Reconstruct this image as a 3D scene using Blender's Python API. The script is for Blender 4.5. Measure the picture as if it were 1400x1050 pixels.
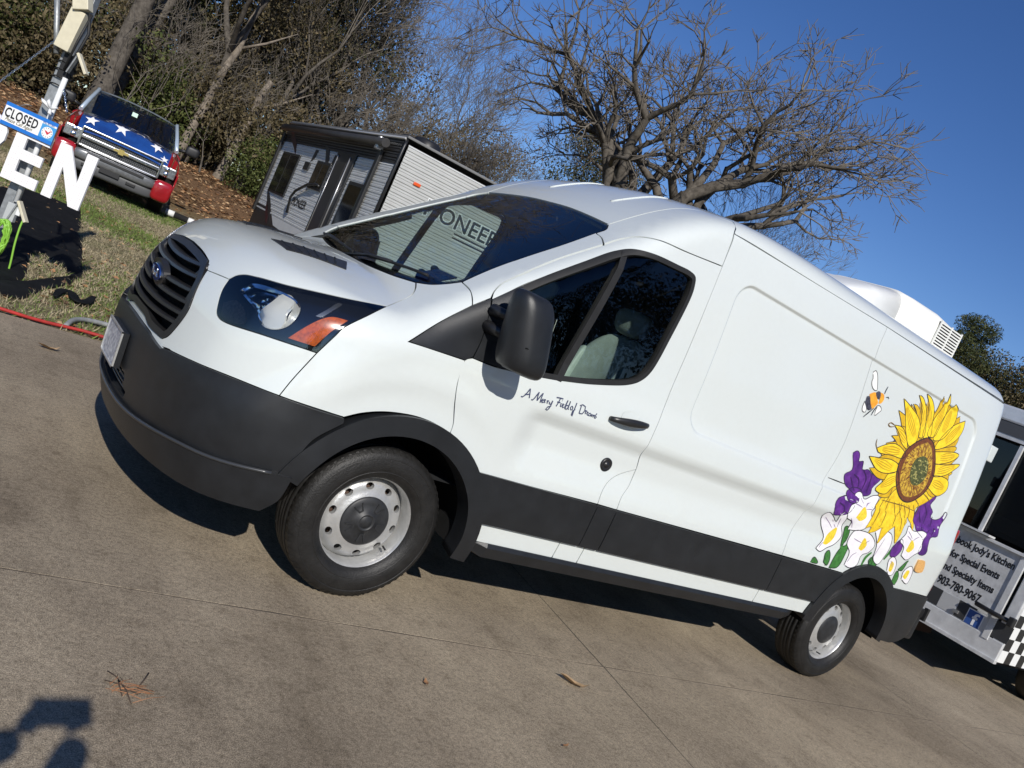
import bpy, bmesh, math, random
import numpy as np
from mathutils import Vector, Matrix
from mathutils.geometry import delaunay_2d_cdt
R = math.radians
scene = bpy.context.scene
col = scene.collection
for o in list(bpy.data.objects): bpy.data.objects.remove(o)

# ------------------------------------------------------------------ camera
cam_d = bpy.data.cameras.new('camera'); cam = bpy.data.objects.new('camera', cam_d); col.objects.link(cam)
CAM = Vector((-1.9882, -4.1644, 1.4616))
c_r = Vector((0.7492, -0.5165, 0.4144)); c_u = Vector((-0.2911, 0.3052, 0.9067)); c_f = c_r.cross(c_u) * -1
m3 = Matrix((c_r, c_u, -c_f)).transposed()
c_f.normalize()
cam.matrix_world = Matrix.Translation(CAM) @ m3.to_4x4()
cam_d.sensor_width = 36.0; cam_d.lens = 1211.37 / 1400 * 36.0
cam_d.clip_start = 0.02; cam_d.clip_end = 2000.0
scene.camera = cam

# ------------------------------------------------------------------ sky, sun, exposure
SUN_TO = Vector((-0.275, -0.804, 0.526)).normalized()          # towards the sun
el = math.asin(SUN_TO.z); az = math.atan2(SUN_TO.x, SUN_TO.y)
world = bpy.data.worlds.new('World'); scene.world = world; world.use_nodes = True
wn = world.node_tree.nodes; wl = world.node_tree.links; wn.clear()
sky = wn.new('ShaderNodeTexSky'); sky.sky_type = 'NISHITA'; sky.sun_disc = False
sky.sun_elevation = el; sky.sun_rotation = az; sky.altitude = 1500.0
sky.air_density = 1.0; sky.dust_density = 0.0; sky.ozone_density = 3.5
bg = wn.new('ShaderNodeBackground'); bg.inputs[1].default_value = 0.100
wo = wn.new('ShaderNodeOutputWorld')
hs_w = wn.new('ShaderNodeHueSaturation'); hs_w.inputs['Hue'].default_value = .512; hs_w.inputs['Saturation'].default_value = 1.2; wl.new(sky.outputs[0], hs_w.inputs['Color']); wl.new(hs_w.outputs[0], bg.inputs[0]); wl.new(bg.outputs[0], wo.inputs[0])
sun_d = bpy.data.lights.new('sun', 'SUN'); sun_d.energy = 4.7; sun_d.angle = R(0.53); sun_d.color = (1.0, 0.955, 0.885)
sun = bpy.data.objects.new('sun', sun_d); col.objects.link(sun)
sun.rotation_euler = SUN_TO.to_track_quat('Z', 'Y').to_euler(); sun.location = (-8, -20, 14)
vs = scene.view_settings; vs.view_transform = 'Standard'; vs.look = 'None'; vs.gamma = 1.0; vs.exposure = 0.0
vs.use_curve_mapping = False
scene.render.engine = 'CYCLES'
scene.cycles.max_bounces = 10; scene.cycles.transparent_max_bounces = 24

# ------------------------------------------------------------------ helpers
rng = random.Random(7); nrg = np.random.default_rng(7)
def tag(o, label=None, cat=None, group=None, kind=None):
    if label: o['label'] = label
    if cat: o['category'] = cat
    if group: o['group'] = group
    if kind: o['kind'] = kind
    return o
def empty(name, loc=(0, 0, 0), rz=0, label=None, cat=None, group=None):
    o = bpy.data.objects.new(name, None); col.objects.link(o); o.empty_display_size = .2
    o.location = loc; o.rotation_euler = (0, 0, rz); return tag(o, label, cat, group)
def link(name, me, mat, parent=None, smooth=True):
    o = bpy.data.objects.new(name, me); col.objects.link(o)
    if mat is not None:
        for m_ in (mat if isinstance(mat, (list, tuple)) else [mat]):
            if len(me.materials) < (len(mat) if isinstance(mat, (list, tuple)) else 1): me.materials.append(m_)
    if parent is not None: o.parent = parent
    return o
def mesh(name, V, Fc, smooth=False):
    me = bpy.data.meshes.new(name); me.from_pydata([tuple(v) for v in V], [], [tuple(f) for f in Fc]); me.update()
    if smooth: me.polygons.foreach_set('use_smooth', [True] * len(me.polygons))
    return me
class MB:
    """collects simple solids into one mesh"""
    def __init__(s): s.V = []; s.F = []; s.S = []
    def add(s, V, Fc, smooth=False):
        b = len(s.V); s.V += [tuple(v) for v in V]; s.F += [tuple(i + b for i in f) for f in Fc]; s.S += [smooth] * len(Fc); return s
    def box(s, c, d, rot=None, bev=0):
        hx, hy, hz = d[0] / 2, d[1] / 2, d[2] / 2
        if bev <= 0:
            V = [Vector((x, y, z)) for x in (-hx, hx) for y in (-hy, hy) for z in (-hz, hz)]
            Fc = [(0, 1, 3, 2), (4, 6, 7, 5), (0, 4, 5, 1), (2, 3, 7, 6), (0, 2, 6, 4), (1, 5, 7, 3)]
        else:
            bm = bmesh.new(); bmesh.ops.create_cube(bm, size=1)
            for v in bm.verts: v.co = Vector((v.co.x * d[0], v.co.y * d[1], v.co.z * d[2]))
            bmesh.ops.bevel(bm, geom=list(bm.edges), offset=bev, segments=2, profile=.6, affect='EDGES')
            bm.verts.index_update(); V = [v.co.copy() for v in bm.verts]; Fc = [[v.index for v in f.verts] for f in bm.faces]; bm.free()
        M = rot.to_3x3() if rot is not None else Matrix.Identity(3)
        return s.add([M @ v + Vector(c) for v in V], Fc)
    def tube(s, pts, r, n=8, cap=True, closed=False):
        pts = [Vector(p) for p in pts]; N = len(pts)
        rs = r if isinstance(r, (list, tuple)) else [r] * N
        V = []; up = None
        for i, p in enumerate(pts):
            a = pts[i - 1] if (i > 0 or closed) else p; b = pts[(i + 1) % N] if (i < N - 1 or closed) else p
            t = (b - a).normalized()
            if up is None:
                up = Vector((0, 0, 1)) if abs(t.z) < .9 else Vector((1, 0, 0))
            u = (up - t * up.dot(t)).normalized(); w = t.cross(u); up = u
            for k in range(n):
                an = 2 * math.pi * k / n; V.append(p + (u * math.cos(an) + w * math.sin(an)) * rs[i])
        Fc = []
        M = N if closed else N - 1
        for i in range(M):
            j = (i + 1) % N
            for k in range(n):
                l = (k + 1) % n; Fc.append((i * n + k, i * n + l, j * n + l, j * n + k))
        s.add(V, Fc, True)
        if cap and not closed:
            b = len(s.V) - len(V)
            s.F.append(tuple(b + k for k in range(n))[::-1]); s.S.append(False)
            s.F.append(tuple(b + (N - 1) * n + k for k in range(n))); s.S.append(False)
        return s
    def lathe(s, prof, n=48, axis='y', c=(0, 0, 0), smooth=True, a0=0, a1=2 * math.pi):
        """prof: list of (r, h); revolved about axis"""
        full = abs(a1 - a0 - 2 * math.pi) < 1e-6; m = n if full else n + 1
        V = []
        for r, h in prof:
            for k in range(m):
                a = a0 + (a1 - a0) * k / n; x, z = r * math.cos(a), r * math.sin(a)
                V.append({'y': (x, h, z), 'z': (x, z, h), 'x': (h, x, z)}[axis])
        V = [Vector(v) + Vector(c) for v in V]; Fc = []
        for i in range(len(prof) - 1):
            for k in range(n):
                l = (k + 1) % m; Fc.append((i * m + k, i * m + l, (i + 1) * m + l, (i + 1) * m + k))
        return s.add(V, Fc, smooth)
    def prism(s, poly, h0, h1, M=None):
        """closed 2D outline (x,y) raised from h0 to h1 along local z"""
        n = len(poly); V = [Vector((x, y, h0)) for x, y in poly] + [Vector((x, y, h1)) for x, y in poly]
        if M is not None: V = [M @ v for v in V]
        Fc = [tuple(range(n))[::-1], tuple(range(n, 2 * n))] + [(i, (i + 1) % n, n + (i + 1) % n, n + i) for i in range(n)]
        return s.add(V, Fc)
    def build(s, name, mat, parent=None, fix=True):
        me = bpy.data.meshes.new(name); me.from_pydata(s.V, [], s.F); me.update()
        me.polygons.foreach_set('use_smooth', s.S)
        if fix:
            bm = bmesh.new(); bm.from_mesh(me); bmesh.ops.recalc_face_normals(bm, faces=bm.faces); bm.to_mesh(me); bm.free()
        return link(name, me, mat, parent)

# ------------------------------------------------------------------ materials
def nodes(name):
    m = bpy.data.materials.new(name); m.use_nodes = True; nt = m.node_tree
    return m, nt, nt.nodes['Principled BSDF']
def mat(name, c, rough=.5, metal=0, coat=0, spec=.5, var=0, vscale=20, bump=0, bscale=60, c2=None, detail=4, emit=None):
    m, nt, b = nodes(name); N = nt.nodes; L = nt.links
    b.inputs['Base Color'].default_value = (*c, 1); b.inputs['Roughness'].default_value = rough
    b.inputs['Metallic'].default_value = metal; b.inputs['Coat Weight'].default_value = coat; b.inputs['Coat Roughness'].default_value = .04
    b.inputs['Specular IOR Level'].default_value = spec
    tc = N.new('ShaderNodeTexCoord')
    if var or c2:
        t = N.new('ShaderNodeTexNoise'); t.inputs['Scale'].default_value = vscale; t.inputs['Detail'].default_value = detail; t.inputs['Roughness'].default_value = .65
        L.new(tc.outputs['Object'], t.inputs['Vector'])
        r = N.new('ShaderNodeValToRGB'); r.color_ramp.elements[0].position = .32; r.color_ramp.elements[1].position = .68
        cc = c2 or tuple(min(1, x * (1 + var)) for x in c); c0 = c if c2 else tuple(x * (1 - var) for x in c)
        r.color_ramp.elements[0].color = (*c0, 1); r.color_ramp.elements[1].color = (*cc, 1)
        L.new(t.outputs[0], r.inputs[0]); L.new(r.outputs[0], b.inputs['Base Color'])
    if bump:
        t2 = N.new('ShaderNodeTexNoise'); t2.inputs['Scale'].default_value = bscale; t2.inputs['Detail'].default_value = 5
        L.new(tc.outputs['Object'], t2.inputs['Vector'])
        bp = N.new('ShaderNodeBump'); bp.inputs['Strength'].default_value = bump; bp.inputs['Distance'].default_value = .01
        L.new(t2.outputs[0], bp.inputs['Height']); L.new(bp.outputs[0], b.inputs['Normal'])
    return m
def glass(name, tint=(.75, .85, .82), ior=1.5, rough=0.0):
    m = bpy.data.materials.new(name); m.use_nodes = True; N = m.node_tree.nodes; L = m.node_tree.links; N.clear()
    o = N.new('ShaderNodeOutputMaterial'); mx = N.new('ShaderNodeMixShader'); f = N.new('ShaderNodeFresnel'); f.inputs[0].default_value = ior
    t = N.new('ShaderNodeBsdfTransparent'); t.inputs[0].default_value = (*tint, 1)
    g = N.new('ShaderNodeBsdfGlossy'); g.inputs['Roughness'].default_value = rough; g.inputs[0].default_value = (1, 1, 1, 1)
    L.new(f.outputs[0], mx.inputs[0]); L.new(t.outputs[0], mx.inputs[1]); L.new(g.outputs[0], mx.inputs[2]); L.new(mx.outputs[0], o.inputs[0])
    return m
# ------------------------------------------------------------------ the van's body surface as a field (F = 0)
def herm(xs,ys):
    xs=np.array(xs,float);ys=np.array(ys,float)
    d=np.diff(ys)/np.diff(xs); m=np.empty_like(ys); m[0]=d[0];m[-1]=d[-1]
    for i in range(1,len(xs)-1):
        m[i]=0 if d[i-1]*d[i]<=0 else 2*d[i-1]*d[i]/(d[i-1]+d[i])
    def f(x):
        x=np.clip(x,xs[0],xs[-1]); i=np.clip(np.searchsorted(xs,x)-1,0,len(xs)-2)
        h=xs[i+1]-xs[i]; t=(x-xs[i])/h
        return (2*t**3-3*t*t+1)*ys[i]+(t**3-2*t*t+t)*h*m[i]+(-2*t**3+3*t*t)*ys[i+1]+(t**3-t*t)*h*m[i+1]
    return f
def ss(a,b,x):
    t=np.clip((x-a)/(b-a),0,1); return t*t*(3-2*t)
def smax(a,b,k):
    h=np.maximum(k-np.abs(a-b),0)/k; return np.maximum(a,b)+h*h*k*.25
def smin(a,b,k): return -smax(-a,-b,k)
YS=herm([.15,.30,.45,.60,.76,.90,1.05,1.13,1.30,1.6,1.9,2.15,2.29,2.36,2.42,2.48,2.6],
        [.95,.985,1.005,1.015,1.015,1.018,1.022,1.020,1.000,.978,.945,.910,.882,.85,.80,.69,.3])
# nose x at centre as a function of height
XF=herm([.10,.25,.40,.55,.68,.76,.85,.95,1.05,1.13,1.25,1.4],
        [-.78,-.870,-.932,-.968,-.980,-.972,-.962,-.948,-.922,-.895,-.84,-.75])
ZH=herm([-1.1,-.95,-.88,-.78,-.65,-.50,-.33,-.1,.2,.6],[1.0,1.10,1.158,1.226,1.284,1.318,1.338,1.368,1.42,1.46])
ZR=herm([.3,.75,.9,1.05,1.25,1.5,1.8,2.2,3.0,5.0],[1.78,2.080,2.205,2.288,2.365,2.42,2.447,2.46,2.465,2.465])
WSx=lambda z:(z-1.36)*1.277-.13
def rbox(x,z,x0,x1,z0,z1,r):
    cx,cz=(x0+x1)/2,(z0+z1)/2
    qx=np.abs(x-cx)-(x1-x0)/2+r; qz=np.abs(z-cz)-(z1-z0)/2+r
    return np.hypot(np.maximum(qx,0),np.maximum(qz,0))+np.minimum(np.maximum(qx,qz),0)-r
def disp(x,z):
    d=-.014*ss(.0,-.022,rbox(x,z,1.50,4.36,1.25,2.095+.003*x,.13))      # pressed window field
    up=z-.0167*(x-1.5)
    sc=ss(.45,.62,x)*ss(3.55,3.1,x)
    d=d-.030*sc*ss(1.125,1.035,up)*ss(.76,.97,up)               # scoop along the lower doors
    d=d+.010*ss(.62,.40,np.hypot(x,z-.36))*ss(.3,.45,z)               # front arch swell
    d=d+.010*ss(.62,.40,np.hypot(x-3.75,z-.38))
    d=d+.0045*np.exp(-((np.hypot(x,z-.36)-.67)/.045)**2)*ss(.62,.85,z)*ss(-.62,-.4,x)*ss(.50,.2,x)
    return d
def F(p):
    x,y,z=p[...,0],np.abs(p[...,1]),p[...,2]
    side=y-(YS(z)+disp(x,z)-.03*ss(4.2,5.0,x)**2)
    t=np.maximum(y,0)/.95
    nose=-(x-(XF(z)+.24*t**2.4))*.97
    hood=(z-(ZH(x)-.075*(y/.8)**2.2))*.95
    ws=(WSx(z)+.035*(y/.72)**2-x)*.62
    roof=(z-(ZR(x)-.05*(y/.8)**2))*.97
    rear=x-(4.77-.03*ss(1.2,.5,z)-.05*(y/.9)**4)
    low=smax(smax(side,nose,.34),hood,.12)
    cab=smax(smax(smax(side,ws,.13),roof,.10),nose,.3)
    return smax(smin(low,cab,.03),rear,.10)
def root(O,D,lo,hi,n=22):
    # O,D (...,3): F(O+D*lo)<0, F(O+D*hi)>0
    if len(O) and abs(D[0,1])==1.:                  # sideways: the field's slope is about one, fixed-point steps are enough
        t=np.full(len(O),1.0)
        for i in range(7):
            v=F(O+D*t[:,None]); t=t-v
        if np.max(np.abs(v))<2e-4: return O+D*t[:,None]
    lo=np.full(O.shape[:-1],lo);hi=np.full(O.shape[:-1],hi)
    for i in range(n):
        m=(lo+hi)/2; v=F(O+D*m[...,None])<0
        lo=np.where(v,m,lo);hi=np.where(v,hi,m)
    return O+D*((lo+hi)/2)[...,None]
def grad(p,e=2e-3):
    g=np.stack([F(p+np.eye(3)[i]*e)-F(p-np.eye(3)[i]*e) for i in range(3)],-1)
    return g/np.maximum(np.linalg.norm(g,axis=-1,keepdims=True),1e-9)
# outlines of the panels, metres, van frame
TR = {
'fender': [[[-.541,-.976,.986],[-.587,-.97,.856],[-.609,-.968,.779]],[[-.609,-.968,.779],[-.49,-1.011,.784],[-.351,-1.025,.786]],[[-.35,-1.025,.784],[-.283,-1.026,.823],[-.197,-1.028,.856],[-.105,-1.029,.875],[-.023,-1.029,.882],[.069,-1.029,.875],[.151,-1.029,.853]],[[.151,-1.029,.853],[.147,-1.027,.898],[.084,-1.033,1.048],[.07,-1.023,1.176]],[[.07,-1.023,1.176],[-.212,-1.017,1.162]],[[-.212,-1.017,1.162],[-.084,-.978,1.291],[.032,-.958,1.399]],[[.032,-.958,1.399],[.035,-.929,1.427],[.044,-.865,1.456],[.053,-.768,1.472]],[[.053,-.768,1.472],[.006,-.738,1.438],[-.04,-.691,1.405],[-.074,-.617,1.384]],[[-.074,-.617,1.384],[-.103,-.686,1.356],[-.135,-.734,1.328],[-.192,-.774,1.292],[-.292,-.872,1.252]],[[-.292,-.872,1.252],[-.392,-.953,1.197],[-.484,-.98,1.113],[-.5,-.982,1.08],[-.541,-.976,.986]]],
'tri': [[[-.212,-1.017,1.162],[-.084,-.978,1.291],[.032,-.958,1.399],[.106,-.952,1.46]],[[.106,-.952,1.46],[.107,-.987,1.393],[.114,-1.003,1.274],[.1,-1.019,1.201]],[[.1,-1.019,1.201],[.07,-1.023,1.176]],[[.07,-1.023,1.176],[-.212,-1.017,1.162]]],
'door': [[[.102,-1.02,1.196],[.07,-1.023,1.176],[.084,-1.033,1.048],[.147,-1.027,.898],[.151,-1.029,.853]],[[.151,-1.029,.853],[.2,-1.028,.842],[.269,-1.027,.805],[.319,-1.027,.769],[.363,-1.027,.726]],[[.363,-1.027,.726],[.727,-1.023,.735],[1.144,-1.023,.747]],[[1.144,-1.023,.747],[1.14,-1.017,.813],[1.159,-1.008,.868],[1.201,-1.001,.911],[1.312,-.998,.973]],[[1.312,-.998,.973],[1.287,-1.012,1.072],[1.285,-1.027,1.112],[1.29,-1.023,1.184],[1.303,-1.0,1.311],[1.302,-.989,1.447],[1.313,-.964,1.737],[1.331,-.919,2.096]],[[1.331,-.919,2.096],[1.034,-.924,2.062],[.878,-.902,2.048],[.8,-.848,2.022],[.73,-.819,1.976],[.647,-.819,1.914],[.417,-.833,1.744],[.193,-.89,1.567],[.155,-.903,1.533],[.119,-.933,1.488],[.109,-.955,1.458]],[[.109,-.955,1.458],[.124,-.961,1.462]],[[.124,-.961,1.462],[.227,-.942,1.56],[.337,-.931,1.649],[.523,-.91,1.793],[.669,-.899,1.902],[.751,-.911,1.948],[.859,-.932,1.974],[1.037,-.934,1.987],[1.129,-.933,1.99],[1.173,-.935,1.978],[1.189,-.941,1.934],[1.192,-.947,1.882],[1.159,-.973,1.657],[1.121,-.988,1.457],[1.081,-.992,1.398],[1.013,-.995,1.356],[.813,-1.003,1.295],[.66,-1.01,1.261],[.511,-1.015,1.234],[.228,-1.021,1.197],[.102,-1.02,1.196]]],
'win': [[[.242,-.943,1.569],[.337,-.931,1.649],[.523,-.91,1.793],[.669,-.899,1.902],[.751,-.911,1.948],[.859,-.932,1.974],[1.037,-.934,1.987],[1.129,-.933,1.99],[1.173,-.935,1.978],[1.189,-.941,1.934],[1.192,-.947,1.882],[1.159,-.973,1.657],[1.121,-.988,1.457],[1.081,-.992,1.398],[1.013,-.995,1.356],[.813,-1.003,1.295],[.66,-1.01,1.261],[.511,-1.015,1.234],[.235,-1.02,1.199]],[[.235,-1.02,1.199],[.194,-.993,1.393],[.242,-.943,1.569]]],
'sail': [[[.111,-.956,1.46],[.227,-.942,1.56],[.242,-.943,1.569]],[[.242,-.943,1.569],[.194,-.993,1.393],[.235,-1.02,1.199]],[[.235,-1.02,1.199],[.102,-1.02,1.196]],[[.102,-1.02,1.196],[.115,-1.003,1.274],[.107,-.987,1.393],[.111,-.956,1.46]]],
'divbar': [[[.712,-.914,1.919],[.587,-1.014,1.243]]],
'apillar': [[[.053,-.768,1.472],[.081,-.758,1.495],[.19,-.73,1.583],[.331,-.71,1.69],[.525,-.694,1.836],[.694,-.668,1.964]],[[.694,-.668,1.964],[.681,-.74,1.948],[.65,-.817,1.917]],[[.647,-.819,1.914],[.417,-.833,1.744],[.193,-.89,1.567],[.155,-.903,1.533],[.119,-.933,1.488],[.106,-.952,1.46]],[[.106,-.952,1.46],[.032,-.958,1.399]],[[.032,-.958,1.399],[.035,-.929,1.427],[.044,-.865,1.456],[.053,-.768,1.472]]],
'cabside': [[[.694,-.668,1.964],[.745,-.661,2.003],[.778,-.623,2.032]],[[.785,-.61,2.039],[.885,-.618,2.12],[1.037,-.614,2.225],[1.167,-.616,2.297],[1.282,-.662,2.338],[1.316,-.767,2.334],[1.388,-.803,2.342]],[[1.388,-.803,2.342],[1.379,-.838,2.323],[1.349,-.878,2.277],[1.331,-.919,2.096]],[[1.331,-.919,2.096],[1.034,-.924,2.062],[.878,-.902,2.048],[.8,-.848,2.022],[.73,-.819,1.976],[.647,-.819,1.914]],[[.647,-.819,1.914],[.681,-.74,1.948],[.694,-.668,1.964]]],
'cargo1': [[[1.349,-.878,2.277],[1.331,-.919,2.096],[1.313,-.964,1.737],[1.302,-.989,1.447],[1.303,-1.0,1.311],[1.29,-1.023,1.184],[1.285,-1.027,1.112],[1.287,-1.012,1.072],[1.312,-.998,.973],[1.308,-1.005,.884],[1.282,-1.017,.816],[1.284,-1.023,.748]],[[1.284,-1.023,.748],[2.744,-1.023,.776]],[[2.744,-1.023,.776],[2.742,-1.011,.881],[2.782,-.999,1.053],[2.825,-1.014,1.242],[2.892,-.971,1.507],[2.869,-.916,2.111],[2.876,-.899,2.217],[2.904,-.874,2.313]],[[2.904,-.874,2.313],[1.349,-.878,2.277]]],
'flap': [[[1.144,-1.023,.747],[1.14,-1.017,.813],[1.159,-1.008,.868],[1.201,-1.001,.911],[1.312,-.998,.973]],[[1.312,-.998,.973],[1.308,-1.005,.884],[1.282,-1.017,.816],[1.284,-1.023,.748]],[[1.284,-1.023,.748],[1.144,-1.023,.747]]],
'hood': [[[-.867,-.331,1.108],[-.877,-.397,1.075]],[[-.877,-.397,1.075],[-.833,-.562,1.09]],[[-.833,-.562,1.09],[-.816,-.569,1.114],[-.794,-.599,1.134],[-.765,-.654,1.148],[-.672,-.785,1.176],[-.49,-.878,1.218],[-.292,-.872,1.252]],[[-.292,-.872,1.252],[-.192,-.774,1.292],[-.135,-.734,1.328],[-.103,-.686,1.356],[-.074,-.617,1.384]],[[-.074,-.617,1.384],[-.122,-.383,1.363],[-.16,-.189,1.358],[-.13,.098,1.37],[-.114,.502,1.361]]],
'grille': [[[-.867,-.331,1.108],[-.889,-.417,1.041],[-.902,-.452,.974],[-.908,-.48,.907],[-.916,-.476,.851],[-.933,-.444,.766],[-.942,-.413,.742]],[[-.942,-.413,.742],[-.951,-.36,.742],[-.965,-.239,.745],[-.97,-.111,.763],[-.969,-.009,.788]]],
'fascia': [[[-.877,-.397,1.075],[-.833,-.562,1.09]],[[-.833,-.562,1.09],[-.848,-.582,1.044],[-.854,-.615,.992],[-.853,-.644,.954],[-.845,-.671,.942],[-.828,-.713,.94],[-.72,-.862,.965],[-.589,-.954,.982],[-.541,-.976,.986]],[[-.541,-.976,.986],[-.587,-.97,.856],[-.609,-.968,.779]],[[-.609,-.968,.779],[-.774,-.83,.765],[-.853,-.711,.749],[-.918,-.527,.727],[-.93,-.48,.723]],[[-.93,-.48,.723],[-.942,-.434,.705],[-.953,-.371,.709],[-.967,-.255,.72],[-.973,-.12,.74],[-.971,-.008,.771]]],
'lamp': [[[-.833,-.562,1.09],[-.816,-.569,1.114],[-.794,-.599,1.134],[-.765,-.654,1.148],[-.672,-.785,1.176],[-.49,-.878,1.218],[-.292,-.872,1.252]],[[-.292,-.872,1.252],[-.392,-.953,1.197],[-.484,-.98,1.113],[-.5,-.982,1.08],[-.541,-.976,.986]],[[-.541,-.976,.986],[-.589,-.954,.982],[-.72,-.862,.965],[-.828,-.713,.94],[-.845,-.671,.942],[-.853,-.644,.954],[-.854,-.615,.992],[-.848,-.582,1.044],[-.833,-.562,1.09]]],
'amber': [[[-.651,-.915,.995],[-.613,-.929,1.056],[-.564,-.94,1.117],[-.528,-.946,1.142],[-.469,-.966,1.153]],[[-.469,-.966,1.153],[-.516,-.973,1.091],[-.557,-.968,1.006]],[[-.557,-.968,1.006],[-.651,-.915,.995]]],
'reflector': [[[-.814,-.648,1.075],[-.787,-.654,1.119],[-.709,-.771,1.148],[-.654,-.851,1.142],[-.64,-.882,1.121],[-.645,-.898,1.083],[-.663,-.896,1.038],[-.697,-.874,1.004],[-.735,-.838,.996],[-.773,-.769,1.042],[-.814,-.648,1.075]]],
'cone': [[[-.757,-.791,1.049],[-.728,-.796,1.103],[-.7,-.791,1.145],[-.673,-.815,1.155],[-.664,-.837,1.146],[-.666,-.855,1.124],[-.681,-.861,1.092],[-.684,-.867,1.073],[-.68,-.879,1.047],[-.689,-.88,1.011],[-.705,-.868,1.0],[-.727,-.846,.998],[-.741,-.828,1.006],[-.755,-.8,1.032]]],
'visor': [[[-.808,-.655,1.083],[-.792,-.654,1.112],[-.764,-.702,1.125],[-.733,-.751,1.135],[-.711,-.779,1.141],[-.733,-.783,1.109],[-.755,-.78,1.072],[-.78,-.741,1.067],[-.811,-.676,1.061]]],
'glint': [[[-.587,-.924,1.119],[-.547,-.916,1.165],[-.505,-.893,1.204],[-.49,-.897,1.207],[-.531,-.926,1.165],[-.57,-.934,1.122]]],
'turn': [[[-.848,-.624,1.002],[-.82,-.673,1.037],[-.794,-.747,1.012],[-.79,-.772,.97],[-.845,-.665,.953]]],
'bumpseam': [[[-.35,-1.025,.784],[-.471,-1.017,.634],[-.498,-1.01,.56],[-.526,-.995,.494]],[[-.526,-.995,.494],[-.71,-.886,.458],[-.816,-.745,.448],[-.886,-.525,.414],[-.919,-.318,.39]]],
'bumpbot': [[[9.979,45.258,-11.358],[3.438,17.057,-4.459],[-.889,-.142,.278],[-.833,-.509,.269],[-.794,-.679,.3],[-.691,-.84,.299],[-.601,-.919,.313],[-.498,-.97,.329]]],
'lowopen': [[[9.751,46.816,-10.17],[-.958,.081,.484],[-.96,-.015,.493],[-.955,-.016,.464],[-.952,-.165,.467],[-.939,-.044,.4],[9.29,42.353,-10.477]]],
'wsbot': [[[.053,-.768,1.472],[.006,-.738,1.438],[-.04,-.691,1.405],[-.074,-.617,1.384],[-.122,-.383,1.363],[-.16,-.189,1.358],[-.13,.098,1.37]]],
'vent': [[[-.537,-.095,1.311],[-.267,.343,1.335],[-.305,-.32,1.331],[-.459,-.461,1.301]]],
'handle': [[[.968,-1.023,1.178],[1.218,-1.02,1.203]]],
'lock': [[[1.102,-.997,.947]]],
'fillerline': [[[2.875,-.985,1.319],[3.095,-.985,1.323]]],
'marker': [[[4.218,-1.029,1.038],[4.301,-1.029,1.042],[4.334,-1.027,.966],[4.232,-1.027,.958]]],
'scripttext': [[[.419,-1.028,1.122],[.897,-1.027,1.147]],[[.449,-1.025,1.166],[.875,-1.024,1.17]]],
}
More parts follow.
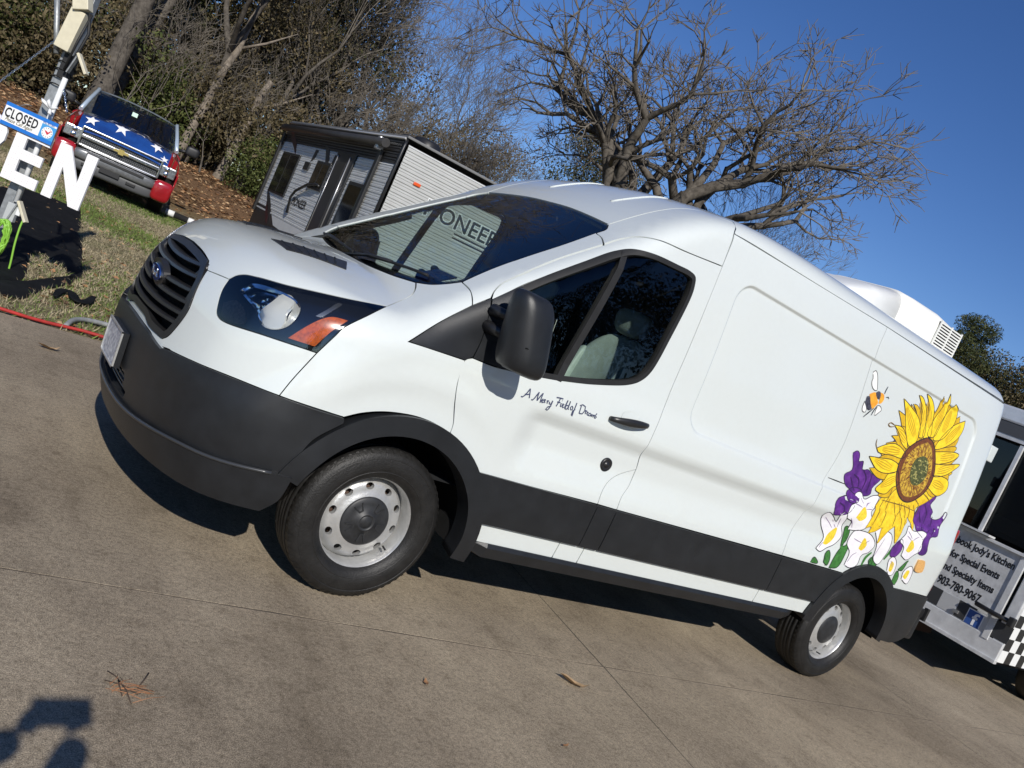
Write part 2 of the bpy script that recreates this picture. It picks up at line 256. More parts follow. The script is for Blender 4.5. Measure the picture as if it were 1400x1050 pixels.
# mural, bee and lettering on the near side, (x, z) in metres
MU = {
'leaf': [[[3.262,.789],[3.265,.848],[3.302,.937],[3.362,.968],[3.369,.916],[3.349,.811]],[[3.177,.815],[3.166,.876],[3.201,.896],[3.234,.842],[3.23,.8]],[[3.29,.947],[3.262,1.028],[3.247,1.08],[3.298,1.072],[3.318,.988]],[[3.654,.889],[3.673,.984],[3.713,1.032],[3.758,.984],[3.746,.898]],[[3.636,1.066],[3.638,1.101],[3.679,1.075],[3.74,.98],[3.721,.958]],[[4.031,.831],[4.033,.912],[4.089,.881],[4.09,.813]],[[4.038,.924],[4.1,1.005],[4.094,.925]],[[3.048,.787],[3.059,.828],[3.127,.797]],[[3.639,.916],[3.657,.949],[3.691,.909],[3.671,.887]]],
'iris': [[[3.019,1.52],[3.057,1.546],[3.101,1.526],[3.114,1.489],[3.163,1.501],[3.187,1.451],[3.248,1.466],[3.32,1.451],[3.354,1.485],[3.442,1.478],[3.423,1.435],[3.371,1.364],[3.381,1.331],[3.337,1.305],[3.198,1.289],[3.132,1.305],[3.071,1.322],[3.026,1.378],[3.082,1.424]],[[3.013,1.18],[3.016,1.22],[3.068,1.251],[3.159,1.261],[3.223,1.239],[3.19,1.169],[3.086,1.127],[3.049,1.122]],[[3.113,1.289],[3.164,1.324],[3.266,1.323],[3.262,1.262],[3.165,1.23],[3.112,1.255]],[[4.09,1.549],[4.143,1.549],[4.164,1.482],[4.133,1.421],[4.201,1.382],[4.196,1.345],[4.272,1.34],[4.341,1.377],[4.351,1.42],[4.374,1.409],[4.35,1.339],[4.337,1.302],[4.344,1.24],[4.256,1.209],[4.266,1.139],[4.284,1.106],[4.25,1.077],[4.173,1.085],[4.168,1.174],[4.025,1.231],[3.977,1.299],[4.01,1.393],[4.065,1.495]],[[3.832,1.053],[3.876,1.115],[3.912,1.131],[3.957,1.06],[3.917,.997],[3.848,1.001]],[[3.387,1.686],[3.412,1.717],[3.458,1.718],[3.468,1.696]]],
'white': [[[3.049,.882],[3.094,.955],[3.003,1.035],[2.964,1.097],[2.991,1.126],[3.074,1.107],[3.137,1.083],[3.114,1.139],[3.163,1.166],[3.199,1.122],[3.213,1.067],[3.256,1.01],[3.23,.949],[3.153,.901],[3.102,.87]],[[3.281,1.064],[3.265,1.12],[3.186,1.138],[3.186,1.219],[3.23,1.244],[3.211,1.292],[3.271,1.317],[3.326,1.282],[3.415,1.325],[3.491,1.335],[3.475,1.275],[3.426,1.223],[3.476,1.169],[3.423,1.102],[3.343,1.072]],[[3.405,.839],[3.401,.926],[3.337,.979],[3.347,1.068],[3.433,1.09],[3.54,1.081],[3.623,1.028],[3.594,.968],[3.534,.935],[3.536,.866],[3.473,.831]],[[3.983,1.025],[3.972,1.081],[3.89,1.118],[3.926,1.178],[3.924,1.231],[4.01,1.212],[4.126,1.235],[4.194,1.222],[4.168,1.174],[4.195,1.107],[4.132,1.054],[4.075,1.006]],[[3.905,.895],[3.871,.97],[3.909,.999],[3.985,.955],[4.0,.88],[3.956,.864]],[[4.137,.867],[4.118,.928],[4.179,.977],[4.229,.945],[4.238,.847]],[[3.555,1.118],[3.564,1.154],[3.656,1.148],[3.768,1.128],[3.805,1.047],[3.794,.973],[3.765,.914],[3.686,.934],[3.644,1.032]]],
'yel': [[[3.108,.923],[3.121,.994],[3.175,1.049],[3.192,.977],[3.142,.922]],[[3.28,1.156],[3.336,1.238],[3.391,1.183],[3.339,1.144]],[[3.467,.973],[3.476,1.052],[3.533,1.009],[3.508,.965]],[[4.011,1.067],[4.031,1.15],[4.093,1.105],[4.057,1.062]],[[3.923,.898],[3.911,.963],[3.957,.949],[3.962,.892]],[[4.138,.886],[4.157,.941],[4.191,.938],[4.189,.876]]],
'skirt': [[[3.536,1.37],[3.47,1.261],[3.432,1.116],[3.493,1.139],[3.484,1.089],[3.555,1.118],[3.604,1.154],[3.637,1.04],[3.673,1.108],[3.7,1.152],[3.752,1.193],[3.84,1.081],[3.86,1.156],[3.866,1.216],[3.902,1.284],[3.99,1.207],[3.977,1.299],[3.964,1.365],[4.056,1.421],[4.139,1.491],[4.028,1.53],[3.624,1.459]]],
'petal': [[[3.338,1.978],[3.41,1.901],[3.48,1.806],[3.586,1.719],[3.644,1.751],[3.654,1.837],[3.585,1.91],[3.458,1.951]],[[3.497,2.049],[3.579,1.983],[3.627,1.897],[3.654,1.804],[3.718,1.818],[3.686,1.913],[3.619,2.003],[3.548,2.048]],[[3.583,2.083],[3.663,2.007],[3.687,1.897],[3.707,1.815],[3.797,1.839],[3.762,1.935],[3.722,2.024],[3.655,2.071]],[[3.844,2.165],[3.831,2.081],[3.766,1.953],[3.753,1.844],[3.84,1.851],[3.877,1.967],[3.889,2.073]],[[3.953,2.121],[3.897,2.037],[3.854,1.926],[3.842,1.835],[3.952,1.864],[4.035,1.994],[4.027,2.086]],[[4.166,2.057],[4.04,1.987],[3.942,1.879],[3.901,1.782],[4.044,1.837],[4.155,1.931],[4.179,1.999]],[[3.91,1.762],[4.069,1.803],[4.196,1.828],[4.245,1.822],[4.199,1.775],[4.065,1.715],[3.961,1.694]],[[3.964,1.69],[4.1,1.715],[4.3,1.765],[4.248,1.713],[4.152,1.649],[4.002,1.614]],[[3.998,1.611],[4.128,1.634],[4.231,1.623],[4.255,1.567],[4.168,1.498],[4.04,1.515],[3.966,1.542]],[[3.339,1.797],[3.426,1.808],[3.49,1.784],[3.549,1.734],[3.576,1.696],[3.495,1.711],[3.406,1.769]],[[3.241,1.614],[3.317,1.656],[3.415,1.69],[3.515,1.684],[3.594,1.651],[3.559,1.625],[3.44,1.614],[3.271,1.595]],[[3.197,1.546],[3.322,1.567],[3.461,1.587],[3.559,1.57],[3.557,1.532],[3.442,1.49],[3.336,1.488],[3.254,1.517]],[[3.576,1.54],[3.541,1.523],[3.474,1.49],[3.462,1.445],[3.407,1.37],[3.538,1.367],[3.588,1.425],[3.64,1.459]]],
'disc': [[[3.77,1.83],[3.855,1.816],[3.929,1.758],[4.015,1.624],[4.013,1.536],[3.98,1.471],[3.851,1.38],[3.736,1.379],[3.614,1.456],[3.557,1.544],[3.562,1.663],[3.652,1.762]]],
'ring': [[[3.787,1.798],[3.842,1.787],[3.903,1.734],[3.969,1.621],[3.959,1.496],[3.853,1.419],[3.744,1.41],[3.657,1.467],[3.611,1.541],[3.611,1.65],[3.684,1.742]]],
'core': [[[3.771,1.692],[3.822,1.705],[3.878,1.685],[3.917,1.634],[3.92,1.566],[3.864,1.508],[3.788,1.499],[3.734,1.537],[3.708,1.599],[3.726,1.663]]],
'streak': [[[3.558,1.341],[3.518,1.246],[3.487,1.146]],[[3.617,1.347],[3.602,1.255],[3.585,1.158]],[[3.682,1.345],[3.725,1.268],[3.723,1.187]],[[3.743,1.35],[3.807,1.265],[3.835,1.176]],[[3.804,1.355],[3.861,1.292],[3.862,1.224]],[[3.866,1.361],[3.902,1.325],[3.908,1.285]],[[3.923,1.374],[3.971,1.323],[3.982,1.268]],[[3.969,1.401],[3.993,1.363],[3.992,1.319]],[[3.593,1.418],[3.598,1.368],[3.577,1.313]],[[3.771,1.356],[3.785,1.309],[3.75,1.257]],[[3.977,1.474],[4.057,1.457],[4.115,1.435]],[[3.887,1.418],[3.945,1.405],[3.981,1.387]],[[3.525,1.321],[3.66,1.331],[3.816,1.341],[3.959,1.338]],[[3.339,1.797],[3.291,1.799],[3.271,1.784],[3.294,1.774],[3.345,1.788]],[[3.243,1.612],[3.216,1.637],[3.209,1.667]]],
'wing': [[[2.917,2.023],[2.927,2.039],[2.952,2.038],[2.979,2.014],[3.002,1.977],[3.021,1.935],[3.001,1.927],[2.973,1.938],[2.942,1.954],[2.937,1.971],[2.942,1.98]],[[3.091,1.856],[3.116,1.859],[3.141,1.84],[3.136,1.82],[3.115,1.811],[3.094,1.791],[3.076,1.796],[3.081,1.819]],[[2.937,1.84],[2.933,1.817],[2.936,1.796],[2.952,1.778],[2.975,1.774],[2.987,1.796]]],
'bdark': [[[2.941,1.874],[2.97,1.882],[3.004,1.845],[3.034,1.817],[3.005,1.8],[2.972,1.813],[2.944,1.842]],[[3.019,1.921],[3.037,1.936],[3.063,1.938],[3.079,1.919],[3.079,1.893],[3.06,1.891],[3.033,1.905]]],
'borange': [[[2.961,1.895],[2.99,1.913],[3.021,1.922],[3.05,1.895],[3.08,1.871],[3.068,1.849],[3.039,1.82],[3.004,1.845],[2.972,1.872]],[[3.067,1.936],[3.094,1.938],[3.117,1.93],[3.128,1.904],[3.112,1.877],[3.088,1.87],[3.083,1.898],[3.081,1.919]]],
'bline': [[[2.979,1.749],[3.009,1.784],[3.042,1.816]],[[2.982,1.754],[3.018,1.791],[3.053,1.83]],[[3.052,1.781],[3.062,1.817],[3.083,1.857]],[[3.111,1.94],[3.114,1.966],[3.122,1.993]],[[3.141,1.926],[3.161,1.934],[3.177,1.926]]],
'blade': [[[3.283,.788],[3.292,.869],[3.349,.962]],[[3.218,.797],[3.188,.849],[3.187,.888]],[[3.316,.874],[3.295,.985],[3.277,1.075]],[[3.676,.888],[3.699,.972],[3.717,1.038]],[[3.738,.909],[3.706,1.009],[3.646,1.103]],[[4.056,.811],[4.06,.876],[4.051,.921]],[[4.057,.922],[4.082,.964],[4.109,1.007]],[[3.585,.871],[3.595,.933],[3.633,.976]],[[3.316,.799],[3.335,.887],[3.347,.999]],[[3.808,.957],[3.833,1.017],[3.846,1.074]]],
'vein': [[[3.005,1.088],[3.079,1.06],[3.125,1.037]],[[3.086,1.09],[3.131,1.063],[3.159,1.045]],[[3.144,1.117],[3.166,1.082],[3.174,1.053]],[[3.204,1.238],[3.263,1.235],[3.311,1.23]],[[3.29,1.282],[3.312,1.259],[3.325,1.241]],[[3.412,1.277],[3.359,1.255],[3.345,1.237]],[[3.439,1.241],[3.397,1.236],[3.362,1.228]],[[3.379,1.024],[3.422,1.018],[3.465,1.015]],[[3.54,1.046],[3.521,1.033],[3.513,1.019]],[[3.952,1.166],[3.992,1.156],[4.025,1.145]],[[4.106,1.188],[4.068,1.168],[4.048,1.15]],[[3.945,1.198],[3.993,1.177],[4.024,1.159]],[[3.077,.89],[3.091,.915],[3.108,.934]],[[3.307,1.084],[3.278,1.114],[3.235,1.141]],[[3.673,.949],[3.684,1.023],[3.698,1.096]],[[3.421,.863],[3.44,.918],[3.47,.942]],[[3.898,.966],[3.934,.945],[3.95,.921]]],
'fold': [[[3.122,1.402],[3.196,1.38],[3.219,1.328]],[[3.199,1.454],[3.266,1.405],[3.266,1.323]],[[3.312,1.441],[3.324,1.386],[3.327,1.321]],[[3.096,1.379],[3.143,1.342],[3.189,1.306]],[[3.053,1.205],[3.12,1.188],[3.131,1.151]],[[4.068,1.406],[4.132,1.349],[4.127,1.279]],[[4.22,1.351],[4.23,1.283],[4.183,1.229]],[[4.032,1.345],[4.081,1.287],[4.114,1.232]],[[4.318,1.302],[4.273,1.263],[4.255,1.226]]],
'script': [[[.417,1.118],[.425,1.117],[.436,1.129],[.445,1.151],[.45,1.165]],[[.45,1.165],[.457,1.145],[.464,1.123]],[[.432,1.133],[.448,1.136],[.461,1.143]],[[.478,1.12],[.486,1.121],[.492,1.131],[.498,1.148],[.505,1.165]],[[.505,1.165],[.506,1.141],[.511,1.125]],[[.511,1.125],[.52,1.151],[.529,1.167]],[[.529,1.167],[.528,1.144],[.532,1.121]],[[.537,1.127],[.545,1.139],[.539,1.142],[.535,1.134],[.542,1.125],[.551,1.129]],[[.549,1.145],[.551,1.137],[.558,1.128]],[[.552,1.138],[.557,1.144]],[[.566,1.144],[.572,1.129]],[[.569,1.138],[.576,1.145]],[[.581,1.141],[.584,1.132],[.592,1.131],[.596,1.144],[.597,1.151]],[[.597,1.148],[.597,1.128],[.593,1.11],[.588,1.101],[.578,1.103],[.582,1.115],[.6,1.125]],[[.611,1.171],[.629,1.174],[.652,1.176]],[[.635,1.174],[.632,1.152],[.627,1.132]],[[.624,1.153],[.643,1.155]],[[.649,1.155],[.651,1.139],[.658,1.139]],[[.649,1.167],[.651,1.166]],[[.661,1.142],[.668,1.154],[.66,1.155],[.659,1.145],[.668,1.137],[.675,1.144]],[[.679,1.145],[.682,1.178],[.678,1.155],[.681,1.137],[.686,1.136]],[[.694,1.155],[.683,1.154],[.682,1.139],[.691,1.135],[.698,1.148],[.698,1.178],[.698,1.155],[.7,1.14],[.706,1.14]],[[.718,1.16],[.711,1.152],[.717,1.141],[.726,1.144],[.725,1.154],[.718,1.16]],[[.738,1.182],[.738,1.16],[.738,1.135],[.74,1.115],[.733,1.12],[.731,1.14],[.743,1.151]],[[.771,1.176],[.772,1.156],[.774,1.139]],[[.762,1.175],[.776,1.184],[.796,1.18],[.801,1.161],[.793,1.143],[.776,1.14]],[[.806,1.166],[.811,1.147]],[[.808,1.158],[.815,1.165]],[[.818,1.15],[.826,1.161],[.82,1.162],[.819,1.152],[.828,1.146],[.834,1.151]],[[.841,1.16],[.832,1.156],[.834,1.146],[.843,1.147],[.844,1.159],[.848,1.147]],[[.849,1.158],[.854,1.145],[.853,1.155],[.858,1.158],[.864,1.146],[.864,1.157],[.868,1.159],[.873,1.147]],[[.88,1.17],[.875,1.158],[.885,1.152],[.881,1.146],[.873,1.147]]],
}
# ------------------------------------------------------------------ sheet-metal panels cut out of the field
def catmull(P, step=.012):
    P = np.asarray(P, float)
    if len(P) < 3:
        n = max(2, int(np.linalg.norm(P[-1] - P[0]) / step) + 1)
        return P[0] + (P[-1] - P[0]) * np.linspace(0, 1, n)[:, None]
    Q = np.vstack([2 * P[0] - P[1], P, 2 * P[-1] - P[-2]]); out = []
    for i in range(1, len(Q) - 2):
        a, b, c, d = Q[i - 1], Q[i], Q[i + 1], Q[i + 2]
        t0 = 0; t1 = t0 + max(np.linalg.norm(b - a), 1e-6) ** .5; t2 = t1 + max(np.linalg.norm(c - b), 1e-6) ** .5; t3 = t2 + max(np.linalg.norm(d - c), 1e-6) ** .5
        n = max(1, int(np.linalg.norm(c - b) / step)); t = np.linspace(t1, t2, n + 1)[:-1][:, None]
        A1 = (t1 - t) / (t1 - t0) * a + (t - t0) / (t1 - t0) * b; A2 = (t2 - t) / (t2 - t1) * b + (t - t1) / (t2 - t1) * c; A3 = (t3 - t) / (t3 - t2) * c + (t - t2) / (t3 - t2) * d
        B1 = (t2 - t) / (t2 - t0) * A1 + (t - t0) / (t2 - t0) * A2; B2 = (t3 - t) / (t3 - t1) * A2 + (t - t1) / (t3 - t1) * A3
        out.append((t2 - t) / (t2 - t1) * B1 + (t - t1) / (t2 - t1) * B2)
    out.append(P[-1:]); return np.vstack(out)
def outline(segs, step=.012):
    o = np.vstack([catmull(s, step) for s in segs]); keep = [0]
    for i in range(1, len(o)):
        if np.linalg.norm(o[i] - o[keep[-1]]) > 2e-3: keep.append(i)
    o = o[keep]
    if np.linalg.norm(o[0] - o[-1]) < 2e-3: o = o[:-1]
    return o
class Proj:
    def __init__(s, kind, a=None, pts=None):
        s.k = kind; s.a = a; s.lo, s.hi, s.sc = 0., 1.6, 1.
        if kind == 'z': s.hi = 1.2
        if kind == 'pt':
            d = np.asarray(pts) - np.array(a); d /= np.linalg.norm(d, axis=1)[:, None]
            s.N = d.mean(0); s.N /= np.linalg.norm(s.N); u = np.cross([0, 0, 1.], s.N); s.U = u / np.linalg.norm(u); s.W = np.cross(s.N, s.U); s.sc = .6
        if kind == 'tube': s.sc = .9
        if kind == 'cyl': s.sc = 1.0
    def to2(s, p):
        p = np.asarray(p, float)
        if s.k == 'y': return p[:, [0, 2]]
        if s.k == 'x': return p[:, [1, 2]]
        if s.k == 'z': return p[:, [0, 1]]
        if s.k == 'cyl': return np.stack([np.arctan2(-p[:, 1], -(p[:, 0] - s.a)), p[:, 2]], 1) * [s.sc, 1]
        if s.k == 'tube': return np.stack([p[:, 0], np.arctan2(p[:, 2] - s.a, -p[:, 1]) * s.sc], 1)
        d = p - np.array(s.a); w = d @ s.N; return np.stack([d @ s.U / w, d @ s.W / w], 1) * s.sc
    def rays(s, q):
        n = len(q); O = np.zeros((n, 3)); D = np.zeros((n, 3))
        if s.k == 'y': O[:, 0] = q[:, 0]; O[:, 2] = q[:, 1]; D[:, 1] = -1
        elif s.k == 'x': O[:, 0] = 4.0; O[:, 1] = q[:, 0]; O[:, 2] = q[:, 1]; D[:, 0] = 1
        elif s.k == 'z': O[:, 0] = q[:, 0]; O[:, 1] = q[:, 1]; O[:, 2] = s.a; D[:, 2] = 1
        elif s.k == 'cyl':
            th = q[:, 0] / s.sc; O[:, 0] = s.a; O[:, 2] = q[:, 1]; D[:, 0] = -np.cos(th); D[:, 1] = -np.sin(th)
        elif s.k == 'tube':
            ph = q[:, 1] / s.sc; O[:, 0] = q[:, 0]; O[:, 2] = s.a; D[:, 1] = -np.cos(ph); D[:, 2] = np.sin(ph)
        else:
            O[:] = s.a; D = s.N + (q[:, :1] * s.U + q[:, 1:] * s.W) / s.sc; D /= np.linalg.norm(D, axis=1)[:, None]
        return O, D
    def to3(s, q):
        O, D = s.rays(np.asarray(q, float)); p = root(O, D, s.lo, s.hi); return p, grad(p)
def area2(q): x, y = q[:, 0], q[:, 1]; return .5 * np.sum(x * np.roll(y, -1) - np.roll(x, -1) * y)
def inset(q, g):
    s = 1 if area2(q) > 0 else -1
    e = np.roll(q, -1, 0) - q; n = np.stack([-e[:, 1], e[:, 0]], 1) * s; n /= np.maximum(np.linalg.norm(n, axis=1), 1e-9)[:, None]
    m = n + np.roll(n, 1, 0); l = np.maximum((m * m).sum(1), .6); return q + m * (2 * g / l)[:, None]
def inside(pt, q):
    r = np.zeros(len(pt), bool); a = q; b = np.roll(q, -1, 0); dy = b[:, 1] - a[:, 1]; dy[np.abs(dy) < 1e-12] = 1e-12; sl = (b[:, 0] - a[:, 0]) / dy
    for i in range(0, len(pt), 4000):
        x, y = pt[i:i + 4000, :1], pt[i:i + 4000, 1:]; c = (a[:, 1] > y) != (b[:, 1] > y)
        r[i:i + 4000] = (np.sum(c & (x < sl * (y - a[:, 1]) + a[:, 0]), 1) & 1).astype(bool)
    return r
def bdist(pt, q):
    e = np.roll(q, -1, 0) - q; ee = np.maximum((e * e).sum(1), 1e-12); best = np.empty(len(pt))
    for i in range(0, len(pt), 2000):
        d = pt[i:i + 2000, None, :] - q; t = np.clip((d * e).sum(2) / ee, 0, 1); best[i:i + 2000] = np.sqrt((((d - t[..., None] * e) ** 2).sum(2)).min(1))
    return best
def fill(q, h, holes=(), extra=None):
    lo, hi = q.min(0), q.max(0); ny = int((hi[1] - lo[1]) / (h * .87)) + 1; nx = int((hi[0] - lo[0]) / h) + 1
    g = np.array([(lo[0] + (i + .5 * (j & 1)) * h, lo[1] + j * h * .87) for j in range(ny + 1) for i in range(nx + 1)])
    k = inside(g, q)
    for ho in holes: k &= ~inside(g, ho)
    g = g[k]
    if len(g):
        k = bdist(g, q) > .45 * h
        for ho in holes: k &= bdist(g, ho) > .45 * h
        g = g[k]
    if extra is not None:
        ke = inside(extra, q) & (bdist(extra, q) > .004)
        for ho in holes: ke &= ~inside(extra, ho)
        ex_ = extra[ke]
        if len(g) and len(ex_): g = g[np.array([np.min((ex_[:, 0] - u) ** 2 + (ex_[:, 1] - v) ** 2) > .0001 for u, v in g])]
        g = np.vstack([g, ex_])
    loops = [q] + list(holes); V = np.vstack(loops + ([g] if len(g) else [])); E = []; b = 0; rings = []
    for l in loops:
        n = len(l); E += [(b + i, b + (i + 1) % n) for i in range(n)]; rings.append(list(range(b, b + n))); b += n
    r = delaunay_2d_cdt([Vector(v) for v in V], E, [], 0, 1e-7)
    V2 = np.array([tuple(v) for v in r[0]]); T = np.array([t for t in r[2]])
    c = V2[T].mean(1); k = inside(c, q)
    for ho in holes: k &= ~inside(c, ho)
    T = T[k]
    return V2, T
def panel(name, segs, proj, m, parent, off=0., gap=.0019, flange=.022, h=.03, holes=(), both=False, step=.012, pa=None, extra=None):
    """a sheet cut out of the body surface; 'both' also builds its mirror image on the other side"""
    P3 = outline(segs, step) if not isinstance(segs, np.ndarray) else segs
    pr = proj if isinstance(proj, Proj) else Proj(proj, pa, P3)
    q = inset(pr.to2(P3), gap)
    H2 = [inset(pr.to2(outline(s_, step) if not isinstance(s_, np.ndarray) else s_), -gap) for s_ in holes]
    V2, T = fill(q, h, H2, extra); p, n = pr.to3(V2); p = p + n * off
    fn = np.cross(p[T[:, 1]] - p[T[:, 0]], p[T[:, 2]] - p[T[:, 0]]); fl = (fn * n[T[:, 0]]).sum(1) < 0
    T[fl] = T[fl][:, ::-1]
    ec = {}
    for t in T:
        for a, b in ((t[0], t[1]), (t[1], t[2]), (t[2], t[0])): ec[(a, b)] = 1
    be = [(a, b) for (a, b) in ec if (b, a) not in ec]
    V = list(map(tuple, p)); NN = list(map(tuple, n)); Fc = [tuple(t) for t in T]
    if flange > 0:
        ids = {}
        for a, b in be:
            for i in (a, b):
                if i not in ids: ids[i] = []
        nb = len(V); k0 = {}
        for i in ids:
            k0[i] = len(V); V.append(tuple(p[i])); V.append(tuple(p[i] - n[i] * flange)); NN += [(0, 0, 0), (0, 0, 0)]
        acc = {i: np.zeros(3) for i in ids}
        for a, b in be:
            e = p[b] - p[a]; o_ = np.cross(e, n[a]); l = np.linalg.norm(o_)
            if l > 1e-9: acc[a] += o_ / l; acc[b] += o_ / l
            Fc.append((k0[b], k0[a], k0[a] + 1, k0[b] + 1))
        for i in ids:
            v = acc[i] / max(np.linalg.norm(acc[i]), 1e-9); NN[k0[i]] = tuple(v); NN[k0[i] + 1] = tuple(v)
    obs = []
    for sgn in ((1, -1) if both else (1,)):
        VV = [(a, b * sgn, c) for a, b, c in V]; F2 = Fc if sgn == 1 else [f[::-1] for f in Fc]; N2 = [(a, b * sgn, c) for a, b, c in NN]
        me = mesh(name, VV, F2, True); me.normals_split_custom_set_from_vertices(N2)
        obs.append(link(name, me, m, parent if not isinstance(parent, (list, tuple)) else parent[0 if sgn == 1 else 1]))
    return obs if both else obs[0]
def mir(segs): return [[(x, -y, z) for x, y, z in s[::-1]] for s in segs[::-1]]
def ring_pts(pts2, y): return [(x, y, z) for x, z in pts2]
# ================================================================== THE VAN
M = {}
def paint():
    m, nt, b = nodes('white_paint'); N = nt.nodes; L = nt.links
    tc = N.new('ShaderNodeTexCoord')
    n1 = N.new('ShaderNodeTexNoise'); n1.inputs['Scale'].default_value = 2.2; n1.inputs['Detail'].default_value = 6
    n2 = N.new('ShaderNodeTexNoise'); n2.inputs['Scale'].default_value = 38; n2.inputs['Detail'].default_value = 4
    L.new(tc.outputs['Object'], n1.inputs['Vector']); L.new(tc.outputs['Object'], n2.inputs['Vector'])
    mul = N.new('ShaderNodeMath'); mul.operation = 'MULTIPLY'; L.new(n1.outputs[0], mul.inputs[0]); L.new(n2.outputs[0], mul.inputs[1])
    r = N.new('ShaderNodeValToRGB'); r.color_ramp.elements[0].position = .12; r.color_ramp.elements[1].position = .30
    r.color_ramp.elements[0].color = (.618, .655, .640, 1); r.color_ramp.elements[1].color = (.630, .668, .653, 1)
    L.new(mul.outputs[0], r.inputs[0]); L.new(r.outputs[0], b.inputs['Base Color'])
    b.inputs['Roughness'].default_value = .34; b.inputs['Coat Weight'].default_value = 1.0; b.inputs['Coat Roughness'].default_value = .025
    return m
M['paint'] = paint()
def trim():
    m = mat('dark_plastic', (.0125, .0138, .0160), .40, spec=.5, var=.22, vscale=9, bump=.12, bscale=900)
    return m
M['trim'] = trim()
M['trim2'] = mat('grille_plastic', (.016, .016, .017), .38, spec=.5, var=.15)
M['black'] = mat('black_void', (.006, .006, .006), .9, spec=.1)
M['rubber'] = mat('black_rubber', (.012, .012, .012), .6, var=.2)
M['gloss'] = mat('gloss_black', (.010, .011, .013), .10, spec=.7)
M['glass'] = glass('window_glass', (.74, .82, .79))
M['wglass'] = glass('windscreen_glass', (.62, .72, .70), 1.52)
M['lens'] = glass('lamp_lens', (.93, .95, .95), 1.75)
M['chrome'] = mat('chrome', (.86, .87, .88), .10, 1)
M['amber'] = mat('amber_lens', (.42, .085, .010), .22, coat=.8, var=.35, vscale=60)
M['steel'] = mat('wheel_steel', (.52, .52, .51), .38, .55, var=.12, vscale=14, bump=.1, bscale=120)
M['seat'] = mat('seat_vinyl', (.33, .38, .35), .5, var=.1)
M['dash'] = mat('dash_plastic', (.020, .021, .023), .65, var=.15)
M['blueem'] = mat('blue_enamel', (.01, .03, .16), .15, coat=1)

van = empty('cargo_van', (0, 0, 0), 0, 'white cargo van with dark cladding and a sunflower mural on its rear side', 'van')
def seg(*names): return [s for n in names for s in TR[n]]
# ---- side panels (near side and its mirror image)
panel('front_fender', TR['fender'], 'pt', M['paint'], van, pa=(-.15, -.25, .85), both=True, h=.028)
doors = panel('cab_door', TR['door'], 'y', M['paint'], van, both=True, h=.026, flange=.05)
panel('fender_trim', TR['tri'], 'y', M['trim'], van, both=True, off=.004)
panel('mirror_sail', TR['sail'], 'y', M['trim'], doors, both=True, off=.004)
panel('windscreen_pillar', TR['apillar'], 'pt', M['paint'], van, pa=(.55, -.15, 1.35), both=True, h=.02)
panel('cab_upper_side', TR['cabside'], 'pt', M['paint'], van, pa=(1.1, .3, 1.75), both=True, h=.025)
panel('fuel_flap', TR['flap'], 'y', M['paint'], van)
wd = TR['win']
panel('door_glass', wd, 'y', M['glass'], doors, both=True, off=-.016, gap=.006, flange=0, h=.06)
# rubber seal round the window: a ring cut from the same surface
wo_ = outline(wd); pr_ = Proj('y'); w2 = pr_.to2(wo_); wi = inset(w2, .022); 
def lift(q, pr=pr_): return pr.to3(q)[0]
panel('window_seal', wo_, 'y', M['rubber'], doors, both=True, off=.003, gap=-.001, flange=.03, h=.03, holes=[lift(wi)])
# division bar of the door window
db = np.array(TR['divbar'][0]); a, b = db[0], db[1]
for sgn, d_ in zip((1, -1), doors):
    t_ = np.linspace(0, 1, 9); P_ = [Vector((float(x), 0, float(z))) for x, z in zip(a[0] + (b[0] - a[0]) * t_, a[2] + (b[2] - a[2]) * t_)]
    p_, n_ = pr_.to3(np.array([(v.x, v.z) for v in P_])); mb = MB()
    for i in range(8):
        q0, q1 = p_[i] + n_[i] * .001, p_[i + 1] + n_[i + 1] * .001
        w_ = np.array([.019, 0, .0]); V = []
        for q, nn in ((q0, n_[i]), (q1, n_[i + 1])):
            V += [q - w_, q + w_, q + w_ - nn * .03, q - w_ - nn * .03]
        mb.add([(v[0], v[1] * sgn, v[2]) for v in V], [(0, 1, 5, 4), (1, 2, 6, 5), (2, 3, 7, 6), (3, 0, 4, 7)])
    mb.build('window_bar', M['rubber'], d_)
# ---- cargo side: two pressings with a seam
def rb_pts(d):          # rows of points along the pressed field's border, so that the step is crisp
    x0, x1, z0, z1, r = 1.50, 4.36, 1.25, 2.095, .13; P_ = []
    cs = [(x1 - r, z1 - r, 0), (x0 + r, z1 - r, 90), (x0 + r, z0 + r, 180), (x1 - r, z0 + r, 270)]
    for cx, cz, a0 in cs:
        for k in range(13): a = R(a0 + 7.5 * k); P_.append((cx + (r - d) * math.cos(a), cz + (r - d) * math.sin(a)))
    P_ = np.array(P_ + P_[:1]); out = []
    for a, b in zip(P_[:-1], P_[1:]): n = max(1, int(np.linalg.norm(b - a) / .018)); out += list(a + (b - a) * np.linspace(0, 1, n, endpoint=False)[:, None])
    out = np.array(out); out[:, 1] += .003 * out[:, 0] * (out[:, 1] > 1.7); return out
EX = np.vstack([rb_pts(d) for d in (-.006, .0, .006, .011, .016, .022, .028)])
panel('cargo_side', TR['cargo1'], 'y', M['paint'], van, both=True, h=.03, extra=EX)
s2 = TR['cargo1'][2]
rearz = [(4.69, -.84, 2.318), (4.70, -.85, 2.2), (4.715, -.87, 1.9), (4.72, -.90, 1.5), (4.71, -.92, 1.1), (4.69, -.92, .80)]
RA = [(3.75 + .515 * math.cos(R(t)), -1.02, .385 + .515 * math.sin(R(t))) for t in range(52, 132, 4)]
cs2 = [s2[::-1], [s2[0], (RA[-1][0], -1.02, .785)], RA[::-1], [(RA[0][0], -1.02, .79), (4.5, -.97, .80), rearz[-1]], rearz[::-1], [rearz[0], s2[-1]]]
panel('cargo_rear_side', cs2, 'y', M['paint'], van, both=True, h=.03, extra=EX)
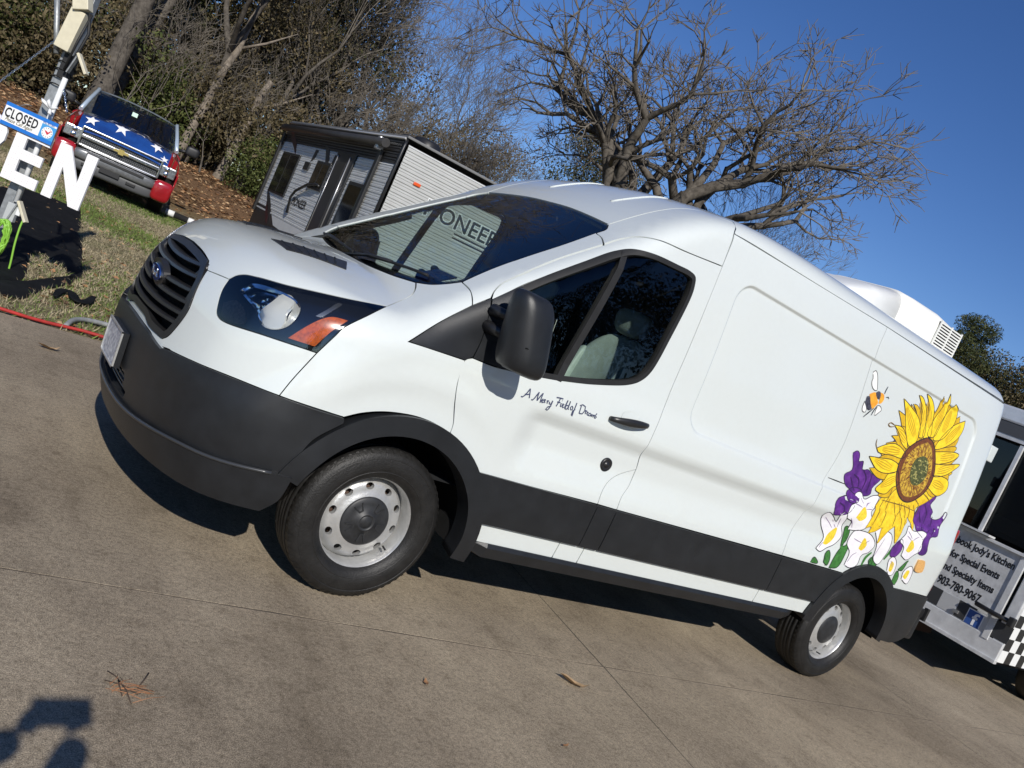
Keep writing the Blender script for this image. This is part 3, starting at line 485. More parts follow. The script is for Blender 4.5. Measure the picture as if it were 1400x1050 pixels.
# ---- roof
cb = TR['cabside'][1]; rs = [(x, -.86, 2.30) for x in np.linspace(1.36, 4.69, 12)]
wtop = [(.787, -.61, 2.034), (.80, -.40, 2.07), (.81, -.2, 2.085), (.81, 0, 2.09)]
rf = [[(x, y, z) for x, y, z in cb], [cb[-1], (1.375, -.6, 2.36), (1.36, 0, 2.4)]]
left = outline(rf[:1] + [[cb[-1], (1.385, -.7, 2.38), (1.37, -.4, 2.39), (1.36, 0, 2.4)]])
tp = outline([wtop[::-1]])
half = np.vstack([tp, left]); full = np.vstack([half, (half * [1, -1, 1])[::-1]])
keep = [i for i in range(len(full)) if np.linalg.norm(full[i] - full[i - 1]) > 2e-3]; full = full[keep]
panel('roof_front', full, Proj('tube', 1.3), M['paint'], van, h=.03)
gt = [TR['cargo1'][3][1], TR['cargo1'][3][0]]
g3 = outline([[gt[0], (2.1, -.88, 2.292), gt[1]][::-1]])
halfR = np.vstack([np.array([(1.37, 0, 2.4), (1.38, -.35, 2.39), (1.395, -.7, 2.38), (1.392, -.80, 2.345), (1.372, -.85, 2.31), (1.352, -.874, 2.285)]), g3[(g3[:, 0] > 1.36)][np.argsort(g3[(g3[:, 0] > 1.36)][:, 0])], np.array([(3.4, -.872, 2.318), (4.0, -.866, 2.321), (4.4, -.858, 2.321), (4.69, -.84, 2.318), (4.705, -.7, 2.37), (4.71, -.35, 2.40), (4.712, 0, 2.41)])])
halfR = outline([halfR.tolist()]) if False else halfR
dense = []
for i in range(len(halfR) - 1): dense += list(halfR[i] + (halfR[i + 1] - halfR[i]) * np.linspace(0, 1, max(2, int(np.linalg.norm(halfR[i + 1] - halfR[i]) / .03)))[:-1, None])
dense.append(halfR[-1]); halfR = np.array(dense); fullR = np.vstack([halfR, (halfR * [1, -1, 1])[::-1]])
fullR = fullR[[i for i in range(len(fullR)) if np.linalg.norm(fullR[i] - fullR[i - 1]) > 2e-3]]
panel('roof_rear', fullR, Proj('tube', 1.3), M['paint'], van, h=.035)
for sg in (-1, 1):      # raised roof ribs over the cab
    for yy in (.30,):
        x_ = np.linspace(.98, 1.34, 12); w_ = .022 * np.sin(np.linspace(.25, math.pi - .1, 12)); q_ = np.vstack([np.stack([x_, sg * yy - w_], 1), np.stack([x_, sg * yy + w_], 1)[::-1]])
        pz = Proj('z', 1.5); P3_, _ = pz.to3(q_); panel('roof_rib', P3_, pz, M['paint'], van, off=.005, gap=0, flange=.006, h=.05)
# ---- rear doors
for sg in (1, -1):
    rd = [(4.75, sg * -.01, .74), (4.75, sg * -.82, .74), (4.75, sg * -.86, 1.2), (4.75, sg * -.84, 1.8), (4.75, sg * -.78, 2.25), (4.75, sg * -.70, 2.33), (4.75, sg * -.01, 2.36)]
    panel('rear_door', outline([[rd[i], rd[(i + 1) % 7]] for i in range(7)]), Proj('x'), M['paint'], van, h=.06)
# ---- windscreen
wb = TR['wsbot'][0][:6]; sd = TR['apillar'][0]; ct = TR['cabside'][0]
wl_ = [wb[::-1] and [(-.135, 0, 1.37)] + wb[::-1][:5] + [wb[0]], sd, ct, wtop]
hf = outline(wl_); full = np.vstack([hf, (hf * [1, -1, 1])[::-1]])
full = full[[i for i in range(len(full)) if np.linalg.norm(full[i] - full[i - 1]) > 2e-3]]
pw = Proj('pt', (1.25, 0, 1.15), full)
panel('windscreen', full, pw, M['wglass'], van, off=-.004, gap=.006, flange=0, h=.05)
fi = inset(pw.to2(full), .022)
panel('windscreen_seal', full, pw, M['gloss'], van, off=-.007, gap=.001, flange=.02, h=.04, holes=[pw.to3(fi)[0]])
# ---- bonnet
hs = TR['hood']; hd = [[(-.862, 0, 1.13), (-.864, -.2, 1.122), hs[0][0]], hs[0], hs[1], hs[2], hs[3], [hs[4][0], hs[4][1], hs[4][2], (-.165, 0, 1.365)]]
hf = outline(hd); full = np.vstack([hf, (hf * [1, -1, 1])[::-1]])
full = full[[i for i in range(len(full)) if np.linalg.norm(full[i] - full[i - 1]) > 2e-3]]
ph_ = Proj('pt', (-.35, 0, .55), full)
hood_ = panel('bonnet', full, ph_, M['paint'], van, h=.022, flange=.03)
pz = Proj('z', .9)
for sg in (1, -1):      # louvred vents in the bonnet
    vq = [(-.545, sg * -.30), (-.56, sg * -.40), (-.475, sg * -.475), (-.285, sg * -.33), (-.30, sg * -.295)]
    vq = [(-.615, sg * -.205), (-.60, sg * -.40), (-.355, sg * -.50), (-.285, sg * -.315)]
    P3_, _ = pz.to3(np.array(vq)); P3_ = outline([[P3_[i].tolist(), P3_[(i + 1) % 4].tolist()] for i in range(4)])
    v_ = panel('bonnet_vent', P3_, pz, M['trim2'], van, off=.004, gap=0, flange=.01, h=.05)
    for k in range(6):
        t0 = .12 + k * .145; a_ = (-.612 + .32 * t0, sg * (-.212 - .105 * t0)); b_ = (-.598 + .235 * t0, sg * (-.392 - .095 * t0))
        pp, nn = pz.to3(np.array([a_, ((a_[0] + b_[0]) / 2, (a_[1] + b_[1]) / 2), b_])); mb = MB(); mb.tube([tuple(p + n * .0045) for p, n in zip(pp, nn)], .0045, 6); mb.build('louvre', M['trim'], v_)
# scuttle under the windscreen + wipers
mb = MB(); sc = np.array([(-.175, 0), (-.17, -.19), (-.125, -.376), (-.07, -.59), (-.02, -.66), (.05, -.64), (.02, -.4), (-.06, -.19), (-.08, 0)])
fullc = np.vstack([sc, (sc * [1, -1])[::-1][1:-1]])
V2, T = fill(fullc, .05); mb.add([(x, y, 1.335 + .12 * abs(y) ** 2) for x, y in V2], T); mb.build('scuttle', M['trim'], van)
for (x0, y0, x1, y1) in ((-.115, .02, -.02, -.60), (-.06, .62, -.12, .02)):
    t_ = np.linspace(0, 1, 14); q_ = np.stack([x0 + (x1 - x0) * t_, y0 + (y1 - y0) * t_], 1); pz2 = Proj('z', 1.0); pp, nn = pz2.to3(q_); nn[:] = (-.6, 0, .8)
    mb = MB(); mb.tube([tuple(p + n * (.010 + .006 * math.sin(3.1 * i / 13))) for i, (p, n) in enumerate(zip(pp, nn))], .007, 6)
    w_ = mb.build('wiper', M['rubber'], van); mb = MB(); mb.tube([(x0 - .04, y0 + .06, 1.35), tuple(pp[3] + nn[3] * .022), tuple(pp[7] + nn[7] * .02)], .008, 6); mb.build('wiper_arm', M['trim2'], w_)
# ---- nose: painted fascia, lamps, grille, bumper
fs = TR['fascia']; gr = TR['grille']
gl = [(x, y, z) for x, y, z in gr[0]]; gb = [gr[1][0], gr[1][1], gr[1][2], (-.982, -.15, .762), (-.984, 0, .765)]
fb = fs[4][:4] + [(-.986, -.168, .738), (-.988, 0, .742)]
hfl = [fs[0], fs[1], fs[2], fs[3], fs[4][:3] + [(-.98, -.305, .728), (-.986, -.168, .736), (-.988, 0, .740)]]
inner = [gb[::-1], gl[::-1][:-1] + [fs[0][0]]]
half = outline(hfl); g_in = outline(inner)
fullf = np.vstack([half, (half * [1, -1, 1])[::-1][1:], (g_in[::-1] * [1, -1, 1]), g_in[::-1][::-1]])
fullf = np.vstack([half, (half * [1, -1, 1])[::-1][1:]])           # left -> centre bottom -> right
fullf = np.vstack([fullf, (g_in * [1, -1, 1])[::-1], g_in])        # right grille edge -> centre -> left grille edge
fullf = fullf[[i for i in range(len(fullf)) if np.linalg.norm(fullf[i] - fullf[i - 1]) > 2e-3]]
panel('front_fascia', fullf, Proj('cyl', .15), M['paint'], van, h=.022, flange=.03)
# grille
gtop = [(-.862, 0, 1.128), (-.864, -.2, 1.12), gl[0]]
gh = outline([gtop, gl, gb]); gfull = np.vstack([gh, (gh * [1, -1, 1])[::-1][1:-1]])
gfull = gfull[[i for i in range(len(gfull)) if np.linalg.norm(gfull[i] - gfull[i - 1]) > 2e-3]]
pg = Proj('cyl', .15)
g_ = panel('grille', gfull, pg, M['black'], van, off=-.05, gap=.0, flange=0, h=.04)
q2 = pg.to2(gfull); qi = inset(q2, .030)
panel('grille_frame', gfull, pg, M['trim2'], g_, off=.006, gap=.001, flange=.055, h=.025, holes=[pg.to3(qi)[0]])
def grille_half(z):     # half width in y of the grille mouth at height z
    zs = [.75, .77, .853, .907, .974, 1.041, 1.108]; ys = [.40, .445, .465, .462, .43, .395, .32]
    return float(np.interp(z, zs, ys))
def bar(z0, z1, parent, y_in=0., sgn=None, name='grille_bar'):
    w_ = min(grille_half(z0), grille_half(z1)) - .012; zc = (z0 + z1) / 2
    ys = np.linspace(-w_, w_, 33) if sgn is None else np.linspace(y_in, w_, 15) * sgn
    V = []; Fc = []; prof = [(-.5, -.045), (-.5, -.004), (-.28, .006), (.28, .006), (.5, -.004), (.5, -.045)]
    for i, y in enumerate(ys):
        bow = -.018 * (1 - (y / w_) ** 2)
        for a_, o_ in prof:
            z = zc + a_ * (z1 - z0) + bow; xx = float(root(np.array([[.15, y, z]]), np.array([[-1., 0, 0]]), 0, 1.6)[0, 0]); V.append((xx - o_, y, z))
    n = len(prof)
    for i in range(len(ys) - 1):
        for k in range(n): l = (k + 1) % n; Fc.append((i * n + k, i * n + l, (i + 1) * n + l, (i + 1) * n + k))
    Fc += [tuple(range(n)), tuple((len(ys) - 1) * n + k for k in range(n))]
    mb = MB(); mb.add(V, Fc, False); return mb.build(name, M['trim2'], parent)
bars = [(1.068, 1.092), (1.020, 1.042), (.962, .984), (.912, .934), (.862, .884), (.818, .840)]
for i, (z0, z1) in enumerate(bars):
    if i in (2, 3):
        for sg in (1, -1): bar(z0, z1, g_, .10, sg)
    else: bar(z0, z1, g_)
for (za, zb) in ((1.02, 1.092), (.912, .984), (.818, .884)):     # the bars are joined in pairs at their ends
    for sg in (1, -1):
        w_ = grille_half((za + zb) / 2) - .022; pts_ = []
        for z in np.linspace(za, zb, 5):
            xx = float(root(np.array([[.15, sg * w_, z]]), np.array([[-1., 0, 0]]), 0, 1.6)[0, 0]); pts_.append((xx + .012, sg * w_, z))
        mb = MB(); mb.tube(pts_, .017, 8); mb.build('grille_bar_end', M['trim2'], g_)
# oval badge
ez, ex = .948, float(root(np.array([[.15, 0, .948]]), np.array([[-1., 0, 0]]), 0, 1.6)[0, 0])
tilt = Matrix.Rotation(R(-14), 4, 'Y')
def oval(a_, b_, n=36): return [(a_ * math.cos(2 * math.pi * k / n), b_ * math.sin(2 * math.pi * k / n)) for k in range(n)]
Mo = Matrix.Translation((ex - .012, 0, ez)) @ tilt @ Matrix(((0, 0, -1, 0), (-1, 0, 0, 0), (0, 1, 0, 0), (0, 0, 0, 1)))
mb = MB(); mb.prism(oval(.125, .062), -.03, -.002, Mo); mb.build('badge_mount', M['trim2'], g_)
mb = MB(); mb.prism(oval(.098, .042), -.002, .006, Mo); mb.prism(oval(.085, .031), .006, .0062, Mo); em = mb.build('badge', M['chrome'], g_)
mb = MB(); mb.prism(oval(.092, .037), .006, .0085, Mo); mb.build('badge_field', M['blueem'], em)
fw = {'F': [[(0, .9), (.15, 1), (.6, .95)], [(.32, .97), (.22, .4), (.08, 0), (-.05, .05)], [(.1, .5), (.42, .52)]],
      'o': [[(.2, .45), (.05, .3), (.08, .05), (.25, 0), (.38, .2), (.32, .42), (.2, .45), (.45, .38)]], 'r': [[(.05, .42), (.15, .4), (.08, 0)], [(.12, .25), (.25, .45), (.36, .38)]],
      'd': [[(.36, .38), (.2, .45), (.05, .25), (.12, .02), (.3, .12), (.42, .4), (.55, 1)], [(.42, .4), (.38, .05), (.5, 0), (.6, .1)]]}
mb = MB(); cx = -.062
for ch in 'Ford':
    for st in fw[ch]: mb.tube([Mo @ Vector((cx + x * .052, -.019 + y * .04, .009)) for x, y in st], .0026, 5)
    cx += {'F': .030, 'o': .024, 'r': .021}.get(ch, .03)
mb.build('badge_script', M['chrome'], em)
# headlamps
lp = outline(TR['lamp']); pl = Proj('pt', (-.25, -.30, .93), lp)
lamps = panel('headlamp', lp, pl, M['gloss'], van, both=True, off=-.022, gap=.0, flange=.03, h=.03, holes=[outline(TR['reflector'])])
l2 = pl.to2(lp); li = inset(l2, .006)
panel('lamp_bezel', lp, pl, M['gloss'], lamps, both=True, off=-.001, gap=.001, flange=.04, h=.03, holes=[pl.to3(li)[0]])
panel('lamp_lens', lp, pl, M['lens'], lamps, both=True, off=0., gap=.003, flange=0, h=.05)
am = outline(TR['amber']); panel('indicator_lens', am, pl, M['amber'], lamps, both=True, off=-.012, gap=0, flange=.02, h=.03)
tn = outline([TR['turn'][0] + TR['turn'][0][:1]]); panel('side_reflector', tn, pl, mat('smoked_lens', (.10, .075, .065), .2, coat=1, var=.3, vscale=90), lamps, both=True, off=-.014, gap=0, flange=.02, h=.03)
rf_ = outline(TR['reflector']); r2 = pl.to2(rf_); cc = r2.mean(0)
V2, T = fill(r2, .016); p3, n3 = pl.to3(V2)
dd = bdist(V2, r2); dep = .014 + .034 * (1 - np.exp(-dd / .016))
p3 = p3 - n3 * dep[:, None]
for sg, lm in zip((1, -1), lamps):
    me = mesh('reflector', p3 * [1, sg, 1], T, True); link('reflector', me, M['chrome'], lm)
    c3, cn = pl.to3(cc[None]); c3 = c3[0]; cn = cn[0]; ax = Vector((float(cn[0]), float(cn[1]), float(cn[2]))).to_track_quat('Z', 'Y').to_matrix().to_4x4()
    mb = MB(); mb.lathe([(.036, -.052), (.040, -.03), (.034, -.026), (.0, -.02)], 24, 'z')
    V = [Matrix.Translation(Vector(c3)) @ ax @ Vector(v) for v in mb.V]; mb.V = [(v.x, v.y * sg, v.z) for v in V]; mb.build('bulb_shield', M['chrome'], lm)
    mb = MB(); continue
    f0 = pl.to3(np.array([cc + np.array([-.01, .03]), cc + np.array([.055, -.01]), cc + np.array([.045, -.05]), cc + np.array([-.03, -.035])]))
    q_ = f0[0] - f0[1] * np.array([[.02], [.012], [.03], [.05]])
    mb.add([(v[0], v[1] * sg, v[2]) for v in q_], [(0, 1, 2, 3)]); mb.build('reflector_facet', mat('satin_reflector', (.62, .61, .57), .35, .6), lm)
sat_ = mat('satin_reflector', (.74, .73, .69), .32, .5)
panel('reflector_cone', outline([TR['cone'][0] + TR['cone'][0][:1]]), pl, sat_, lamps, both=True, off=-.020, gap=0, flange=.02, h=.03)
panel('reflector_visor', outline([TR['visor'][0] + TR['visor'][0][:1]]), pl, M['chrome'], lamps, both=True, off=-.026, gap=0, flange=.02, h=.03)
panel('lamp_glint', outline([TR['glint'][0] + TR['glint'][0][:1]]), pl, mat('lamp_glint_grey', (.35, .36, .38), .25, .9), lamps, both=True, off=-.016, gap=0, flange=.01, h=.03)  # pale metal strip standing in for the sun's glint inside the lamp
# bumper: dark plastic with a crease and a lower valance
bs = TR['bumpseam']; btop = [fb[-1], fb[-2]] + [(-.966, -.419, .716), (-.955, -.479, .712), (-.94, -.515, .728)]
b1 = [[(-.99, 0, .742), (-.986, -.168, .738), (-.98, -.305, .730), (-.966, -.419, .717), (-.952, -.482, .712)], [(-.952, -.482, .712), (-.94, -.515, .729)], fs[3][::-1], [fs[3][0], (-.49, -1.012, .784), (-.351, -1.025, .786)],
      [(-.345, -1.025, .765), (-.43, -1.01, .66), (-.455, -1.005, .56), (-.452, -1.0, .49)], [(-.452, -1.0, .49), (-.526, -.995, .49), (-.71, -.886, .458), (-.816, -.745, .442), (-.886, -.525, .414), (-.919, -.318, .396), (-.935, 0, .39)]]
bh = outline(b1); bfull = np.vstack([bh, (bh * [1, -1, 1])[::-1][1:-1]])
bfull = bfull[[i for i in range(len(bfull)) if np.linalg.norm(bfull[i] - bfull[i - 1]) > 2e-3]]
pb = Proj('cyl', .15)
lo_ = np.array([(-1.0, 0, .515), (-1.0, -.22, .507), (-1.0, -.24, .49), (-1.0, -.22, .465), (-1.0, -.29, .448), (-1.0, -.27, .422), (-1.0, 0, .414)]); lo_ = outline([lo_.tolist()[:3], lo_.tolist()[2:4], lo_.tolist()[3:5], lo_.tolist()[4:6], lo_.tolist()[5:]])
lofull = np.vstack([lo_, (lo_ * [1, -1, 1])[::-1][1:-1]])
bump = panel('front_bumper', bfull, pb, M['trim'], van, off=.022, gap=.002, flange=.05, h=.03, holes=[lofull])
panel('lower_intake', lofull, pb, M['black'], bump, off=-.05, gap=0, flange=0, h=.05)
for z in (.43, .45, .475, .495):
    mb = MB(); ys = np.linspace(-.25, .25, 13)
    mb.tube([(float(root(np.array([[.15, y, z]]), np.array([[-1., 0, 0]]), 0, 1.6)[0, 0]) + .005, y, z) for y in ys], .006, 6); mb.build('intake_slat', M['trim2'], bump)
vb = [[(-.526, -.995, .494), (-.71, -.886, .462), (-.816, -.745, .446), (-.886, -.525, .418), (-.919, -.318, .40), (-.935, 0, .394)], [(-.9, 0, .285), (-.89, -.14, .285), (-.86, -.5, .288), (-.80, -.68, .294), (-.691, -.84, .302), (-.601, -.919, .314), (-.498, -.97, .329)], [(-.498, -.97, .329), (-.458, -1.0, .40), (-.44, -1.0, .50)]]
vh = outline(vb[1:2] + vb[2:3] + [[(-.44, -1.0, .50)] + vb[0]]); vfull = np.vstack([vh, (vh * [1, -1, 1])[::-1][1:-1]])
vfull = vfull[[i for i in range(len(vfull)) if np.linalg.norm(vfull[i] - vfull[i - 1]) > 2e-3]]
panel('bumper_valance', vfull, pb, M['trim'], van, off=.038, gap=.001, flange=.06, h=.03)
cr_ = catmull(vb[0], .03); cr_ = np.vstack([cr_, (cr_ * [1, -1, 1])[::-1][1:]]); p_, n_ = pb.to3(pb.to2(cr_)); mb = MB(); mb.tube([tuple(a + b * .037) for a, b in zip(p_, n_)], .0075, 8); mb.build('bumper_highlight_lip', mat('lip_highlight_plastic', (.035, .037, .04), .28, spec=.6), van)  # paler, glossier tube added along the crease for its highlight line
# number plate
Mp = Matrix.Translation((-1.022, 0, .585)) @ Matrix.Rotation(R(-4), 4, 'Y') @ Matrix(((0, 0, -1, 0), (-1, 0, 0, 0), (0, 1, 0, 0), (0, 0, 0, 1)))
mb = MB(); mb.prism([(-.158, -.08), (.158, -.08), (.158, .08), (-.158, .08)], -.025, 0, Mp); pm = mb.build('plate_mount', M['trim'], van)
mb = MB(); mb.prism([(-.152, -.076), (.152, -.076), (.152, .076), (-.152, .076)], 0.0005, .004, Mp); pl_ = mb.build('number_plate', mat('plate_white', (.66, .68, .70), .35, c2=(.25, .27, .33), vscale=48, detail=1), pm)
mb = MB()
for s_ in ((-.16, -.083, .16, -.076), (-.16, .076, .16, .083), (-.16, -.083, -.152, .083), (.152, -.083, .16, .083)):
    mb.prism([(s_[0], s_[1]), (s_[2], s_[1]), (s_[2], s_[3]), (s_[0], s_[3])], .001, .009, Mp)
mb.build('plate_frame', M['steel'], pm)
# ---- wheel arch trims, cladding, rocker, sill
def arc_band(cx, cz, ro, ri, a0, a1, n=40):
    o_ = [(cx + ro * math.cos(R(a0 + (a1 - a0) * k / n)), -1.0, cz + ro * math.sin(R(a0 + (a1 - a0) * k / n))) for k in range(n + 1)]
    i_ = [(cx + ri * math.cos(R(a1 - (a1 - a0) * k / n)), -1.0, cz + ri * math.sin(R(a1 - (a1 - a0) * k / n))) for k in range(n + 1)]
    return np.array(o_ + i_)
panel('front_arch_trim', arc_band(.0, .36, .523, .435, -6, 165), 'y', M['trim'], van, off=.031, gap=.001, flange=.10, h=.03, both=True)
panel('rear_arch_trim', arc_band(3.75, .385, .515, .43, 2, 176), 'y', M['trim'], van, off=.020, gap=.001, flange=.10, h=.03, both=True)
zc = lambda x: .7254 + .0167 * x; za = lambda x: .4959 + .0167 * x
def arcx(cx, cz, r, z, s): return cx + s * math.sqrt(max(r * r - (z - cz) ** 2, 0))
def strip(x0, x1, f0, f1, nx=2):
    xs = np.linspace(x0, x1, nx); return xs
def side_strip(name, xl, xr, zt, zb_, m, off, h=.06, flange=.03, both=True):
    """strip between two level lines; xl/xr give the ends as functions of height"""
    t = np.linspace(0, 1, 9); zl = [zb_(xl(0)) + (zt(xl(1)) - zb_(xl(0))) * k for k in t]
    A_ = [(xl(k), -1., zb_(xl(k)) + (zt(xl(k)) - zb_(xl(k))) * k) for k in t[::-1]]; B_ = [(xr(k), -1., zb_(xr(k)) + (zt(xr(k)) - zb_(xr(k))) * k) for k in t]
    bot = [(x, -1., zb_(x)) for x in np.linspace(A_[-1][0], B_[0][0], 40)]; top = [(x, -1., zt(x)) for x in np.linspace(B_[-1][0], A_[0][0], 40)]
    P_ = np.array(A_ + bot[1:-1] + B_ + top[1:-1]); return panel(name, P_, 'y', m, van, off=off, gap=.001, flange=flange, h=h, both=both)
f_arc = lambda k: arcx(0, .36, .525, .5 + .23 * k, 1); r_arc = lambda k: arcx(3.75, .385, .517, .55 + .235 * k, -1)
lean = lambda x, d=.05: (lambda k: x + d * (k - 1))
side_strip('door_cladding', f_arc, lean(1.135, -.0), zc, za, M['trim'], .016)
side_strip('pillar_cladding', lean(1.138, 0.), lean(1.272, 0), zc, za, M['trim'], .016)
side_strip('cargo_cladding', lean(1.276, 0), lean(2.735, 0), zc, za, M['trim'], .016)
side_strip('rear_cladding', lean(2.739, 0), r_arc, zc, za, M['trim'], .016)
zr = lambda x: .398 + .0167 * x
side_strip('door_rocker', lambda k: arcx(0, .36, .525, .40 + .1 * k, 1), lean(1.03, 0), za, zr, M['paint'], -.004)
side_strip('pillar_rocker', lean(1.034, 0), lean(1.20, 0), za, zr, M['paint'], -.004)
side_strip('cargo_rocker', lean(1.204, 0), lean(2.70, 0), za, zr, M['paint'], -.004)
side_strip('rear_rocker', lean(2.704, 0), lambda k: arcx(3.75, .385, .517, .45 + .1 * k, -1), za, zr, M['paint'], -.004)
for sg in (1, -1):
    mb = MB(); prof = [(-1.012, 0.0), (-1.020, -.02), (-1.0, -.075), (-.93, -.085), (-.90, -.02), (-.93, 0.0)]; xs = np.linspace(.50, 3.18, 24); n = len(prof); V = []; Fc = []
    for x in xs:
        k_ = min(1, (3.2 - x) / .12 + .4) * min(1, (x - .50) / .10 + .3)
        V += [(x, sg * (y if y > -.95 else -.93 + (y + .93) * k_), zr(x) + .002 + dz * (.35 + .65 * k_)) for y, dz in prof]
    for i in range(len(xs) - 1):
        for k in range(n): l = (k + 1) % n; Fc.append((i * n + k, i * n + l, (i + 1) * n + l, (i + 1) * n + k))
    Fc += [tuple(range(n)), tuple((len(xs) - 1) * n + k for k in range(n))]
    mb.add(V, Fc, False); mb.build('sill_step', M['trim'], van)
# rear bumper corners
RB = [(3.75 + .517 * math.cos(R(t)), -1.0, .385 + .517 * math.sin(R(t))) for t in range(0, 53, 4)]
rbs = [RB, [RB[-1], (4.5, -1, .795), (4.66, -1, .79)], [(4.66, -1, .79), (4.675, -1, .66), (4.64, -1, .53), (4.50, -1, .42), (4.40, -1, .395)], [(4.40, -1, .395), (4.20, -1, .40), RB[0]]]
rb_ = panel('rear_bumper_corner', rbs, 'y', M['trim'], van, off=.014, gap=.001, flange=.06, h=.04, both=True)
mb = MB(); mb.box((4.79, 0, .55), (.16, 1.86, .26), bev=.03); mb.build('rear_bumper', M['trim'], van)
for sg in (1, -1):
    mb = MB(); mb.box((4.72, sg * .955, .66), (.09, .06, .07), bev=.012); mb.box((4.76, sg * .99, .66), (.03, .03, .10)); mb.build('door_hinge', M['trim2'], van)
mk = outline([TR['marker'][0] + TR['marker'][0][:1]]); panel('rear_marker', mk, 'y', mat('pale_amber_marker', (.72, .40, .13), .3, coat=.6, var=.15, vscale=70), van, off=.012, gap=0, flange=.012, h=.05)
# rear lamps (tall, on the rear corners) and rear door hinges
for sg in (1, -1):
    mb = MB(); mb.box((4.70, sg * .90, 1.08), (.13, .10, .52), bev=.02); mb.build('tail_lamp', mat('red_lens', (.32, .012, .012), .25, coat=.8, var=.2, vscale=40), van)
    for z in (1.25, 1.95): mb = MB(); mb.box((4.735, sg * .895, z), (.10, .03, .12), bev=.008); mb.build('door_hinge', M['paint'], van)
# ---- underside and wheel wells
mb = MB(); mb.box((2.1, 0, .50), (5.0, 1.16, .10)); mb.box((1.88, 0, .45), (2.5, 1.84, .08)); mb.box((-.62, 0, .50), (.3, 1.3, .12)); mb.box((1.9, -.45, .36), (2.2, .12, .18)); mb.box((1.9, .45, .36), (2.2, .12, .18)); mb.build('underbody', M['black'], van)
mb = MB(); mb.tube([(0, -.8, .34), (0, .8, .34)], .05, 10); mb.build('front_axle', M['black'], van)
mb = MB(); mb.tube([(3.75, -.8, .36), (3.75, .8, .36)], .06, 10); mb.lathe([(.001, .05), (.14, .05), (.17, 0), (.14, -.05), (.001, -.05)], 20, 'y', (3.75, 0, .36)); mb.build('rear_axle', M['black'], van)
for cx, cz in ((0, .36), (3.75, .385)):
    for sg in (1, -1):
        mb = MB(); V = []; Fc = []; n = 24
        for k in range(n + 1):
            a_ = R(0 + 180 * k / n); V += [(cx + .45 * math.cos(a_), sg * -.995, cz + .45 * math.sin(a_)), (cx + .45 * math.cos(a_), sg * -.62, cz + .45 * math.sin(a_)), (cx, sg * -.62, cz)]
        for k in range(n): Fc += [(3 * k, 3 * k + 1, 3 * k + 4, 3 * k + 3), (3 * k + 1, 3 * k + 2, 3 * k + 4)]
        mb.add(V, Fc, True); mb.build('wheel_well', M['black'], van)
mb = MB(); mb.box((.455, -.9, .50), (.03, .22, .30)); mb.build('mud_flap', M['rubber'], van)

# ---- wheels
def tyre_mesh():
    mb = MB(); W = .112
    prof = [(.212, .080), (.222, .096), (.238, .106), (.262, .113), (.275, .1135), (.290, .112), (.318, .108), (.333, .100), (.343, .088)]
    tread = [(.349, .080), (.350, .052), (.342, .049), (.342, .043), (.3515, .040), (.352, .018), (.343, .015), (.343, .009), (.3525, .006)]
    left = [(r, -h) for r, h in prof + tread]; right = [(r, h) for r, h in (prof + tread)[::-1]]
    mb.lathe(left + right, 96, 'y'); 
    # tread blocks on both shoulders
    for k in range(64):
        a = 2 * math.pi * k / 64
        for s in (-1, 1):
            M_ = Matrix.Rotation(-a - s * .02, 4, 'Y')
            b = len(mb.V); pts_ = []
            for (r, h) in ((.3355, .0995), (.3497, .0835), (.3510, .055), (.345, .055)):
                for da in (-.019, .019): pts_.append(M_ @ Vector((r * math.cos(da), s * h, r * math.sin(da))))
            mb.add(pts_, [(0, 1, 3, 2), (2, 3, 5, 4), (4, 5, 7, 6), (0, 2, 4, 6), (1, 7, 5, 3)])
    for rr, hh in ((.250, .1105), (.312, .1095)):          # raised rings on the wall
        mb.lathe([(rr - .003, -hh + .001), (rr, -hh - .003), (rr + .003, -hh + .001)], 96, 'y')
    return mb
def rim_mesh():
    mb = MB()
    # barrel and lip seen from outside (outer face towards -y)
    lip = [(.150, .085), (.172, .080), (.186, .060), (.192, .0), (.194, -.055), (.200, -.075), (.208, -.083), (.2155, -.086), (.2185, -.082), (.217, -.074)]
    mb.lathe([(r * 1.045, h) for r, h in lip], 72, 'y'); return mb
def disc_mesh(rear=False):
    q = np.array([(.190 * math.cos(2 * math.pi * k / 72), .190 * math.sin(2 * math.pi * k / 72)) for k in range(72)])
    hs_ = []
    for k in range(10):
        a = 2 * math.pi * (k + .35) / 10; c_, s_ = math.cos(a), math.sin(a); H = []
        for j in range(14):
            t = 2 * math.pi * j / 14; u, v = .0145 * math.cos(t), .0190 * math.sin(t); H.append((c_ * (.152 + u) - s_ * v, s_ * (.152 + u) + c_ * v))
        hs_.append(np.array(H))
    V2, T = fill(q, .012, hs_); r = np.linalg.norm(V2, axis=1)
    dep = np.interp(r, [0, .06, .10, .115, .13, .150, .168, .182, .190], [-.062, -.062, -.060, -.056, -.048, -.045, -.038, -.010, .004])
    V = [(x * 1.045, d, z * 1.045) for (x, z), d in zip(V2, dep)]
    mb = MB(); mb.add(V, T, True)
    b = len(V2)
    for H in hs_:            # rolled edges of the holes
        H3 = []; n = len(H)
        for (x, z) in H:
            rr = math.hypot(x, z); d = float(np.interp(rr, [.13, .150, .168, .182], [-.048, -.045, -.038, -.010])); H3 += [(x * 1.045, d, z * 1.045), (x * 1.045, d + .022, z * 1.045)]
        mb.add(H3, [(2 * i, 2 * ((i + 1) % n), 2 * ((i + 1) % n) + 1, 2 * i + 1) for i in range(n)])
    return mb
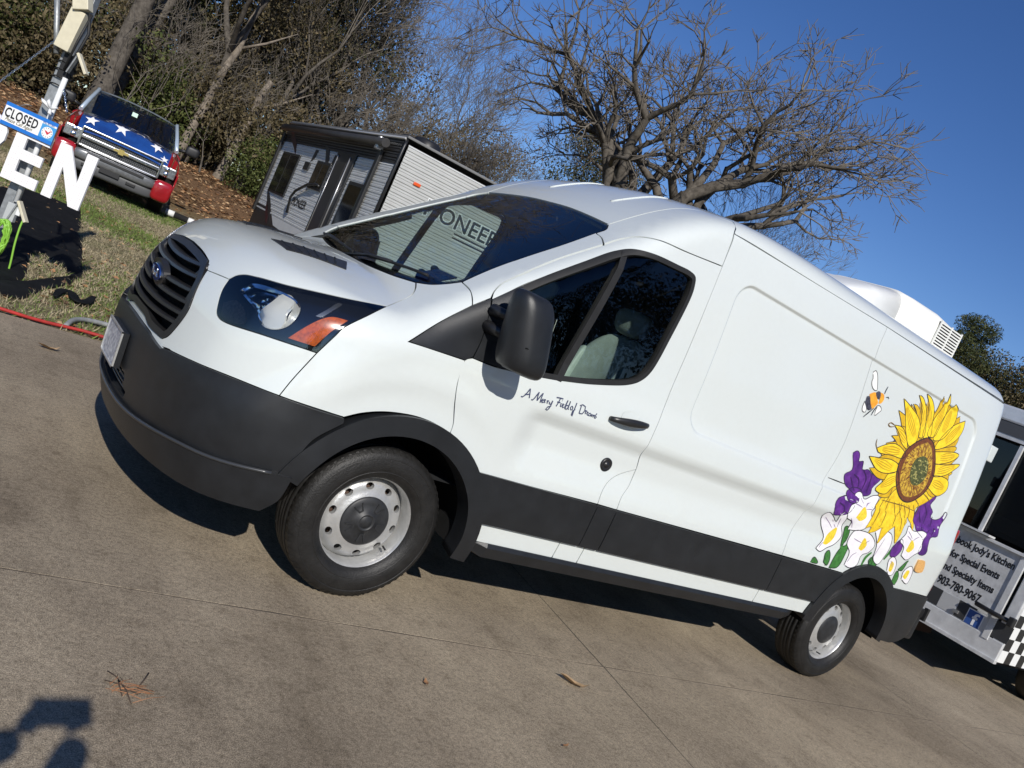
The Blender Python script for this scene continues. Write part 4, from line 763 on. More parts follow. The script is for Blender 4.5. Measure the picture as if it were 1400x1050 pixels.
def cap_mesh(front):
    mb = MB()
    if front:
        mb.lathe([(.0, -.075), (.028, -.075), (.030, -.072), (.033, -.080), (.040, -.080), (.044, -.071), (.085, -.069), (.106, -.066), (.114, -.060), (.116, -.050)], 48, 'y')
        for k in range(5):
            a = 2 * math.pi * (k + .1) / 5; M_ = Matrix.Rotation(-a, 4, 'Y')
            o_ = [(.056, -.010), (.094, -.022), (.094, -.016), (.062, -.005), (.062, .005), (.094, .016), (.094, .022), (.056, .010)]
            mb.add([M_ @ Vector((x, -.074, z)) for x, z in o_] + [M_ @ Vector((x, -.066, z)) for x, z in o_], [tuple(range(8))] + [(i, (i + 1) % 8, 8 + (i + 1) % 8, 8 + i) for i in range(8)])
    else:
        mb.lathe([(.0, -.070), (.05, -.069), (.10, -.064), (.110, -.052), (.112, -.04)], 48, 'y')
    return mb
tyre_m = mat('tyre_rubber', (.0125, .012, .0115), .52, spec=.4, var=.35, vscale=18, bump=.25, bscale=140)
cap_m = mat('hub_cap_plastic', (.020, .021, .023), .5, var=.3, vscale=26)
def wheel(name, x, y, z, rz, spin):
    w = empty(name, (x, y, z)); w.parent = van; w.rotation_euler = (0, spin, rz)
    tyre_mesh().build('tyre', tyre_m, w); r_ = rim_mesh().build('rim', M['steel'], w)
    disc_mesh().build('wheel_disc', M['steel'], w, fix=False); cap_mesh(x < 1).build('hub_cap', cap_m, w)
    mb = MB(); mb.lathe([(.0, .0), (.15, .0), (.16, .03), (.0, .03)], 36, 'y'); mb.build('brake_drum', mat('rusty_drum', (.06, .032, .02), .8, var=.4, vscale=25), w)
    mb = MB(); mb.tube([(.168, -.052, -.05), (.165, -.085, -.052)], .0045, 6); mb.build('valve_stem', M['rubber'], w)
    return w
wheel('road_wheel', 0, -.868, .352, R(0), .3); wheel('road_wheel', 3.75, -.868, .352, 0, 1.2)
wheel('road_wheel', 0, .868, .352, R(180), .0); wheel('road_wheel', 3.75, .868, .352, R(180), .0)
# ---- door mirror
def superbox(c, hd, e=5, nu=28, nv=18, shear=(0, 0), taper=0.0):
    V = []; Fc = []
    sp = lambda v: math.copysign(abs(v) ** (2 / e), v)
    for j in range(nv + 1):
        la = -math.pi / 2 + math.pi * j / nv
        for i in range(nu):
            lo = 2 * math.pi * i / nu; cl = sp(math.cos(la)); z = sp(math.sin(la))
            k = 1 + taper * z
            V.append((c[0] + hd[0] * cl * sp(math.cos(lo)) * k + shear[0] * z, c[1] + hd[1] * cl * sp(math.sin(lo)) * k + shear[1] * z, c[2] + hd[2] * z))
    for j in range(nv):
        for i in range(nu): l = (i + 1) % nu; Fc.append((j * nu + i, j * nu + l, (j + 1) * nu + l, (j + 1) * nu + i))
    return V, Fc
for sg, dr in zip((1, -1), doors):
    mdx = 0. if sg > 0 else .20          # the far one is folded back
    V, Fc = superbox((.215, -1.165, 1.385), (.075, .10, .168), 4.2, taper=-.10, shear=(-.035, .012))
    mb = MB(); mb.add([(x - .05 * max(0, 1 - ((y + 1.165) / .10) ** 2) * (x < .2), y * sg, z) for x, y, z in V], Fc, True); mr = mb.build('door_mirror', M['trim'], dr); mr.location.x = mdx; mr.location.y = mdx * .3 * sg
    mb = MB(); mb.box((.279, sg * -1.165, 1.38), (.004, .13, .23), Matrix.Rotation(R(-6), 4, 'Y'), bev=.001); mb.build('mirror_glass', M['chrome'], mr)
    for z in (1.345, 1.42):
        mb = MB(); mb.tube([(.115, sg * -.99, z), (.135, sg * -1.05, z), (.165, sg * -1.10, z)], [.028, .024, .022], 10); mb.build('mirror_arm', M['trim2'], mr)
    mb = MB(); mb.tube([(.12, sg * -1.1, 1.30), (.16, sg * -1.265, 1.335), (.27, sg * -1.262, 1.335)], .002, 5); mb.build('mirror_seam', M['black'], mr)
# ---- door handle, lock
for sg, dr in zip((1, -1), doors):
    xs = np.linspace(.962, 1.222, 15); pp, nn = pr_.to3(np.stack([xs, 1.172 + .12 * (xs - .962)], 1)); mb = MB()
    o_ = .012 + .034 * np.sin(np.linspace(0, math.pi, 15)) ** .5
    V = []; Fc = []
    for i in range(15):
        c_ = pp[i] + nn[i] * o_[i]; hh = .012 + .009 * math.sin(math.pi * i / 14)
        for a_ in range(8): t = 2 * math.pi * a_ / 8; V.append((c_[0], (c_[1] + .010 * math.cos(t)) * sg, c_[2] + hh * math.sin(t)))
    for i in range(14):
        for k in range(8): l = (k + 1) % 8; Fc.append((i * 8 + k, i * 8 + l, i * 8 + 8 + l, i * 8 + 8 + k))
    Fc += [tuple(range(8)), tuple(112 + k for k in range(8))]
    mb.add(V, Fc, True); mb.build('door_handle', M['trim2'], dr)
    th = np.linspace(0, 2 * math.pi, 40)[:-1]; q_ = np.stack([1.10 + .062 * np.cos(th), 1.205 + .048 * np.sin(th)], 1)
    V2, T = fill(q_, .010); p3, n3 = pr_.to3(V2); d_ = bdist(V2, q_); p3 = p3 + n3 * (.0015 + .004 * np.exp(-((d_ - .004) / .004) ** 2))[:, None]
    link('handle_cup', mesh('handle_cup', p3 * [1, sg, 1], T, True), M['paint'], dr)
    pp, nn = pr_.to3(np.array([[1.102, .947]])); mb = MB(); mb.lathe([(.0, -.012), (.012, -.012), (.013, -.008), (.022, -.008), (.026, -.011), (.034, -.010), (.036, .0)], 24, 'y', (1.102, float(pp[0, 1]), .947)); mb.V = [(x, y * sg, z) for x, y, z in mb.V]; mb.build('door_lock', M['trim2'], dr)
# ---- lettering and mural: thin vinyl laid on the panel
def ribbon(mb, pts, w, off, taper=True):
    P_ = catmull([(x, 0, z) for x, z in pts], .012)[:, [0, 2]]
    t = np.gradient(P_, axis=0); t /= np.maximum(np.linalg.norm(t, axis=1), 1e-9)[:, None]; nrm = np.stack([-t[:, 1], t[:, 0]], 1)
    k = np.linspace(0, 1, len(P_)); ww = w * (.45 + .55 * np.sin(np.pi * np.clip(k * .92 + .06, 0, 1))) if taper else np.full(len(P_), w)
    a_, na = pr_.to3(P_ + nrm * ww[:, None]); b_, nb = pr_.to3(P_ - nrm * ww[:, None]); a_ += na * off; b_ += nb * off; n = len(P_)
    mb.add(list(map(tuple, a_)) + list(map(tuple, b_)), [(i, i + 1, n + i + 1, n + i) for i in range(n - 1)], True)
ink = mat('ink_line', (.015, .013, .02), .5); slate = mat('slate_vinyl', (.055, .065, .12), .5)
mb = MB()
for s in MU['script']: ribbon(mb, s, .0031, .0015, False)
mb.build('door_script', slate, doors[0], fix=False)
def two(name, c, c2, sc=14, rough=.5): return mat(name, c, rough, c2=c2, vscale=sc, detail=6)
MM = dict(petal=two('petal_yellow', (.78, .50, .008), (.92, .70, .03), 22), skirt=two('petal_yellow_low', (.62, .38, .006), (.90, .66, .03), 26), leaf=two('leaf_green', (.025, .11, .02), (.06, .22, .045), 30),
          iris=two('iris_purple', (.045, .008, .11), (.14, .03, .27), 16), white=two('blossom_white', (.72, .69, .74), (.80, .80, .80), 18), yel=two('blossom_yellow', (.62, .42, .02), (.85, .68, .06), 60),
          disc=two('disc_brown', (.075, .022, .010), (.22, .07, .02), 60), ring=two('ring_gold', (.16, .045, .012), (.75, .50, .05), 42), core=two('core_green', (.02, .025, .008), (.13, .14, .04), 70),
          wing=two('wing_white', (.74, .74, .70), (.80, .80, .78), 30), bdark=two('bee_black', (.012, .012, .02), (.09, .09, .12), 60), borange=two('bee_orange', (.68, .25, .015), (.85, .42, .04), 40))
order = [('leaf', 'mural_leaf', .0015), ('iris', 'mural_iris', .0018), ('white', 'mural_blossom', .0022), ('yel', 'mural_blossom_heart', .0028), ('skirt', 'mural_drooping_petals', .0031), ('petal', 'mural_petal', .0036), ('disc', 'mural_seed_disc', .0044), ('ring', 'mural_seed_ring', .0049), ('core', 'mural_seed_core', .0054),
         ('wing', 'mural_bee_wing', .0015), ('bdark', 'mural_bee_stripe', .0024), ('borange', 'mural_bee_body', .002)]
mural = empty('sunflower_mural'); mural.parent = van; mural['label'] = 'painted sunflower, irises and bee'
pc_ = np.array(MU['disc'][0]).mean(0)
for j, poly in enumerate(MU['petal']):      # a second, darker ring of petals showing between the first
    for da, sc_ in ((.13, .93), (-.12, .86)):
        q_ = (np.array(poly) - pc_) @ np.array([[math.cos(da), math.sin(da)], [-math.sin(da), math.cos(da)]]) * sc_ + pc_; P_ = [(float(x), 0., float(z)) for x, z in q_]; P3_ = outline([P_ + P_[:1]])
        o_ = .0033 + .00004 * j - (.00012 if da < 0 else 0); ob = panel('mural_back_petal', P3_, 'y', two('petal_ochre', (.52, .30, .006), (.74, .48, .012), 24), mural, off=o_, gap=0, flange=0, h=.03)
        mb = MB(); ribbon(mb, [tuple(v) for v in np.vstack([P3_[:, [0, 2]], P3_[:1, [0, 2]]])[::2]], .0022, o_ + .00005, False); mb.build('mural_outline', ink, ob, fix=False)
for key, nm, off in order:
    for j, poly in enumerate(MU[key]):
        sharp = key in ('skirt',)
        P_ = [(x, 0., z) for x, z in poly]; o_ = off + .00006 * j
        if sharp: P3_ = outline([[P_[i], P_[(i + 1) % len(P_)]] for i in range(len(P_))])
        else:
            k_ = len(P_); P3_ = catmull(P_[-1:] + P_ + P_[:2], .012); d0 = np.linalg.norm(P3_ - np.array(P_[0]), axis=1).argmin(); P3_ = outline([P_ + P_[:1]])
        ob = panel(nm, P3_, 'y', MM[key], mural, off=o_, gap=0, flange=0, h=.03)
        if key in ('petal', 'iris', 'white', 'disc', 'leaf', 'wing', 'skirt'):
            mb = MB(); ribbon(mb, [tuple(v) for v in np.vstack([P3_[:, [0, 2]], P3_[:1, [0, 2]]])[::2]], {'iris': .0022, 'disc': .004}.get(key, .0026), o_ + .0004, False); mb.build('mural_outline', ink if key != 'skirt' else two('ochre_line', (.30, .17, .01), (.42, .25, .02)), ob, fix=False)
        if key == 'petal':      # two ochre shade strokes along every petal
            c0 = np.array(poly).mean(0); tip = np.array(poly)[np.linalg.norm(np.array(poly) - np.array(MU['disc'][0]).mean(0), axis=1).argmax()]; base = c0 * 2 - tip
            for kk in (-.6, -.2, .18, .55):
                d_ = tip - base; nn_ = np.array([-d_[1], d_[0]]); nn_ = nn_ / np.linalg.norm(nn_) * .028 * kk; mb = MB()
                ribbon(mb, [tuple(base + d_ * .25 + nn_), tuple(c0 + nn_ * 1.6), tuple(base + d_ * .82 + nn_ * .6)], .0038, o_ + .0003); mb.build('mural_shade', two('ochre', (.45, .25, .008), (.62, .38, .015)), ob, fix=False)
for key, wd_ in (('streak', .0036), ('bline', .0034)):
    for s in MU[key]:
        mb = MB(); ribbon(mb, s, wd_, .0042); mb.build('mural_stroke', two('umber_line', (.10, .05, .015), (.22, .12, .02)) if key == 'streak' else ink, mural, fix=False)
# dark seeds and flecks on the flower's disc
mb = MB(); rg = random.Random(3); cx_, cz_ = np.array(MU['disc'][0]).mean(0); core_ = np.array(MU['core'][0]); ring_ = np.array(MU['ring'][0])
cand = nrg.uniform(ring_.min(0), ring_.max(0), (700, 2)); cand = cand[inside(cand, ring_) & ~inside(cand, core_)][:150]; 
for c_ in cand:
    v = c_ - np.array([cx_, cz_]); v = v / np.linalg.norm(v) * .014; w_ = np.array([v[1], -v[0]]) * .7; ribbon(mb, [tuple(c_ - v + w_), tuple(c_), tuple(c_ + v + w_ * .2)], .0032, .0052)
mb.build('mural_flecks', MM['disc'], mural, fix=False)['kind'] = 'stuff'
mb = MB(); cand = nrg.uniform(core_.min(0), core_.max(0), (160, 2)); cand = cand[inside(cand, core_)][:60]
for c_ in cand: ribbon(mb, [tuple(c_ + (-.008, 0)), tuple(c_ + (0, .004)), tuple(c_ + (.008, -.002))], .003, .0058)
mb.build('mural_seeds', two('seed_yellow', (.35, .32, .10), (.5, .45, .16)), mural, fix=False)['kind'] = 'stuff'
# thin crease lines on the rear side panel
for pts in ([TR['fillerline'][0][0], TR['fillerline'][0][1]],):
    mb = MB(); ribbon(mb, [(pts[0][0], pts[0][2]), (pts[1][0], pts[1][2])], .0035, .001); mb.build('panel_slot', M['rubber'], van, fix=False)
for s in MU['blade']:
    mb = MB(); ribbon(mb, s, .013, .0019); mb.build('mural_leaf_blade', MM['leaf'], mural, fix=False)
for s in MU['vein']:
    mb = MB(); ribbon(mb, s, .0026, .0034); mb.build('mural_vein', two('mauve_line', (.16, .09, .22), (.30, .22, .34)), mural, fix=False)
for s in MU['fold']:
    mb = MB(); ribbon(mb, s, .006, .0024); mb.build('mural_iris_fold', two('iris_dark', (.02, .004, .05), (.05, .01, .10)), mural, fix=False)
# ---- roof air conditioner
ac = empty('roof_air_conditioner', (3.9, 0, 2.45), 0, 'white roof air conditioner with slatted side on top of the van', 'air conditioner')
acm = mat('aged_white_plastic', (.74, .74, .70), .4, var=.04, vscale=6); acg = mat('grey_white_plastic', (.68, .69, .68), .4, var=.04, vscale=6)
def loft(stations, n=28, e=4.5):
    V = []; Fc = []
    for (x, w_, z0, z1) in stations:
        for k in range(n + 1):
            t = math.pi * k / n; cs, sn = math.cos(t), math.sin(t)
            V.append((x, -w_ * math.copysign(abs(cs) ** (2 / e), cs), z0 + (z1 - z0) * abs(sn) ** (2 / e)))
    m_ = n + 1
    for i in range(len(stations) - 1):
        for k in range(n): Fc.append((i * m_ + k, i * m_ + k + 1, (i + 1) * m_ + k + 1, (i + 1) * m_ + k))
    Fc += [tuple(range(m_)), tuple((len(stations) - 1) * m_ + k for k in range(m_))]
    return V, Fc
o0 = Vector((3.9, 0, 2.45))
V, Fc = loft([(3.04, .33, 2.44, 2.50), (3.12, .345, 2.44, 2.56), (3.40, .352, 2.44, 2.655), (3.72, .354, 2.44, 2.73)], e=6)
mb = MB(); mb.add([Vector(v) - o0 for v in V], Fc, True); mb.build('air_conditioner_nose', acg, ac)
V, Fc = loft([(3.70, .30, 2.44, 2.70), (3.72, .362, 2.44, 2.735), (3.90, .362, 2.44, 2.748), (4.25, .362, 2.44, 2.758), (4.50, .36, 2.44, 2.738), (4.585, .352, 2.44, 2.70), (4.61, .33, 2.44, 2.64)], e=8)
mb = MB(); mb.add([Vector(v) - o0 for v in V], Fc, True); mb.build('air_conditioner_shroud', acm, ac)
for sg in (1, -1):
    mb = MB(); mb.box(Vector((4.41, sg * -.362, 2.60)) - o0, (.32, .012, .21)); mb.build('vent_recess', M['black'], ac)
    for k in range(10):
        mb = MB(); mb.box(Vector((4.41, sg * -.371, 2.503 + k * .0215)) - o0, (.335, .010, .0105)); mb.build('vent_slat', acm, ac)
    for x in (4.248, 4.41, 4.572): mb = MB(); mb.box(Vector((x, sg * -.3725, 2.60)) - o0, (.012, .011, .225)); mb.build('vent_post', acm, ac)
# ---- cab interior
mb = MB(); mb.box((.22, 0, 1.13), (.50, 1.70, .36), bev=.05); mb.box((-.02, 0, 1.22), (.22, 1.5, .16), bev=.04); mb.build('dashboard', M['dash'], van)
mb = MB(); mb.box((.35, -.45, 1.34), (.20, .36, .10), bev=.03); mb.build('instrument_hood', M['dash'], van)
mb = MB(); mb.tube([(.62 + .08 * math.sin(t), -.45 + .19 * math.cos(t), 1.27 + .17 * math.sin(t)) for t in np.linspace(0, 2 * math.pi, 30)[:-1]], .015, 8, closed=True); mb.tube([(.62, -.63, 1.27), (.60, -.45, 1.26), (.62, -.27, 1.27)], .02, 8); mb.tube([(.40, -.45, 1.18), (.62, -.45, 1.26)], .03, 8); mb.build('steering_wheel', M['dash'], van)
def seat(y0):
    s = empty('seat', (1.12, y0, .62)); s.parent = van; z0 = Vector((1.12, y0, .62))
    V, Fc = superbox((.0, 0, .20), (.26, .25, .10), 4); mb = MB(); mb.add(V, Fc, True); mb.build('seat_cushion', M['seat'], s)
    V, Fc = superbox((.20, 0, .60), (.07, .245, .36), 3.4, taper=-.16, shear=(.07, 0)); mb = MB(); mb.add([(x - .05 * min(1, (abs(y) / .2) ** 2) * (x < .26), y, z) for x, y, z in V], Fc, True); mb.build('seat_back', M['seat'], s)
    for q in (-1, 1):
        V, Fc = superbox((.10, q * .20, .55), (.055, .045, .27), 3, taper=-.25, shear=(.06, 0)); mb = MB(); mb.add(V, Fc, True); mb.build('side_bolster', M['seat'], s)
    V, Fc = superbox((.235, 0, 1.035), (.045, .135, .075), 3, taper=.12); mb = MB(); mb.add(V, Fc, True); mb.build('head_restraint', M['seat'], s)
    mb = MB(); mb.tube([(.25, -.06, .90), (.24, -.06, 1.0)], .008, 6); mb.tube([(.25, .06, .90), (.24, .06, 1.0)], .008, 6); mb.build('restraint_post', M['rubber'], s)
    mb = MB(); mb.box((0, 0, -.12), (.45, .42, .40)); mb.build('seat_base', M['dash'], s)
seat(-.46); seat(.46)
mb = MB(); mb.add([(1.62, -.9, .5), (1.62, .9, .5), (1.62, .86, 2.3), (1.62, -.86, 2.3)], [(0, 1, 2, 3)]); mb.build('bulkhead', mat('dark_grey_liner', (.03, .031, .033), .8), van)
mb = MB(); mb.add([(-.1, -.95, .62), (1.65, -.95, .62), (1.65, .95, .62), (-.1, .95, .62)], [(0, 1, 2, 3)]); mb.build('cab_floor', M['dash'], van)
# headliner and pillar linings
q_ = np.array([(.80, -.52), (1.6, -.62), (1.6, .62), (.80, .52)]); V2, T = fill(q_, .1); pzz = Proj('z', 1.5); p3, n3 = pzz.to3(V2); p3 -= n3 * .05
link('headliner', mesh('headliner', p3, T, True), mat('headliner_grey', (.20, .205, .20), .9), van)
mb = MB(); mb.box((.74, -.02, 1.955), (.03, .22, .06), bev=.012); mb.tube([(.80, 0, 2.03), (.75, -.02, 1.96)], .01, 6); mb.build('rear_view_mirror', M['dash'], van)
mb = MB(); mb.tube([(.18, .80, 1.50), (.20, .74, 1.53), (.34, .70, 1.64), (.42, .70, 1.70), (.44, .77, 1.72)], .014, 8); mb.build('grab_handle', mat('beige_plastic', (.42, .42, .36), .5), van)
panel('roof_side_lining', TR['cabside'], 'pt', mat('lining_grey', (.10, .10, .10), .9), van, pa=(1.1, .3, 1.75), both=True, h=.06, off=-.045, gap=-.03, flange=0)
for sg in (1, -1):
    mb = MB(); mb.box((1.44, sg * .90, 1.30), (.42, .02, 1.3)); mb.box((1.44, sg * .86, 2.05), (.42, .02, .40)); mb.build('pillar_lining', M['dash'], van)
# things lying on the dashboard behind the glass
dk = empty('dashboard_papers', (.13, -.47, 1.345), R(8), 'blue box with a printed card and yellow flowers on the van dashboard', 'box')
mb = MB(); mb.box((0, 0, .045), (.16, .22, .09), bev=.006); mb.build('box_body', mat('bright_blue_card', (.01, .05, .30), .4), dk)
mb = MB(); mb.box((-.05, -.02, .112), (.10, .16, .006), Matrix.Rotation(R(-28), 4, 'Y')); mb.build('printed_card', mat('white_card', (.75, .76, .78), .5, c2=(.16, .2, .5), vscale=70), dk)
for (a_, b_, c_) in ((.02, .12, .13), (.05, .16, .10), (-.02, .15, .09), (.0, -.16, .08)):
    mb = MB(); mb.add(*superbox((a_, b_, c_), (.022, .022, .018), 2, 10, 7), smooth=True); mb.build('flower_head', mat('yellow_bloom', (.7, .52, .03), .6, c2=(.45, .12, .02), vscale=60), dk)
mb = MB(); mb.box((.03, -.12, .03), (.10, .12, .05), bev=.01); mb.build('red_pouch', mat('red_cloth', (.28, .03, .025), .7), dk)
mb = MB(); mb.box((.14, .02, .01), (.10, .52, .006)); mb.build('pale_paper', mat('pale_green_paper', (.55, .66, .56), .6), dk)
# ================================================================== GROUND
TY = herm([2.6, 9, 14, 18, 24, 45, 160], [0, .10, .22, .50, 1.25, 2.2, 5.0])
def edge_y(x): return np.where(np.asarray(x) < 1.2, 2.73 + .148 * np.asarray(x), 2.9 + 0 * np.asarray(x))
def ground_z(x, y):
    x = np.asarray(x, float); y = np.asarray(y, float); z = TY(np.clip(y, 2.6, 159)); k = ss(9, 16, x)
    return np.where(y > edge_y(x), z * (1 - .35 * k), 0.) - .012
def surf_mat(name, build):
    m, nt, b = nodes(name); build(nt.nodes, nt.links, b, nt.nodes.new('ShaderNodeTexCoord')); return m
def noise(N, L, tc, scale, detail=6, rough=.6, stretch=None):
    t = N.new('ShaderNodeTexNoise'); t.inputs['Scale'].default_value = scale; t.inputs['Detail'].default_value = detail; t.inputs['Roughness'].default_value = rough
    src = tc.outputs['Object']
    if stretch:
        mp = N.new('ShaderNodeMapping'); mp.inputs['Scale'].default_value = stretch; mp.inputs['Rotation'].default_value = (0, 0, .35); L.new(src, mp.inputs[0]); src = mp.outputs[0]
    L.new(src, t.inputs['Vector']); return t
def ramp(N, L, src, stops):
    r = N.new('ShaderNodeValToRGB'); e = r.color_ramp.elements
    while len(e) < len(stops): e.new(.5)
    for q, (p, c) in zip(e, stops): q.position = p; q.color = (*c, 1)
    L.new(src, r.inputs[0]); return r
def mixc(N, L, f, a, b, mode='MIX'):
    m = N.new('ShaderNodeMix'); m.data_type = 'RGBA'; m.blend_type = mode
    if isinstance(f, float): m.inputs[0].default_value = f
    else: L.new(f, m.inputs[0])
    L.new(a, m.inputs[6]); L.new(b, m.inputs[7]); return m.outputs[2]
def conc(N, L, b, tc):
    n1 = noise(N, L, tc, .48, 7, .62); n2 = noise(N, L, tc, 2.6, 8, .7, (1, .35, 1)); n3 = noise(N, L, tc, 55, 6, .75); n4 = noise(N, L, tc, 260, 3, .6)
    c1 = ramp(N, L, n1.outputs[0], [(.30, (.185, .150, .108)), (.70, (.385, .322, .235))])
    c2 = ramp(N, L, n2.outputs[0], [(.28, (.64, .62, .59)), (.44, (.91, .90, .89)), (.60, (1.02, 1.02, 1.01)), (.76, (1.14, 1.13, 1.11))])
    c3 = ramp(N, L, n3.outputs[0], [(.34, (.52, .50, .48)), (.50, (1, 1, 1)), (.66, (1.35, 1.35, 1.34))])
    c4 = ramp(N, L, n4.outputs[0], [(.36, (.42, .41, .40)), (.50, (1, 1, 1)), (.64, (1.55, 1.55, 1.54))])
    x = mixc(N, L, 1.0, c1.outputs[0], c2.outputs[0], 'MULTIPLY'); x = mixc(N, L, .8, x, c3.outputs[0], 'MULTIPLY'); x = mixc(N, L, .85, x, c4.outputs[0], 'MULTIPLY')
    n5 = noise(N, L, tc, 9, 8, .72); c5 = ramp(N, L, n5.outputs[0], [(.34, (.74, .72, .70)), (.47, (1, 1, 1)), (.64, (1.10, 1.09, 1.08))]); x = mixc(N, L, .8, x, c5.outputs[0], 'MULTIPLY')
    vo = N.new('ShaderNodeTexVoronoi'); vo.inputs['Scale'].default_value = 1.7; L.new(tc.outputs['Object'], vo.inputs['Vector']); c6 = ramp(N, L, vo.outputs['Distance'], [(.0, (.45, .42, .40)), (.035, (.55, .52, .50)), (.06, (1, 1, 1))]); x = mixc(N, L, .55, x, c6.outputs[0], 'MULTIPLY')
    L.new(x, b.inputs['Base Color']); b.inputs['Roughness'].default_value = .88; b.inputs['Specular IOR Level'].default_value = .25
    bp = N.new('ShaderNodeBump'); bp.inputs['Strength'].default_value = .55; bp.inputs['Distance'].default_value = .006; L.new(n4.outputs[0], bp.inputs['Height'])
    bp2 = N.new('ShaderNodeBump'); bp2.inputs['Strength'].default_value = .35; bp2.inputs['Distance'].default_value = .01; L.new(n3.outputs[0], bp2.inputs['Height']); L.new(bp.outputs[0], bp2.inputs['Normal']); L.new(bp2.outputs[0], b.inputs['Normal'])
M['conc'] = surf_mat('concrete', conc)
def lawnf(N, L, b, tc):
    n1 = noise(N, L, tc, .42, 5); n2 = noise(N, L, tc, 6, 8, .75); n3 = noise(N, L, tc, 70, 5, .7)
    c1 = ramp(N, L, n1.outputs[0], [(.34, (.31, .25, .165)), (.50, (.26, .225, .13)), (.64, (.14, .165, .055))])
    c2 = ramp(N, L, n2.outputs[0], [(.32, (.45, .42, .38)), (.5, (1, 1, 1)), (.70, (1.3, 1.27, 1.2))]); c3 = ramp(N, L, n3.outputs[0], [(.32, (.40, .38, .35)), (.5, (1, 1, 1)), (.7, (1.5, 1.45, 1.35))])
    x = mixc(N, L, 1.0, c1.outputs[0], c2.outputs[0], 'MULTIPLY'); x = mixc(N, L, 1.0, x, c3.outputs[0], 'MULTIPLY')
    # leaf litter on the bank below the trees
    sx = N.new('ShaderNodeSeparateXYZ'); L.new(tc.outputs['Object'], sx.inputs[0]); ad = N.new('ShaderNodeMath'); ad.operation = 'ADD'
    mm = N.new('ShaderNodeMath'); mm.operation = 'MULTIPLY'; mm.inputs[1].default_value = 5.0; L.new(n1.outputs[0], mm.inputs[0]); L.new(sx.outputs[1], ad.inputs[0]); L.new(mm.outputs[0], ad.inputs[1])
    mr = N.new('ShaderNodeMapRange'); mr.inputs[1].default_value = 17.5; mr.inputs[2].default_value = 20.5; L.new(ad.outputs[0], mr.inputs[0])
    lf = ramp(N, L, n3.outputs[0], [(.30, (.06, .036, .02)), (.5, (.20, .115, .06)), (.7, (.38, .25, .14))])
    x = mixc(N, L, mr.outputs[0], x, lf.outputs[0]); L.new(x, b.inputs['Base Color']); b.inputs['Roughness'].default_value = .95; b.inputs['Specular IOR Level'].default_value = .1
    bp = N.new('ShaderNodeBump'); bp.inputs['Strength'].default_value = .8; bp.inputs['Distance'].default_value = .05; L.new(n3.outputs[0], bp.inputs['Height']); L.new(bp.outputs[0], b.inputs['Normal'])
M['lawn'] = surf_mat('winter_lawn', lawnf)
# lawn and far ground: one sheet to the horizon
xs = np.concatenate([[-600, -200, -80, -40, -20], np.arange(-12, 30.1, .6), [36, 46, 60, 90, 200, 600]]); yy = np.concatenate([[-600, -200, -80, -40, -20, -10, 0, 2.0], np.arange(2.3, 3.4, .08), np.arange(3.4, 30, .5), [33, 38, 45, 60, 90, 159, 260, 600]])
GX, GY = np.meshgrid(xs, yy); GZ = ground_z(GX, GY) + .02 * np.sin(GX * 1.3 + GY) * ss(4, 8, GY) - .008 * (GY <= edge_y(GX)); nx = len(xs)
V = np.stack([GX, GY, GZ], -1).reshape(-1, 3); Fc = [(j * nx + i, j * nx + i + 1, (j + 1) * nx + i + 1, (j + 1) * nx + i) for j in range(len(yy) - 1) for i in range(nx - 1)]
tag(link('lawn', mesh('lawn', V, Fc, True), M['lawn']), kind='structure')
# the concrete drive, poured in slabs with tooled joints
drive = tag(empty('driveway', (0, 0, 0)), kind='structure')
def jx(i, y): return (1.66 if i == 0 else 1.66 + 3.42 * i) + (.165 * (y + .0) if i <= 0 else .17 * y) * 1.0       # cross joints
def jy(k, x): return -1.205 - .0245 * x + (k * 3.95)
def slab(i, k):
    g = .0045; c = []
    for (ii, kk, sx_, sy_) in ((i, k, 1, 1), (i + 1, k, -1, 1), (i + 1, k + 1, -1, -1), (i, k + 1, 1, -1)):
        y = jy(kk, 1.6 + 3.4 * ii); x = jx(ii, y); y = jy(kk, x); c.append((x + sx_ * g, y + sy_ * g))
    if k == 0:            # the slab row along the lawn ends at a ragged edge
        c[2] = (c[2][0], float(edge_y(c[2][0]))); c[3] = (c[3][0], float(edge_y(c[3][0])))
    q = []
    for a, b in zip(c, c[1:] + c[:1]): n = max(2, int(math.dist(a, b) / .25)); q += [(a[0] + (b[0] - a[0]) * t / n, a[1] + (b[1] - a[1]) * t / n) for t in range(n)]
    r_ = random.Random(i * 7 + k); q = [(x + r_.uniform(-.0025, .0025), y + r_.uniform(-.0025, .0025)) for x, y in q]
    q2 = inset(np.array(q), .001); n = len(q); V = [(x, y, 0) for x, y in q2] + [(x, y, -.0008) for x, y in q] + [(x, y, -.045) for x, y in q]
    mb = MB(); mb.add(V, [tuple(range(n))] + [(a * n + j, (a + 1) * n + j, (a + 1) * n + (j + 1) % n, a * n + (j + 1) % n) for a in (0, 1) for j in range(n)]); return mb.build('slab', M['conc'], drive)
for i in range(-4, 6):
    for k in (-3, -2, -1, 0): slab(i, k)
mb = MB(); mb.add([(-13, -13, -.0014), (22, -13, -.0014), (22, 2.75, -.0014), (1.2, 2.75, -.0014), (-10, 1.1, -.0014)], [(0, 1, 2, 3, 4)]); mb.build('joint_bed', mat('joint_dirt', (.075, .06, .045), .95, var=.4, vscale=12), drive)
